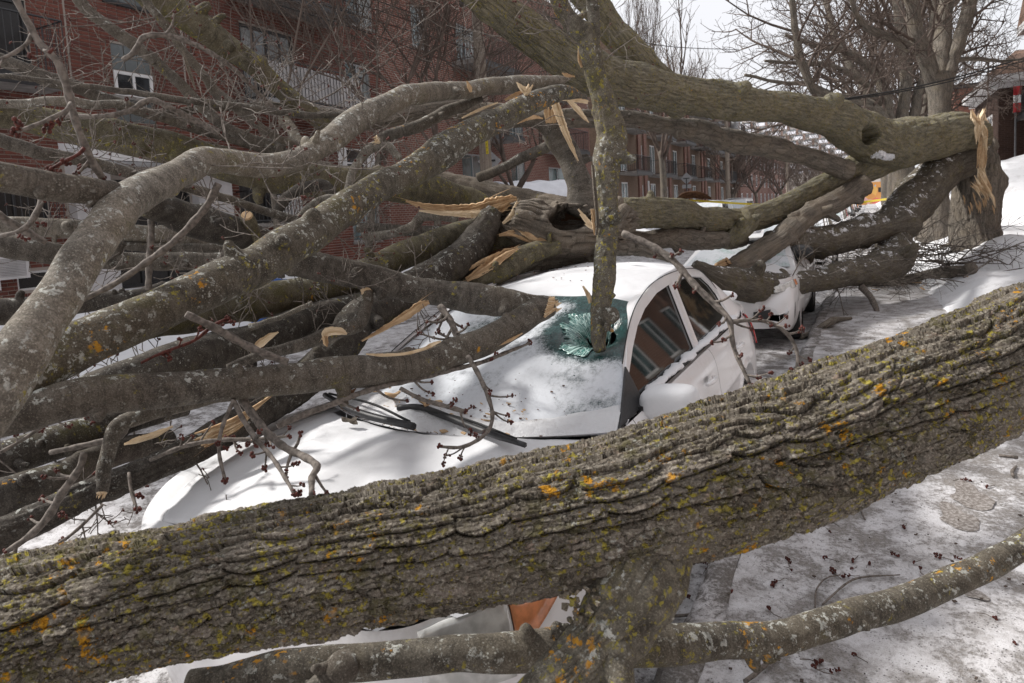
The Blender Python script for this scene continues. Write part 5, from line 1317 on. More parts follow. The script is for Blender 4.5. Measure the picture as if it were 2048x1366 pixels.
# cowl, windscreen
def cowl_pt(u, t):
    y = cowl_y(u)+.012+.17*t; return (XC+u*.755, y, .962-.03*math.sin(t*math.pi)*1+.0*u)
b = MB(); b.grid(np.array([[cowl_pt(u, t) for u in np.linspace(-1, 1, 60)] for t in np.linspace(0, 1, 16)])); cw_ = b.obj('cowl', M['frost_far'], K, smooth=True)
s = NT('snowy black cowl'); ob = s.tc.outputs['Object']; k = s.math('ADD', s.noise(ob, 7, 6, .7), s.math('MULTIPLY', s.noise(ob, 60, 4, .7), .5)); mk = s.step(k, .54, .68)
M['cowl'] = s.fin(s.mix(mk, (.05, .05, .055), (.68, .68, .70)), .8, s.bump(k, .5, .01)); cw_.data.materials[0] = M['cowl']
HOLE = None
def ws_pt(u, v):
    x = XC+u*(.745+(.515-.745)*v); y = (2.44+.25*u*u)*(1-v)+(3.62-.12*u*u)*v; z = .965+(1.385-.03*u*u-.965)*v+.035*math.sin(v*math.pi)
    return _v(x, y, z)
# impact point: where the limb goes in
best = min(((abs(complex(*(lambda p: (PPX+F*((p-EYEP)@CX)/((p-EYEP)@FWD)-1192, PPY-F*((p-EYEP)@CY)/((p-EYEP)@FWD)-652))(ws_pt(u, v)))), u, v) for u in np.linspace(-1, 1, 81) for v in np.linspace(0, 1, 81)))
HOLE = ws_pt(best[1], best[2])
nu, nv = 150, 120
U, Vv = np.meshgrid(np.linspace(-1, 1, nu), np.linspace(0, 1, nv))
G = np.array([[ws_pt(u, v) for u in np.linspace(-1, 1, nu)] for v in np.linspace(0, 1, nv)])
d = np.linalg.norm((G-HOLE)*_v(1, .8, 1), axis=2)
nrm = _v(.0, -.32, .95)
G = G-nrm*(.13*np.exp(-(d/.115)**2))[..., None]-nrm*(.05*np.exp(-(np.linalg.norm(G-_v(XC-.25, 3.1, 1.2), axis=2)/.35)**2))[..., None]
bare = .55*sstep(.36, .12, d)+.32*sstep(.80, 1.0, Vv)+.22*sstep(.86, .97, U)*sstep(.25, .6, Vv)+.15*np.exp(-((U+.2)/.35)**2-((Vv-.75)/.25)**2)-.03
keep = d > .085
b = MB(); b.grid(G); me = b.mesh('windscreen', None, True, np.array(K.location))
qs = np.vstack(b.Q); kf = keep.ravel(); qs = qs[kf[qs].all(1)]
me = mesh_np('windscreen', np.vstack(b.V)-np.array(K.location), qs, attrs={'bare': bare.ravel()}, mats=[M['frost_glass']])
wso = link('windscreen', me, K)
# shattered ring: teal crazed glass with white radial cracks, pushed in
s = NT('crazed teal glass'); uvm = s.tc.outputs['UV']
sx = s.n('SeparateXYZ'); s.l(uvm, sx.inputs[0]); rr, aa = sx.outputs[1], sx.outputs[0]
cv = s.n('CombineXYZ'); s.l(s.math('MULTIPLY', aa, 62.), cv.inputs[0]); s.l(s.math('MULTIPLY', rr, 2.2), cv.inputs[1])
vd = s.voro(cv.outputs[0], 1.0, 'DISTANCE_TO_EDGE'); cr_ = s.step(vd, .11, .0)
cv2 = s.n('CombineXYZ'); s.l(s.math('MULTIPLY', aa, 90.), cv2.inputs[0]); s.l(s.math('MULTIPLY', rr, 9.), cv2.inputs[1])
vd2 = s.voro(cv2.outputs[0], 1.0, 'DISTANCE_TO_EDGE'); cr2 = s.step(vd2, .09, .0)
pt = s.noise(s.tc.outputs['Object'], 13, 4); 
k = s.math('MAXIMUM', cr_, s.math('MULTIPLY', cr2, s.step(pt, .42, .58)))
c = s.mix(s.step(pt, .35, .65), (.010, .055, .050), (.05, .19, .165)); c = s.mix(s.math('MULTIPLY', k, .85), c, (.55, .76, .70))
fr = s.step(s.math('ADD', s.math('MULTIPLY', rr, .9), s.math('MULTIPLY', s.noise(s.tc.outputs['Object'], 45, 4, .7), .55)), 1.05, 1.30)
c = s.mix(fr, c, (.60, .63, .66))
M['crazed'] = s.fin(c, .18, s.bump(k, .6, .004), spec=.8)
e1 = _v(1, 0, 0); e2 = np.cross(nrm/np.linalg.norm(nrm), e1); e2 /= np.linalg.norm(e2)
G, UV = [], []
for ir, r in enumerate(np.linspace(.05, .245, 26)):
    row, ur = [], []
    for ia in range(97):
        a = ia/96*2*math.pi; rj = r*(1+.05*math.sin(a*3+1)+.03*math.sin(a*7))
        p = HOLE+e1*rj*math.cos(a)*1.0+e2*rj*math.sin(a)*1.15
        uu, vv_ = (p[0]-XC), None
        # follow the windscreen surface: solve v from y
        uu = min(uu, .47); vv_ = (p[1]-2.44-.25*(uu/.63)**2)/(1.18-.37*(uu/.63)**2); q = ws_pt(min(uu/(.745-.23*vv_), .97), min(vv_, .985))
        dd = np.linalg.norm((q-HOLE)*_v(1, .8, 1)); q = q-nrm*(.13*math.exp(-(dd/.115)**2)+.05*math.exp(-(np.linalg.norm(q-_v(XC-.25, 3.1, 1.2))/.35)**2)-.004-.005*(1-r/.245)+.10*max(0, 1-r/.10))
        row.append(q); ur.append((ia/96, ir/25))
    G.append(row); UV.append(ur)
G = np.array(G); b = MB(); b.grid(G, np.array(UV)); qs = np.vstack(b.Q); rr_i = np.linspace(.05, .245, 26)
aa_ = np.arange(97)/96*2*math.pi; rmax = .188+.035*vnoise(np.cos(aa_)*2.2, np.sin(aa_)*2.2, aa_*0, 3)+.035*vnoise(np.cos(aa_)*9, np.sin(aa_)*9, aa_*0, 4)+.03*vnoise(np.cos(aa_)*22, np.sin(aa_)*22, aa_*0, 5)
rmin_ = .058+.022*vnoise(np.cos(aa_)*7, np.sin(aa_)*7, aa_*0, 6)
ok_ = ((rr_i[:, None] <= rmax[None]) & (rr_i[:, None] >= rmin_[None])).ravel()
qs = qs[ok_[qs].all(1)]
me = mesh_np('shattered_glass', np.vstack(b.V)-np.array(K.location), qs, uv=np.vstack(b.uv), mats=[M['crazed']]); sg_ = link('shattered_glass', me, K); mm = sg_.modifiers.new('s', 'SOLIDIFY'); mm.thickness = .0015
gc = MB(); rg = random.Random(17)
for k in range(150):
    a, r = rg.uniform(0, 6.28), .05+abs(rg.gauss(0, .13)); p = HOLE+e1*r*math.cos(a)+e2*r*math.sin(a); vv_ = (p[1]-2.44-.25*((p[0]-XC)/.63)**2)/1.15
    if not (0 < vv_ < .97) or abs(p[0]-XC) > .5: continue
    q = ws_pt((p[0]-XC)/(.745-.23*vv_), vv_); dd = np.linalg.norm(q-HOLE); q = q-nrm*(.13*math.exp(-(dd/.115)**2)+.05*math.exp(-(np.linalg.norm(q-_v(XC-.25, 3.1, 1.2))/.35)**2)-.004); z_ = rg.uniform(.0018, .0048)
    gc.prism([q+_v(z_*math.cos(t), z_*math.sin(t), z_*.2) for t in (0, 1.9, 3.7, 5.0)], nrm*z_)
go_ = gc.obj('glass_crumbs', M['crazed'], K); go_['kind'] = 'stuff'
b = MB(); b.box((XC-.72, 2.75, .62), (XC+.72, 5.3, .70)); b.obj('cabin_floor', M['plastic'], K)
b = MB(); b.grid(np.array([[(XC+u*.70, 2.52+.35*t+.2*u*u, .945-.03*t) for u in np.linspace(-1, 1, 20)] for t in np.linspace(0, 1, 6)])); b.obj('dashboard', M['plastic'], K)
for sx_ in (-.38, .38):
    q = MB(); q.box((XC+sx_-.23, 3.75, .55), (XC+sx_+.23, 3.93, 1.2)); so_ = q.obj('seat', plain('grey seat cloth', (.10, .10, .10), .9), K); bevel(so_, .06, 3)
q = MB(); a = np.linspace(0, 2*math.pi, 40); q.tube([(XC+.38+.18*math.cos(t), 3.13+.06*math.sin(t), 1.0+.15*math.sin(t)) for t in a], .014, 6); q.obj('steering_wheel', M['plastic'], K, smooth=True)
# roof with a dent under the hollow trunk
def rz(y): return np.interp(y, [3.56, 3.62, 3.8, 4.1, 4.5, 4.9, 5.1, 5.25], [1.36, 1.395, 1.428, 1.468, 1.485, 1.455, 1.405, 1.345])
G = []
for y in np.linspace(3.57, 5.15, 60):
    row = []
    for u in np.linspace(-1, 1, 60):
        x = XC+u*.532; z = rz(y)-.045*abs(u)**3-(.035 if y < 3.6 else 0)*abs(u)**2
        z -= .05*math.exp(-((x+2.12)/.2)**2-((y-4.45)/.55)**2)
        row.append((x, y-.12*u*u*max(0, (3.8-y)/.23), z))
    G.append(row)
G = np.array(G); G[:, :, 2] += .004*fbm(G[:, :, 0]*8, G[:, :, 1]*8, G[:, :, 2]*0, 3, 40)
b = MB(); b.grid(G); ro_ = b.obj('roof', M['snow_car'], K, smooth=True); mm = ro_.modifiers.new('s', 'SOLIDIFY'); mm.thickness = .02
# rear window and boot lid
G = []
for t in np.linspace(0, 1, 60):
    y = np.interp(t, [0, .5, .6, .95, 1], [5.12, 5.62, 5.72, 6.04, 6.09]); z = np.interp(t, [0, .5, .6, .95, 1], [1.395, 1.10, 1.065, 1.035, .97]); hwid = np.interp(t, [0, .5, .6, 1], [.50, .64, .68, .62])
    G.append([(XC+u*hwid, y-.08*u*u*(t > .6), z-.03*abs(u)**3) for u in np.linspace(-1, 1, 40)])
G = np.array(G); b = MB(); b.grid(G[:32]); b.obj('rear_window', M['frost_far'], K, smooth=True); b = MB(); b.grid(G[31:]); b.obj('boot_lid', M['snow_car'], K, smooth=True)
# pillars, side frames and glass
def sx(z): return .735-.42*(z-.95)
def side3(y, z, sgn, off=0.): return (XC+sgn*(sx(z)+off), y, z)
glass_f = [(2.80, .985), (2.97, 1.09), (3.14, 1.17), (3.33, 1.245), (3.54, 1.30), (3.85, 1.347), (4.18, 1.362), (4.10, .985), (3.4, .98)]
glass_r = [(4.30, 1.362), (4.7, 1.356), (5.0, 1.318), (5.13, 1.25), (5.21, 1.17), (5.25, 1.03), (4.9, 1.0), (4.22, .985)]
def off_poly(poly, d):
    P = np.array(poly); c = P.mean(0); n_ = len(P); out = []
    for i in range(n_):
        a, b_, c_ = P[i-1], P[i], P[(i+1) % n_]
        e0 = (b_-a)/np.linalg.norm(b_-a); e1_ = (c_-b_)/np.linalg.norm(c_-b_); n0 = np.array([e0[1], -e0[0]]); n1 = np.array([e1_[1], -e1_[0]]); m_ = n0+n1; m_ /= np.linalg.norm(m_)
        if m_ @ (b_-c) < 0: m_ = -m_
        out.append(b_+m_*d/max(.5, abs(m_@(n0 if n0@m_ > 0 else -n0))))
    return out
for sgn in (1, -1):
    for nm, poly, wd, lift in (('front_window', glass_f, .062, 0.), ('rear_side_window', glass_r, .058, -.004)):
        q = MB(); q.prism([side3(y, z, sgn, -.014) for y, z in poly], (-.004*sgn, 0, 0)); q.obj(nm, M['car_glass'], K)
        O = off_poly(poly, wd); I = poly
        q = MB(); n_ = len(poly)
        V0 = [side3(y, z, sgn, .004+lift) for y, z in O]; V1 = [side3(y, z, sgn, .006+lift) for y, z in off_poly(poly, wd*.15)]; V2 = [side3(y, z, sgn, -.016) for y, z in I]
        Qs = []
        for i in range(n_):
            j = (i+1) % n_; Qs += [(i, j, n_+j, n_+i), (n_+i, n_+j, 2*n_+j, 2*n_+i)]
        q.add(V0+V1+V2, Qs); q.obj('window_frame', M['white_car'], K)
        q = MB(); q.tube([side3(y, z, sgn, -.012) for y, z in poly+[poly[0]]], .003, 5); q.obj('window_seal', M['rubber'], K)
    # one smooth skin from the windscreen edge and roof edge down to the window frames: pillars and roof rail
    up_ = [ws_pt(sgn, v) for v in (0, .25, .5, .75, 1.0)]+[_v(XC+sgn*.532, y, rz(y)-.045) for y in (3.86, 4.25, 4.7, 5.03)]+[_v(XC+sgn*(.50+.14*t), 5.12+.5*t, 1.365-.295*t) for t in (.25, .75)]+[_v(XC+sgn*.68, 5.70, 1.04), _v(XC+sgn*.655, 5.95, 1.01)]
    of_, or_ = off_poly(glass_f, .050), off_poly(glass_r, .046)
    yz = [(of_[0][0]-.02, .955)]+[tuple(p) for p in of_[1:6]]+[(4.24, 1.414)]+[tuple(p) for p in or_[1:5]]+[(or_[5][0]+.01, .95), (5.80, .95)]
    lo_ = [side3(y, z, sgn, .0025) for y, z in yz]
    A_, B_x = np.array(up_), np.array(lo_); nn_ = len(A_)
    def param(C, t):
        E = np.vstack([2*C[0]-C[1], C, 2*C[-1]-C[-2]]); i_ = min(int(t), nn_-2); f_ = t-i_; p0, p1, p2, p3 = E[i_], E[i_+1], E[i_+2], E[i_+3]
        return .5*(2*p1+(p2-p0)*f_+(2*p0-5*p1+4*p2-p3)*f_**2+(3*p1-p0-3*p2+p3)*f_**3)
    G = []
    for t in np.linspace(0, nn_-1, 90):
        a, c_ = param(A_, t), param(B_x, t); wdt = np.linalg.norm(a-c_)
        G.append([a*(1-f_)+c_*f_+_v(sgn*.75, -.15*(t < 4), .6)*(.13*wdt*4*f_*(1-f_)) for f_ in np.linspace(0, 1, 10)])
    G = np.array(G); q = MB(); q.grid(G if sgn > 0 else G[:, ::-1]); q.obj('roof_rail', M['white_car'], K, smooth=True)
    q = MB(); q.tube([side3(y, z, sgn, .004) for y, z in [tuple(p) for p in off_poly(glass_f, .064)[1:6]]+[(4.24, 1.428)]+[tuple(p) for p in off_poly(glass_r, .06)[1:5]]], .003, 5, step=.03); q.obj('door_seam', M['rubber'], K)
    q = MB(); q.prism([side3(2.60, .955, sgn, .012), side3(2.96, .962, sgn, .012), side3(2.93, 1.135, sgn, .012)], (sgn*.008, 0, 0)); q.obj('mirror_sail', M['plastic'], K)
    q = MB(); q.tube([side3(y, .968, sgn, .012) for y in (2.9, 3.4, 4.0, 4.6, 5.25)], .011, 6); q.obj('belt_moulding', M['rubber'], K)
    # ridge of snow on the belt line
    yy = np.linspace(3.06, 5.34, 150); V = []
    for y in yy:
        r = max(.004, .016+.011*float(vnoise(np.array(y*13), np.array(0.), np.array(.3), 3)+.3*vnoise(np.array(y*40), np.array(0.), np.array(.3), 4)))
        V.append([(XC+sgn*(sx(.985)+.012+1.9*r*math.cos(a)), y, .985+r*1.05*math.sin(a)) for a in np.linspace(0, 2*math.pi, 11)])
    V = np.array(V); V += .004*np.stack([vnoise(V[..., 0]*70, V[..., 1]*70, V[..., 2]*70, k) for k in (1, 2, 3)], -1)
    q = MB(); q.grid(V); q.obj('window_ledge_snow', M['snow'], K, smooth=True)
    # mirror: shell, stalk
    g = []
    for t in np.linspace(0, math.pi, 26):
        st_ = math.sin(t)**.42
        g.append([(XC+sgn*(HWD+.025)+.135*spow(np.array(math.cos(a)), .68)*st_, 2.94-.085*math.cos(t), .975+.088*spow(np.array(math.sin(a)), .68)*st_*(1+.20*math.cos(a)*sgn)) for a in np.linspace(0, 2*math.pi, 41)])
    q = MB(); q.grid(np.array(g)); q.obj('mirror', M['snow_car' if sgn > 0 else 'white_car'], K, smooth=True)
    q = MB(); q.box((XC+sgn*.70-.06, 2.86, .93), (XC+sgn*.70+.07, 2.96, .975)); q.obj('mirror_stalk', M['plastic'], K)
    # handles: bar over a hollow
    for (y, z) in ((3.93, .815), (4.90, .83)):
        dr = doors[sgn][0 if y < 4.2 else 1]
        g = [[(XC+sgn*(float(side_off(np.array(z)))+.003-.006*math.sin(t)), y+.062*math.cos(a)*t/1.57, z+.045*math.sin(a)*t/1.57) for a in np.linspace(0, 2*math.pi, 21)] for t in np.linspace(0.1, 1.57, 6)]
        q = MB(); q.grid(np.array(g)); q.obj('handle_recess', plain('shaded handle hollow', (.45, .45, .45), .5), dr, smooth=True)
        q = MB(); q.tube([(XC+sgn*(HWD-.005+.0), y-.095, z+.02), (XC+sgn*(HWD+.018), y-.05, z+.026), (XC+sgn*(HWD+.018), y+.05, z+.026), (XC+sgn*(HWD-.005), y+.095, z+.02)], [.010, .014, .014, .010], 8, step=.02); q.obj('handle', M['white_car'], dr, smooth=True)
# snow lump on the boot corner
g = []
for t in np.linspace(0, math.pi, 12):
    g.append([(XC+.60+.10*math.cos(a)*math.sin(t), 5.72+.16*math.cos(t), 1.09+.05*math.sin(a)*math.sin(t)) for a in np.linspace(0, 2*math.pi, 17)])
g = np.array(g); g += .012*np.stack([vnoise(g[..., 0]*22, g[..., 1]*22, g[..., 2]*22, k) for k in (4, 5, 6)], -1)
q = MB(); q.grid(g); q.obj('snow_lump', M['snow'], K, smooth=True)
# snow banked over the windscreen foot
rows = []
for t in np.linspace(0, 1, 14):
    row = []
    for u in np.linspace(-.99, .99, 110):
        a, c_ = _v(*cowl_pt(u, .30+.25*float(vnoise(np.array(u*4), np.array(0.), np.array(0.), 8)))), ws_pt(u, .045+.045*float(vnoise(np.array(u*5), np.array(1.), np.array(0.), 9)))
        p = a*(1-t)+c_*t; p[2] += .012*math.sin(math.pi*t)+.004*float(fbm(np.array(u*14), np.array(t*4), np.array(0.), 3, 10))*math.sin(math.pi*t)+.002; row.append(p)
    rows.append(row)
q = MB(); q.grid(np.array(rows)); q.obj('snow_drift', M['snow_dirty'], K, smooth=True)
# wipers
for pts in (((650, 790), (720, 826), (828, 853)), ((795, 815), (850, 818), (960, 860), (1050, 890))):
    P = []
    for i, (px, py) in enumerate(pts):
        p = onz(px, py, .995); P.append(p)
    q = MB(); q.tube(P, [.014, .018, .016, .011][:len(P)], 6, step=.04); wi = q.obj('wiper', M['plastic'], K, smooth=True)
    q = MB(); q.tube([P[0]+_v(.0, .03, .0), P[0]*.5+P[-1]*.5+_v(0, .05, .012), P[-1]*.92+P[0]*.08+_v(0, .03, 0)], .006, 5, step=.05); q.obj('wiper_blade', M['rubber'], wi)
# sill of bark crumbs on the windscreen foot
rc = random.Random(5)
crumbs = MB()
for k in range(230):
    u, v = rc.uniform(-.9, .75), abs(rc.gauss(0, .10)); p = ws_pt(u, v) if rc.random() < .55 else _v(*cowl_pt(u, rc.random()))
    r = rc.choice((.0015, .002, .0025, .003, .006))
    a = rc.uniform(0, 6.3); crumbs.prism([p+_v(r*math.cos(a+t)*rc.uniform(.6, 1.8), r*math.sin(a+t)*.8, .004) for t in (0, 1.6, 3.1, 4.7)], (0, 0, r*.8))
for k in range(70):
    p = _v(XC+rc.uniform(-.45, .25), rc.uniform(3.75, 4.6), 0); p[2] = float(rz(p[1]))+.004; r = rc.choice((.0015, .002, .003, .005))
    a = rc.uniform(0, 6.3); crumbs.prism([p+_v(r*math.cos(a+t)*rc.uniform(.6, 1.8), r*math.sin(a+t), 0) for t in (0, 1.6, 3.1, 4.7)], (0, 0, r*.7))
chips = MB()
for k in range(70):
    u = rc.uniform(-.8, .5); p = ws_pt(u, abs(rc.gauss(.02, .05))) if rc.random() < .6 else _v(*cowl_pt(u, rc.random())); p[2] += .012; r = rc.choice((.003, .004, .006, .010, .014)); a = rc.uniform(0, 6.3)
    chips.prism([p+_v(r*math.cos(a+t)*1.6, r*math.sin(a+t)*rc.uniform(.4, .9), .004*math.sin(t)) for t in (0, 1.3, 2.9, 4.4)], (0, 0, r*.35))
tag(chips.obj('wood_crumbs', M['wood']), 'orange-tan wood crumbs scattered round the wipers of the crushed car', 'wood crumbs', kind='stuff')
tag(crumbs.obj('bark_crumbs', plain('crumbled bark', (.12, .06, .035), .95, nscale=90, namt=.4)), 'scattered bark crumbs on the windscreen foot and roof of the crushed car', 'bark crumbs', kind='stuff')
# ---- the trunk lying across the foreground: real bark plates
def big_trunk():
    pts = [(-420, 1350, 158, 1.50), (-200, 1304, 146, 1.50), (25, 1256, 134, 1.51), (330, 1188, 128, 1.52), (705, 1114, 126, 1.54), (1145, 1031, 131, 1.58), (1520, 924, 138, 1.66), (1800, 820, 134, 1.75), (2048, 705, 124, 1.86), (2330, 575, 120, 2.0), (2620, 440, 112, 2.15)]
    P, R = W(pts); P, R = catmull(P, R, .0026)
    P = P+.004*np.stack([fbm(np.arange(len(P))*.004, np.zeros(len(P)), np.zeros(len(P)), 2, k) for k in (1, 2, 3)], -1)
    T, N, B = frames(P, -(EYEP-P[len(P)//2]))
    # fine angular sampling on the side towards the eye, coarse behind
    kf = 250; a = np.concatenate([np.linspace(math.pi-2.05, math.pi+2.05, kf), np.linspace(math.pi+2.05, 3*math.pi-2.05, 50)[1:]])
    L = np.concatenate([[0], np.cumsum(np.linalg.norm(np.diff(P, axis=0), axis=1))])
    rm = .168; S = L[:, None]+0*a[None]; A = a[None]+0*L[:, None]; Tt = A*rm
    s, t = S, Tt
    w1 = fbm(s*5, t*9, s*0, 3, 11); w2 = fbm(s*5+7, t*9, s*0, 3, 12); w3 = fbm(s*26, t*30, s*0, 3, 13)
    ws, wt = s+.034*w1+.008*w3, t+.011*w2+.008*fbm(s*1.7, t*2, s*0, 2, 15)+.0022*w3
    # long shingle rows running with the trunk: each rises to a lifted lower edge, then drops into a crack
    def rows(w, ln, seed, rnd, wob):
        tt = t+wob*fbm(s*2.1, t*3.5, s*0, 2, seed)+wob*.30*fbm(s*9, t*14, s*0, 2, seed+1)+.0016*w3
        rr_ = tt/w; k = np.floor(rr_)
        out = None
        for up_ in (1, 0):                       # the row above may overhang this one
            kk = k-up_; f = rr_-kk
            off = _hash(kk, kk*0, kk*0, seed+2)
            ss = s/ln+off*7+.25*w1; pi_ = np.floor(ss); u = ss-pi_
            rid = _hash(kk, pi_, kk*0, seed+3); rd = _hash(kk, pi_, kk*0+1, seed+4)
            bow = np.where(rd < rnd, .42*(2*u-1)**2*(.5+rd/rnd), .06*(2*u-1)**2)
            lim = 1.22+.25*(rid-.5)-bow
            q = f/lim
            hh = np.where(q < 1, .25+.75*q**1.3, 0)*(.55+.75*rid)
            crk = np.exp(-((f-lim)/.075)**2)*(q >= 1)
            ends = 1-sstep(.0, .05, np.minimum(u, 1-u))*1.0
            hh = hh-.18*ends*(rd < .6)
            if out is None: out = (hh, crk, rid)
            else:
                a = q0 < 1
                out = (np.where(a, out[0]+.12, hh), np.where(a, 0, np.maximum(out[1], crk)), np.where(a, out[2], rid))
            q0 = q
        return out
    H1, C1, id1 = rows(.036, .150, 41, .55, .020)
    Hb, Cb, idb = rows(.061, .21, 83, .45, .026); mk_ = sstep(-.25, .2, fbm(s*2.4, t*4.5, s*0, 2, 91))
    H1 = H1*(1-mk_)+Hb*1.15*mk_; C1 = C1*(1-mk_)+Cb*mk_; id1 = np.where(mk_ > .5, idb, id1)
    H2, C2, id2 = rows(.0125, .050, 61, .5, .008)
    f1, f2, cid3, ox3, oy3 = worley(s+.006*w3, t+.003*w3, .017, .0062, 14)
    gate = sstep(-.25, .25, vnoise(s*2.2, t*8, s*0, 30))
    fz = np.abs(fbm(s*2.2, t*26+1.6*fbm(s*4, t*5, s*0, 2, 19)+.35*w3, s*0, 2, 21)); fis = 1-sstep(.0, .10, fz)
    h = .0125*H1 - .0240*C1 + .0040*H2 - .0045*C2 - .0110*fis*gate + .0012*cid3 + .0009*oy3
    h = h + .0034*fbm(s*30, t*60, s*0, 3, 25)*(.4+.6*gate) + .0013*fbm(s*150, t*190, s*0, 2, 26) - .012
    cid, cid2 = id1, id2
    big = .010*fbm(s*3.0, t*3.0, s*0, 2, 31)
    dirs = N[:, None]*np.cos(A)[..., None]+B[:, None]*np.sin(A)[..., None]
    V = P[:, None]+dirs*(R[:, None]+h+big)[..., None]
    n, k = len(P), len(a); i = np.arange(n-1)[:, None]*k; j = np.arange(k-1)[None]
    Q = np.stack([i+j, i+j+1, i+k+j+1, i+k+j], -1).reshape(-1, 4)
    org = P[n//2]
    plate = np.clip(.55*cid+.3*cid2+.15, 0, 1)
    me = mesh_np('fallen_tree', V.reshape(-1, 3)-org, Q, None, np.stack([Tt, S], -1).reshape(-1, 2), attrs={'plate': plate.ravel()}, mats=[M['bark_plate']])
    o = link('fallen_tree', me, None, loc=org)
    tag(o, 'massive trunk with flaking ridged bark and yellow lichen lying across the whole foreground', 'fallen trunk')
    LIMB['trunk'] = (o, (P, R, T, N, B)); return o
s = NT('flaking plated bark'); ob = s.tc.outputs['Object']; uvv = s.tc.outputs['UV']; pl = s.attr('plate')
g = s.noise(s.map(uvv, (60, 22, 1)), 1, 6, .65, .3); fn = s.noise(ob, 130, 4, .7); bg_ = s.noise(ob, 4.5, 4); gr = s.noise(ob, 320, 2, .6)
c = s.ramp(pl, [(0, (.100, .085, .069)), (.45, (.152, .134, .110)), (.75, (.188, .169, .142)), (1, (.22, .19, .165))])
c = s.mix(s.step(g, .3, .72, 0, .5), c, (.085, .066, .047)); c = s.mix(s.step(fn, .50, .66, 0, .75), c, (.38, .345, .285)); c = s.mix(s.step(fn, .46, .32, 0, .6), c, (.060, .046, .034)); c = s.mix(s.step(gr, .5, .66, 0, .5), c, (.055, .044, .033))
cu = s.map(uvv, (42, 15, 1)); wv = s.n('VectorMath', operation='ADD'); wn = s.n('TexNoise'); s.l(uvv, wn.inputs['Vector']); wn.inputs['Scale'].default_value = 40; wn.inputs['Detail'].default_value = 4
ws_ = s.n('VectorMath', operation='SCALE'); s.l(wn.outputs['Color'], ws_.inputs[0]); ws_.inputs['Scale'].default_value = 1.3; s.l(cu, wv.inputs[0]); s.l(ws_.outputs[0], wv.inputs[1])
ck = s.math('MULTIPLY', s.step(s.voro(wv.outputs[0], 1.0, 'DISTANCE_TO_EDGE'), .09, .01), s.step(bg_, .35, .55)); c = s.mix(s.math('MULTIPLY', ck, .45), c, (.05, .04, .03))
pk = s.math('MULTIPLY', s.step(s.noise(ob, 15, 5, .7), .60, .68), s.step(fn, .35, .6)); c = s.mix(s.math('MULTIPLY', pk, .6), c, (.34, .245, .19))
mo = s.math('MULTIPLY', s.step(s.noise(ob, 21, 5, .7), .50, .60), s.step(bg_, .42, .58)); c = s.mix(s.math('MULTIPLY', mo, .6), c, (.070, .064, .018))
lw = s.math('MULTIPLY', s.step(s.noise(ob, 70, 5, .7), .58, .63), s.step(s.noise(ob, 9, 4, .6), .53, .62)); c = s.mix(s.math('MULTIPLY', lw, .7), c, (.36, .37, .33))
y1 = s.math('MULTIPLY', s.step(s.noise(ob, 62, 4, .62), .545, .60), s.step(s.noise(s.map(ob, (1, 1, 1), (1, 2, 0)), 11, 4, .6), .43, .54)); c = s.mix(s.math('MULTIPLY', y1, .8), c, s.mix(s.step(fn, .35, .65), (.25, .21, .025), (.37, .31, .05)))
o1 = s.math('MULTIPLY', s.step(s.noise(ob, 27, 5, .7), .57, .60), s.step(s.noise(s.map(ob, (1, 1, 1), (4, 1, 2)), 8, 3, .55), .55, .60)); c = s.mix(s.math('MULTIPLY', o1, .9), c, s.mix(s.step(fn, .35, .65), (.42, .19, .012), (.55, .28, .02)))
hh = s.math('ADD', s.math('MULTIPLY', g, .5), s.math('ADD', s.math('MULTIPLY', fn, .7), s.math('MULTIPLY', gr, .25))); hh = s.math('ADD', hh, s.math('MULTIPLY', s.math('ADD', y1, o1), .35)); hh = s.math('SUBTRACT', hh, s.math('MULTIPLY', ck, 1.3))
M['bark_plate'] = s.fin(c, .93, s.bump(hh, .9, .008), spec=.12)
big_trunk()
TR = LIMB['trunk'][0]
# stub running down towards the eye, with its torn collar of bark
limb('stub', 'side_limb', None, 'bark_stub', [(1310, 1090, 82, 1.56), (1278, 1150, 84, 1.51), (1242, 1226, 70, 1.47), (1192, 1296, 57, 1.43), (1128, 1366, 52, 1.39), (1050, 1445, 50, 1.34)], parent=TR, lump=.10, rough=.005, knots=4, step=.005, sides=130)
b = MB(); rr = random.Random(8)
for k in range(46):
    t = rr.random(); x, y = 1138+rr.uniform(-14, 40)+t*60, 1175+rr.uniform(-12, 60)+30*t; p = at(x, y, 1.405+rr.uniform(-.03, .04)); L = rr.uniform(.006, .018)
    d = _v(rr.gauss(-.3, .6), rr.gauss(-.2, .5), rr.gauss(-.6, .5)); d /= np.linalg.norm(d); e = np.cross(d, _v(.3, .8, .2)); e /= np.linalg.norm(e); w_ = L*rr.uniform(.3, .7)
    b.prism([p-e*w_, p+e*w_, p+e*w_*.5+d*L, p-e*w_*.7+d*L*.8], np.cross(d, e)*.006)
b.obj('torn_bark', M['bark_trunk'], TR)
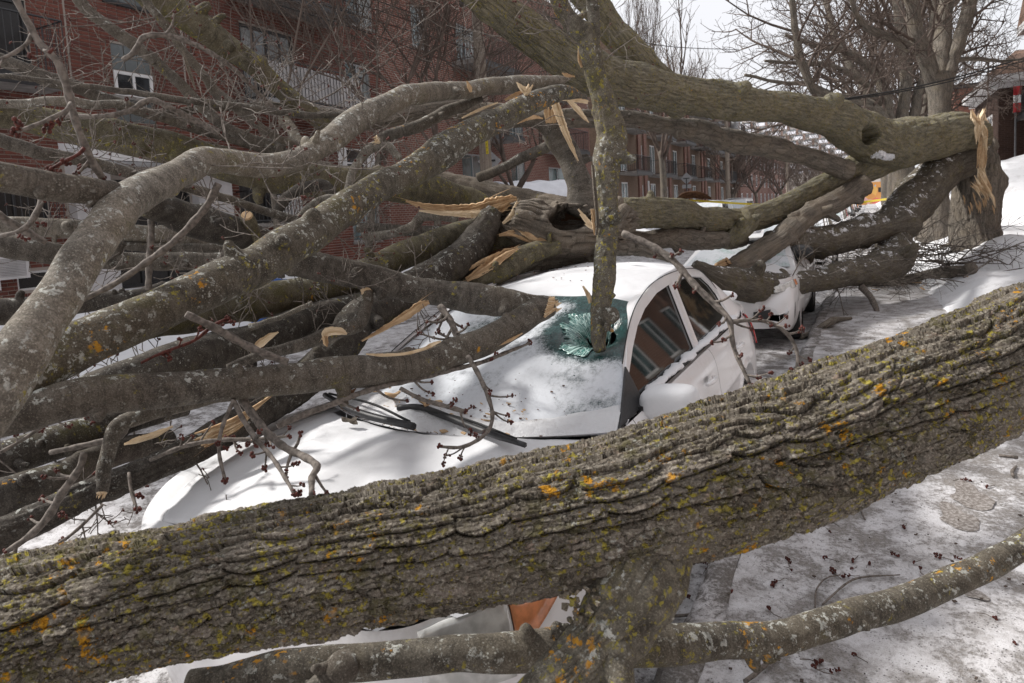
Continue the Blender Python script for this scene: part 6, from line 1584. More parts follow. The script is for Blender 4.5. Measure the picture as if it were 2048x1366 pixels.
# loose curled bark scales standing off the trunk
P, R, T, N, B = LIMB['trunk'][1]
rr = random.Random(21); me_list = []
for k in range(0):
    i = int(len(P)*rr.uniform(.12, .90)); a = math.pi+rr.uniform(-1.75, 1.75); wl, wt_ = rr.uniform(.018, .045), rr.uniform(.010, .022)
    g = []
    for u in np.linspace(-1, 1, 10):
        row = []
        for v in np.linspace(-1, 1, 9):
            e = u*u+v*v; sc = 1/max(1, math.sqrt(e)*1.0); du, dv = u*sc, v*sc
            ii = min(max(i+int(du*wl/.0026), 0), len(P)-1); aa = a+dv*wt_/R[i]
            lift = .001+.010*max(0, (dv*.7+du*.5))**2+.0012*float(vnoise(np.array(u*3+k), np.array(v*3), np.array(.5), 3))
            d = N[ii]*math.cos(aa)+B[ii]*math.sin(aa); row.append(P[ii]+d*(R[ii]+lift+.003))
        g.append(row)
    b = MB(); G = np.array(g); b.grid(G, np.stack(np.meshgrid(np.linspace(0, .04, 9), np.linspace(0, .08, 10)), -1)); ob_ = b.obj('bark_scale', M['bark_plate'], TR, smooth=True); mm = ob_.modifiers.new('s', 'SOLIDIFY'); mm.thickness = .003; mm.offset = 1
    at2 = ob_.data.attributes.new('plate', 'FLOAT', 'POINT'); at2.data.foreach_set('value', np.full(len(ob_.data.vertices), rr.uniform(.35, .95), np.float32))

# ---- lower lichened branch along the bottom
limb('low', 'fallen_branch', 'lichen-flecked smooth branch below the big trunk, curving over the pavement at bottom right', 'bark_lichen',
     [(380, 1385, 40.5, 1.74), (520, 1350, 40.5, 1.75), (640, 1335, 40.5, 1.76), (800, 1322, 37.8, 1.78), (960, 1308, 37.0, 1.80), (1130, 1300, 37.0, 1.84), (1300, 1292, 34.3, 1.88), (1420, 1287, 32.6, 1.92), (1530, 1282, 34.3, 1.96), (1640, 1252, 31.7, 2.0), (1760, 1217, 29.9, 2.05), (1850, 1178, 29.0, 2.1), (1950, 1135, 27.3, 2.15), (2048, 1085, 26.4, 2.2), (2200, 1010, 24.6, 2.3)], cat='fallen branch', knots=4, lump=.05, step=.012)
o = LIMB['low'][0]
limb('low2', 'side_stub', None, 'bark_lichen', [(1528, 1285, 26, 1.95), (1535, 1310, 18, 1.93), (1540, 1326, 12, 1.92)], parent=o)
limb('low3', 'side_stub', None, 'bark_lichen', [(1135, 1290, 22, 1.83), (1118, 1262, 17, 1.82), (1110, 1252, 12, 1.81)], parent=o)
limb('low4', 'side_stub', None, 'bark_grey', [(660, 1345, 30, 1.74), (690, 1330, 30, 1.73), (640, 1380, 26, 1.70), (600, 1420, 24, 1.66)], parent=o)

# ---- limbs still joined to the broken trunk on the right
limb('up', 'fallen_limb', 'thick olive limb with a round knot hole, arching from the broken tree to top centre', 'bark_limb',
     [(1940, 264, 38, 13.2), (1900, 265, 43, 13.0), (1850, 287, 42, 12.7), (1790, 292, 46, 12.3), (1730, 266, 43, 11.7), (1670, 240, 38, 11.0), (1610, 226, 37, 10.3), (1545, 214, 33, 9.7), (1490, 209, 33, 9.2), (1430, 200, 35, 8.7), (1366, 192, 36, 8.1), (1300, 178, 39, 7.5), (1245, 166, 42, 6.9), (1190, 142, 44, 6.5), (1130, 112, 41, 6.1), (1060, 68, 35, 5.8), (990, 18, 32, 5.5), (925, -40, 29, 5.2)],
     cat='fallen trunk', rough=.013, lump=.06, knots=5, dents=[(1738, 268, 18, 20, .34, .035)], sides=100, step=.022)
UP = LIMB['up'][0]
P_, R_, T_, N_, B_ = LIMB['up'][1]
broken('up', 0, 26, .8)
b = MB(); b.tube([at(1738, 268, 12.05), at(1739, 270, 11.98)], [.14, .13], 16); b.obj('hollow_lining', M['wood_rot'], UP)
def snow_patch(x, y, d, w_, h_, seed, parent):
    g = []; c = at(x, y, d); ux = CX*(w_*d/F); uy = CY*(h_*d/F); uz = FWD*(h_*d/F)
    for t in np.linspace(0, math.pi, 30): g.append([c+ux*math.cos(t)+(uy*math.sin(a)+uz*math.cos(a))*math.sin(t) for a in np.linspace(0, 2*math.pi, 37)])
    g = np.array(g); m_ = .75*h_*d/F; k_ = 2.2/(h_*d/F); g = g+m_*np.stack([vnoise(g[..., 0]*k_, g[..., 1]*k_, g[..., 2]*k_, seed+i) for i in range(3)], -1)
    b = MB(); b.grid(g); b.obj('snow_patch', M['snow'], parent, smooth=True)
snow_patch(1752, 306, 11.42, 17, 9, 1, UP); snow_patch(1774, 314, 11.5, 14, 6, 2, UP)
limb('up_b', 'side_limb', None, 'bark_limb', [(1345, 185, 26, 8.0), (1300, 138, 27, 7.8), (1250, 85, 30, 7.6), (1200, 30, 30, 7.3), (1150, -35, 28, 7.0)], parent=UP, rough=.011, knots=2, sides=60)
limb('low_l', 'side_limb', None, 'bark_limb', [(1810, 296, 38, 12.4), (1745, 325, 34, 12.2), (1680, 357, 30, 11.8), (1610, 390, 27, 11.2), (1550, 420, 26, 10.6), (1490, 438, 27, 10.0), (1430, 437, 25, 9.4), (1370, 428, 26, 8.8), (1300, 426, 28, 8.0), (1230, 424, 30, 7.2), (1170, 430, 32, 6.4)], parent=UP, rough=.011, knots=4, sides=64)
limb('low_k', 'side_stub', None, 'bark_limb', [(1490, 440, 26, 9.9), (1470, 465, 20, 9.6), (1455, 485, 12, 9.4)], parent=UP, rough=.01)
shard('torn_wood', [(1352, 398, 3, 8.7), (1372, 388, 9, 8.7), (1400, 388, 9, 8.75), (1422, 396, 3, 8.8)], 'wood_rot', UP, tilt=.8, thick=.5)
for k, (x, y, w_, h_) in enumerate(((1750, 300, 24, 12), (1685, 335, 12, 12))):
    pass
limb('mid', 'fallen_limb', 'slim grey limb running level from centre to the fork below the thick olive one', 'bark_stump',
     [(1695, 341, 18, 11.4), (1614, 316, 19, 10.9), (1540, 297, 21, 10.3), (1465, 283, 22, 9.8), (1390, 262, 20, 9.2), (1320, 247, 18, 8.6), (1250, 238, 18, 8.0), (1160, 236, 18, 7.2), (1060, 230, 17, 6.6), (960, 222, 17, 6.0), (900, 217, 18, 5.6), (800, 226, 20, 5.3), (720, 240, 18, 5.1), (640, 228, 14, 5.0), (560, 216, 11, 4.9), (440, 216, 8, 4.8), (320, 228, 6, 4.7)], rough=.007, knots=6)
limb('snowlog', 'fallen_limb', 'snow-dusted limb lying behind the crumpled white car mirror', 'bark_snowy', [(1815, 448, 28, 11.7), (1740, 462, 28, 11.3), (1670, 475, 27, 10.9), (1600, 483, 25, 10.4), (1540, 480, 19, 10.0)], rough=.012, knots=3)
limb('back2', 'fallen_limb', 'dark limb half hidden behind the level limb just above the second car bonnet', 'bark_stump', [(1225, 480, 24, 7.6), (1330, 479, 23, 8.4), (1420, 481, 20, 9.2), (1485, 480, 14, 9.9)], rough=.008)
limb('dead', 'fallen_limb', 'grey weathered limb with a split light end resting on the second car bonnet', 'bark_dead', [(1725, 372, 25, 11.7), (1665, 403, 23, 11.1), (1614, 432, 22, 10.5), (1550, 482, 25, 9.9), (1500, 520, 25, 9.5), (1458, 540, 18, 9.2)], rough=.012, knots=2)
DD = LIMB['dead'][0]
shard('torn_wood', [(1420, 541, 2, 9.1), (1440, 528, 8, 9.1), (1458, 520, 8, 9.15)], 'wood', DD, tilt=.4)
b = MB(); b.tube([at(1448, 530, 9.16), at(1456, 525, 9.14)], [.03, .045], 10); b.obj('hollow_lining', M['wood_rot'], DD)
limb('dead_k', 'side_stub', None, 'bark_dead', [(1600, 428, 8, 10.4), (1588, 432, 9, 10.25), (1580, 435, 7, 10.2)], parent=DD)
limb('down', 'fallen_limb', 'bent snow-dusted limb dropping from the broken tree, running low between the two white cars', 'bark_flecked',
     [(1945, 318, 34, 13.3), (1890, 345, 36, 13.0), (1845, 388, 38, 12.6), (1806, 432, 35, 12.1), (1790, 470, 31, 11.7), (1784, 510, 33, 11.2), (1745, 545, 32, 10.7), (1690, 553, 27, 10.2), (1625, 560, 25, 9.6), (1555, 575, 28, 8.9), (1490, 573, 31, 8.4), (1445, 562, 27, 8.0), (1405, 540, 15, 7.75), (1388, 529, 10, 7.7)], rough=.011, knots=7, sides=64, step=.03)
limb('down_t', 'side_limb', None, 'twig', [(1722, 572, 8, 10.3), (1742, 598, 6, 10.2), (1755, 630, 5, 10.1), (1755, 668, 5, 10.0)], parent=LIMB['down'][0])
# ---- limb standing upright through the windscreen
limb('spear', 'piercing_limb', 'upright limb with orange lichen that has pierced the windscreen of the crushed white car', 'bark_stub',
     [(1200, 700, 12.6, 3.22), (1196, 662, 17.1, 3.27), (1199, 620, 19.8, 3.31), (1203, 588, 20.7, 3.33), (1208, 537, 22.5, 3.35), (1213, 468, 22.5, 3.4), (1218, 430, 24.3, 3.4), (1213, 382, 23.4, 3.41), (1214, 342, 24.3, 3.42), (1221, 290, 26.1, 3.45), (1220, 255, 25.2, 3.45), (1207, 205, 18.9, 3.42), (1193, 165, 18.0, 3.4), (1180, 110, 18.9, 3.35), (1170, 72, 20.7, 3.33), (1146, 48, 17.1, 3.3), (1126, 22, 15.3, 3.28), (1105, -35, 14.4, 3.2)], cat='fallen limb', rough=.0035, lump=.09, knots=9, sides=56, step=.012)
SPR = LIMB['spear'][0]
limb('spear_b', 'side_limb', None, 'bark_lichen', [(1181, 92, 17, 3.34), (1189, 45, 13, 3.31), (1186, 10, 12, 3.3), (1182, -40, 11, 3.28)], parent=SPR, knots=1)
limb('spear_k', 'side_stub', None, 'bark_lichen', [(1202, 640, 17, 3.29), (1218, 634, 18, 3.25), (1229, 628, 13, 3.22)], parent=SPR, lump=.14)
limb('spear_k2', 'side_stub', None, 'bark_lichen', [(1220, 436, 16, 3.38), (1232, 434, 15, 3.35), (1238, 433, 10, 3.33)], parent=SPR, lump=.1)
shard('bark_strip', [(1186, 330, 4, 3.38), (1192, 390, 6, 3.36), (1196, 440, 5, 3.35), (1194, 470, 4, 3.35)], 'bark_dead', SPR, tilt=1.0)
shard('torn_wood', [(1166, 572, 2, 3.34), (1178, 592, 5, 3.33), (1182, 606, 5, 3.33)], 'wood_pale', SPR, tilt=.3)
shard('torn_wood', [(1185, 418, 4, 3.37), (1190, 440, 7, 3.37), (1192, 470, 4, 3.37)], 'wood', SPR, tilt=.3)
shard('torn_wood', [(1158, 96, 2, 3.33), (1160, 120, 4, 3.35), (1164, 135, 2, 3.36)], 'wood', SPR, tilt=.3)

# ---- hollow, torn crown lying on the car roof
limb('hollow', 'hollow_trunk', 'gnarled hollow trunk with a dark rotten cavity crushing the roof of the white car', 'bark_dead',
     [(1000, 438, 22, 4.85), (1024, 440, 36, 4.85), (1050, 443, 43, 4.85), (1090, 454, 49, 4.88), (1130, 458, 54, 4.92), (1172, 460, 50, 5.0), (1215, 452, 34, 5.6), (1250, 442, 28, 6.3)], cat='hollow trunk', rough=.021, lump=.2, knots=9, dents=[(1140, 437, 48, 24, .34, .02), (1013, 428, 18, 22, .14, .0)], sides=120, step=.009)
HO = LIMB['hollow'][0]
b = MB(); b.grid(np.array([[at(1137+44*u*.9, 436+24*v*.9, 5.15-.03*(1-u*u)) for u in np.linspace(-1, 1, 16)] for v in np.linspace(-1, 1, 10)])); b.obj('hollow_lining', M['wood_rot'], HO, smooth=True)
shard('torn_wood', [(812, 402, 2, 4.7), (845, 411, 6, 4.72), (890, 417, 9, 4.75), (944, 420, 15, 4.78), (985, 411, 19, 4.8), (1020, 400, 12, 4.82), (1034, 398, 5, 4.83)], 'wood', HO, tilt=.35, fib=11, seed=4)
shard('torn_wood', [(838, 421, 2, 4.72), (890, 426, 5, 4.74), (950, 428, 8, 4.76), (985, 424, 5, 4.78)], 'wood_pale', HO, tilt=.3, seed=5)
shard('torn_wood', [(1036, 404, 4, 4.78), (1030, 418, 5, 4.77), (1022, 432, 5, 4.76), (1006, 447, 3, 4.75)], 'wood_pale', HO, tilt=.2, seed=6)
shard('torn_wood', [(933, 560, 5, 4.5), (958, 545, 9, 4.5), (985, 526, 12, 4.52), (1010, 508, 10, 4.54), (1036, 496, 3, 4.56)], 'wood', HO, tilt=.6, seed=7)
shard('torn_wood', [(910, 557, 2, 4.52), (960, 525, 4, 4.53), (1000, 505, 3, 4.55)], 'wood', HO, tilt=.2, seed=17)
shard('torn_wood', [(998, 470, 3, 4.72), (1025, 466, 7, 4.72), (1046, 472, 9, 4.72), (1066, 487, 3, 4.72)], 'wood', HO, tilt=.5, seed=8)
shard('torn_wood', [(1034, 456, 5, 4.72), (1060, 470, 7, 4.7), (1085, 482, 6, 4.7), (1108, 490, 2, 4.7)], 'wood', HO, tilt=.3, seed=9)
shard('torn_wood', [(1040, 497, 3, 4.64), (1070, 494, 5, 4.64), (1100, 490, 2, 4.66)], 'wood_pale', HO, tilt=.2, seed=10)
for k, (x0, y0, x1, y1) in enumerate(((1156, 418, 1186, 452), (1160, 428, 1184, 456), (1170, 448, 1188, 458))):
    shard('torn_wood', [(x0, y0, 1.5, 4.6), ((x0+x1)/2, (y0+y1)/2, 3, 4.6), (x1, y1, 2.5, 4.62)], 'wood_pale', HO, tilt=.2, seed=20+k)
limb('rind', 'side_limb', None, 'bark_mossy', [(925, 572, 14, 4.55), (980, 549, 25, 4.58), (1028, 522, 27, 4.62), (1070, 503, 22, 4.66), (1120, 494, 14, 4.7)], parent=HO, rough=.005, lump=.12)
limb('fill', 'side_limb', None, 'bark_mossy', [(965, 492, 16, 4.92), (1005, 480, 24, 4.92), (1050, 482, 24, 4.95), (1090, 490, 18, 5.0)], parent=HO, lump=.15)
limb('slot', 'side_limb', None, 'wood_rot', [(890, 575, 10, 4.8), (940, 548, 14, 4.78), (990, 515, 14, 4.8), (1030, 498, 8, 4.82)], parent=HO, stubs=0)
limb('under', 'side_limb', None, 'bark_stump', [(930, 585, 20, 5.0), (1000, 552, 25, 5.05), (1060, 524, 25, 5.15), (1130, 507, 23, 5.3), (1210, 498, 21, 5.5), (1270, 498, 15, 5.9), (1340, 516, 8, 6.3)], parent=HO, rough=.008)
limb('arch', 'side_limb', None, 'bark_grey', [(1005, 256, 6, 4.85), (1055, 238, 13, 4.9), (1096, 246, 20, 4.95), (1122, 284, 21, 5.0), (1143, 325, 21, 5.0), (1160, 369, 22, 5.0), (1165, 405, 27, 5.0), (1160, 430, 30, 5.0)], parent=HO, knots=2, lump=.08)
shard('torn_wood', [(1108, 196, 9, 4.78), (1116, 222, 9, 4.78), (1128, 255, 8, 4.8), (1142, 290, 5, 4.84), (1157, 322, 1.2, 4.88)], 'wood_pale', HO, tilt=.3, fib=9, seed=11)
shard('torn_wood', [(1134, 197, 4, 4.8), (1152, 215, 6, 4.8), (1168, 234, 4, 4.8), (1178, 245, 1, 4.8)], 'wood_pale', HO, tilt=.4, seed=12)
shard('torn_wood', [(1118, 197, 4, 4.8), (1145, 198, 5, 4.82), (1176, 204, 4, 4.84)], 'wood_pale', HO, tilt=.3, seed=13)
shard('torn_wood', [(1012, 254, 1.5, 4.8), (1045, 240, 4, 4.8), (1068, 234, 4, 4.82), (1086, 237, 1.5, 4.85)], 'wood', HO, tilt=.3, seed=14)
for k, x in enumerate((1090, 1097, 1104)): shard('torn_wood', [(x, 212+k*3, 1.2, 4.8), (x+2, 226, 4, 4.82), (x+6, 246, 4, 4.84)], 'wood', HO, tilt=.3, seed=15+k)
# ---- the pile on the left
limb('pale', 'fallen_limb', 'pale smooth limb curving from lower left up to a snapped tip at top centre', 'bark_pale',
     [(-70, 870, 52, 1.42), (-7, 793, 52, 1.48), (51, 708, 51, 1.55), (118, 605, 46, 1.65), (185, 502, 42, 1.78), (224, 448, 39, 1.88), (248, 412, 36, 1.96), (290, 383, 33, 2.08), (342, 355, 29, 2.22), (400, 330, 28, 2.4), (440, 324, 25, 2.52), (490, 328, 24, 2.65), (547, 325, 24, 2.8), (610, 310, 23, 2.97), (651, 284, 24, 3.1), (702, 246, 25, 3.28), (754, 218, 23, 3.45), (839, 190, 21, 3.7), (942, 176, 19, 4.0), (1044, 169, 17, 4.25), (1110, 162, 11, 4.4), (1140, 156, 4, 4.45)], knots=7, lump=.08, sides=60, step=.012)
PL = LIMB['pale'][0]
limb('pale_b', 'side_limb', None, 'bark_grey', [(-90, 330, 30, 1.62), (0, 352, 29, 1.7), (102, 372, 28, 1.8), (180, 384, 26, 1.88), (240, 402, 26, 1.96), (262, 408, 18, 2.0)], parent=PL, knots=2)
shard('torn_wood', [(1124, 146, 1.2, 4.42), (1134, 151, 4, 4.42), (1150, 153, 1.2, 4.45)], 'wood', PL, seed=31); shard('torn_wood', [(934, 162, 1.5, 3.9), (939, 174, 5, 3.9), (942, 184, 3, 3.9)], 'wood', PL, seed=32, thick=.05)
limb('second', 'fallen_limb', 'long orange-lichened grey limb rising from lower left to the split at top centre', 'bark_lichen',
     [(-80, 838, 50, 1.85), (34, 768, 49, 1.95), (103, 722, 49, 2.03), (205, 672, 46, 2.14), (308, 627, 44, 2.27), (410, 582, 41, 2.42), (513, 535, 39, 2.6), (581, 497, 38, 2.75), (634, 462, 36, 2.9), (702, 416, 33, 3.08), (771, 372, 32, 3.26), (839, 332, 31, 3.45), (890, 300, 33, 3.6), (942, 266, 29, 3.75), (993, 239, 26, 3.9), (1044, 214, 23, 4.05), (1096, 192, 18, 4.2), (1130, 184, 14, 4.3), (1172, 194, 4, 4.45)], knots=7, lump=.07, sides=56, step=.013)
SE = LIMB['second'][0]
for k, (x0, y0, x1, y1, w_) in enumerate(((1033, 164, 1052, 186, 5), (1045, 172, 1060, 184, 5), (1058, 168, 1052, 190, 4), (1066, 170, 1050, 194, 3))): shard('torn_wood', [(x0, y0, 1.2, 4.0), ((x0+x1)/2, (y0+y1)/2, w_, 4.0), (x1, y1, w_*.8, 4.02)], 'wood_pale', SE, seed=41+k)
shard('torn_wood', [(924, 236, 1.2, 3.95), (960, 219, 3, 3.97), (996, 205, 1.5, 4.0)], 'wood_pale', SE, seed=46); shard('torn_wood', [(1010, 200, 2, 4.05), (1030, 190, 4, 4.05), (1050, 180, 2, 4.05)], 'wood', SE, seed=47)
limb('third', 'fallen_limb', 'dark grey limb lying level across the bonnet, snapped end pointing at the windscreen', 'bark_grey',
     [(-90, 862, 40, 1.82), (34, 824, 40, 1.9), (171, 795, 39, 2.0), (342, 773, 36, 2.15), (513, 762, 34, 2.32), (620, 754, 32, 2.44), (703, 744, 29, 2.54), (790, 736, 28, 2.64), (860, 722, 28, 2.73), (942, 688, 28, 2.85), (1027, 648, 26, 2.98), (1078, 622, 24, 3.06), (1096, 613, 21, 3.1)], knots=4, lump=.05, sides=56, step=.012)
broken('third', 1, 24, 1.3)
TH = LIMB['third'][0]
for k in range(9): shard('torn_wood', [(1088+k*1.2, 634-k*4.6, 2.5, 3.0), (1099+k*1.3, 624-k*3.4, 3.5, 3.0), (1108+LR.uniform(-3, 7), 618-k*2.6, .8, 3.0)], ('wood', 'wood_pale')[k % 2], TH, seed=400+k, tilt=LR.uniform(-.3, .8))
shard('torn_wood', [(733, 708, 1.5, 2.52), (765, 710, 3, 2.55), (810, 707, 3, 2.6), (846, 698, 3, 2.64), (862, 690, 4, 2.66), (882, 682, 2, 2.68)], 'wood_pale', TH, seed=51, tilt=.2); shard('torn_wood', [(985, 695, 1.2, 2.84), (1020, 680, 3, 2.88), (1045, 666, 1.2, 2.92)], 'wood', TH, seed=52)
limb('fourth', 'fallen_limb', 'limb tapering to a torn point that touches the snapped end over the windscreen', 'bark_grey', [(540, 515, 25, 3.15), (600, 530, 28, 3.2), (651, 539, 30, 3.25), (771, 561, 31, 3.35), (850, 577, 29, 3.42), (890, 585, 29, 3.45), (925, 594, 33, 3.46), (959, 602, 35, 3.47), (1000, 606, 32, 3.48), (1027, 607, 27, 3.49), (1078, 604, 14, 3.52), (1115, 604, 5, 3.55)], knots=5, lump=.1, rough=.002, sides=48, step=.014)
shard('torn_wood', [(1085, 598, 2, 3.48), (1100, 602, 6, 3.48), (1117, 606, 3, 3.5)], 'wood', LIMB['fourth'][0], seed=55)
limb('fifth', 'fallen_limb', 'thick yellow-mossed limb sloping down from the hollow trunk to the left', 'bark_mossy', [(1000, 438, 20, 5.3), (925, 466, 25, 5.1), (873, 488, 29, 4.9), (839, 502, 30, 4.75), (771, 530, 31, 4.5), (700, 558, 32, 4.25), (640, 576, 33, 4.05), (581, 590, 34, 3.85), (495, 606, 34, 3.6), (400, 625, 32, 3.35), (300, 650, 30, 3.1), (200, 685, 30, 2.9), (90, 720, 30, 2.7)], knots=6, lump=.08, sides=44)
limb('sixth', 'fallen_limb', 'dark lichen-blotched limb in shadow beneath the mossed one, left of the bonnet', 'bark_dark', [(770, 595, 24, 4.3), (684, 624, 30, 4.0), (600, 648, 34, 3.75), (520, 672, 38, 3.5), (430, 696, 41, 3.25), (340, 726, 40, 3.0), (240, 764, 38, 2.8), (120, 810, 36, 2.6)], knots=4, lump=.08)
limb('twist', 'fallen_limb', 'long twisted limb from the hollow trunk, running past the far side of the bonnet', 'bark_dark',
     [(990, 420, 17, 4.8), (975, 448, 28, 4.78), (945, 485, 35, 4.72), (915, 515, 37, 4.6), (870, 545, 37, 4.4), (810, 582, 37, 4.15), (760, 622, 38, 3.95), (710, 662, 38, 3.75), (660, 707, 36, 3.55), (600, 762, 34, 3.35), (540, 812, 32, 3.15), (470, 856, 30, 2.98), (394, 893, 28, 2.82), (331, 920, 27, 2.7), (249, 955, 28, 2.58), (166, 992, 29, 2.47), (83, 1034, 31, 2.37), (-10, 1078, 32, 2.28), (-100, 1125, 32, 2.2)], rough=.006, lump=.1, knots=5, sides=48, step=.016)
TW_ = LIMB['twist'][0]
for k in range(9):
    o_ = k*7; shard('torn_wood', [(545-o_*.6, 790+k*3, 2, 2.88), (490-o_*.2, 828+k*3, 5, 2.80), (440-k*2, 852+k*4, 5, 2.75), (400+LR.uniform(-12, 22), 868+k*3.2, 1.5, 2.72)], 'wood_pale' if k % 2 else 'wood', TW_, seed=60+k, tilt=LR.uniform(-.4, .8))
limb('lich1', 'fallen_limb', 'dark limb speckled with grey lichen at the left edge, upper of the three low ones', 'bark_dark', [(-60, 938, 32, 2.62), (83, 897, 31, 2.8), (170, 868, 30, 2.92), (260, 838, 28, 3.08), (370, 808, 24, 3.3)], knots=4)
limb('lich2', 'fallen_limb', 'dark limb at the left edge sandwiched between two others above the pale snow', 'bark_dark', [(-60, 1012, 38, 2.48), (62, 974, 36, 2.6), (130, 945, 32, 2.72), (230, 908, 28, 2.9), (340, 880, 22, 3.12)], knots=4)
limb('cut', 'fallen_branch', 'short bent branch with a pale clean-snapped end hanging over the snowy bonnet', 'bark_grey', [(500, 783, 13, 2.45), (430, 795, 14, 2.43), (360, 808, 16, 2.4), (300, 825, 18, 2.36), (243, 850, 18, 2.32), (222, 885, 16, 2.28), (213, 935, 15, 2.24), (204, 985, 12, 2.2)], cat='fallen branch', knots=3)
broken('cut', 1, 10, 1.1)
limb('nine1', 'fallen_limb', 'pale lichen-crusted limb lying level across the entrance at far left', 'bark_pale', [(-30, 450, 17, 4.2), (102, 457, 18, 4.4), (200, 461, 18, 4.6), (330, 474, 18, 4.8), (420, 480, 16, 5.0)], knots=3, lump=.1)
limb('nine2', 'fallen_limb', 'straight brown-grey limb just below the lichen-crusted one at far left', 'bark_grey', [(-40, 483, 25, 3.5), (68, 494, 24, 3.6), (137, 506, 22, 3.7), (240, 519, 20, 3.8), (342, 524, 20, 3.9), (444, 523, 19, 4.0), (560, 515, 16, 4.1)], knots=2)
limb('nine3', 'fallen_branch', 'thin straight branch above the brown-grey limb, crossing the dark doorway', 'bark_grey', [(190, 489, 8, 4.6), (330, 497, 9, 4.75), (470, 497, 9, 4.9), (600, 490, 8, 5.1)], cat='fallen branch')
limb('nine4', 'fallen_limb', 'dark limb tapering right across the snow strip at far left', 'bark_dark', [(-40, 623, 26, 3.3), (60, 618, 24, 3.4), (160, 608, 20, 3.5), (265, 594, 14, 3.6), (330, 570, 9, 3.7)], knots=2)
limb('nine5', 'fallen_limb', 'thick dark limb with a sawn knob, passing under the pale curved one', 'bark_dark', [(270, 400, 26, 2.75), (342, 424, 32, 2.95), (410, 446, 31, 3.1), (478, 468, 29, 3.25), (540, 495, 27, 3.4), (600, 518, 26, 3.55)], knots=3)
limb('nine5k', 'side_stub', None, 'bark_mossy', [(506, 470, 20, 3.28), (500, 448, 17, 3.22), (494, 432, 14, 3.18)], parent=LIMB['nine5'][0], lump=.1)
b = MB(); b.tube([at(494, 433, 3.18), at(493, 429.5, 3.17)], [.028, .024], 14); b.obj('cut_face', M['wood'], LIMB['nine5'][0])
limb('ten', 'fallen_limb', 'very long mossy limb crossing the brick wall from the left edge to the hollow trunk', 'bark_mossy', [(-60, 222, 28, 4.1), (60, 243, 28, 4.3), (171, 266, 29, 4.4), (273, 284, 28, 4.5), (380, 303, 28, 4.65), (470, 334, 30, 4.8), (560, 354, 30, 5.0), (680, 367, 29, 5.2), (790, 375, 30, 5.35), (880, 389, 30, 5.5), (940, 403, 26, 5.6), (990, 428, 20, 5.6)], knots=8, lump=.09, sides=44)
limb('eleven', 'fallen_branch', 'slender grey branch slanting down past the white canopy at left', 'bark_grey', [(-20, 272, 15, 2.85), (51, 297, 14, 2.9), (120, 312, 13, 2.98), (205, 331, 11, 3.1), (273, 349, 10, 3.2), (376, 377, 9, 3.35), (444, 394, 9, 3.45), (513, 417, 9, 3.6), (598, 441, 8, 3.75), (680, 452, 7, 3.9)], cat='fallen branch', knots=3)
limb('twelve', 'fallen_branch', 'dark branch sloping from the upper left edge across the white window', 'bark_grey', [(-20, 112, 13, 4.0), (34, 133, 13, 4.05), (103, 160, 14, 4.15), (154, 175, 13, 4.2), (205, 198, 13, 4.3), (273, 220, 13, 4.4), (342, 240, 12, 4.5), (427, 268, 12, 4.65), (513, 294, 11, 4.8), (600, 315, 9, 5)], cat='fallen branch', knots=3)
limb('twelve_b', 'fallen_branch', 'thin pale branch running nearly level below the white window', 'bark_grey', [(-20, 150, 5, 3.1), (120, 165, 5.5, 3.2), (240, 181, 6, 3.3), (376, 202, 6.5, 3.4), (427, 206, 7, 3.5), (547, 222, 7, 3.65), (640, 230, 6, 3.8), (740, 226, 5, 4)], cat='fallen branch')
limb('twelve_c', 'fallen_branch', 'short lichen-white branch with a snapped light end at the upper left', 'bark_pale', [(-20, 208, 9, 3.8), (60, 206, 9, 3.85), (130, 203, 9, 3.9), (200, 210, 8, 4), (260, 206, 6, 4.1)], cat='fallen branch')
limb('thirteen', 'fallen_limb', 'long straight olive limb slanting down from the top edge left of centre', 'bark_mossy', [(250, -50, 26, 4.3), (325, 10, 25, 4.4), (410, 63, 24, 4.55), (495, 126, 22, 4.7), (564, 180, 19, 4.85), (632, 236, 17, 5), (690, 285, 14, 5.1)], knots=4, lump=.06)
limb('thirteen_b', 'side_limb', None, 'bark_pale', [(568, 226, 10, 4.9), (575, 245, 12, 4.85), (590, 268, 11, 4.8), (606, 290, 10, 4.75)], parent=LIMB['thirteen'][0])
limb('fourteen', 'fallen_branch', 'grey branch slanting from the top left corner across the brick and the white window', 'bark_grey', [(140, -25, 13, 4.1), (180, 25, 13, 4.15), (240, 70, 12, 4.2), (290, 105, 12, 4.25), (342, 152, 11, 4.3), (390, 200, 11, 4.35), (440, 246, 10, 4.4), (500, 275, 10, 4.5), (570, 296, 9, 4.6)], cat='fallen branch', knots=3)
limb('fifteen', 'fallen_branch', 'thinner brown branch between the two straight slanting ones at upper left', 'bark_grey', [(275, -20, 6, 3.8), (318, 38, 8, 3.85), (342, 66, 9, 3.9), (376, 113, 9, 3.95), (410, 154, 9, 4), (434, 186, 9, 4.05), (478, 220, 9, 4.1), (547, 272, 8, 4.2), (620, 300, 6, 4.4)], cat='fallen branch', knots=2)
shard('torn_wood', [(366, 102, 1.5, 3.88), (378, 140, 4, 3.88), (392, 180, 1.5, 3.9)], 'bark_dead', LIMB['fifteen'][0], seed=71)
limb('twenty', 'fallen_branch', 'snapped branch with a ragged light end just right of centre, below the pale arch', 'bark_grey', [(757, 278, 10, 3.85), (800, 264, 13, 3.9), (839, 250, 14, 3.95), (908, 219, 14, 4.05), (959, 195, 10, 4.15)], cat='fallen branch')
broken('twenty', 0, 9, 1.6)
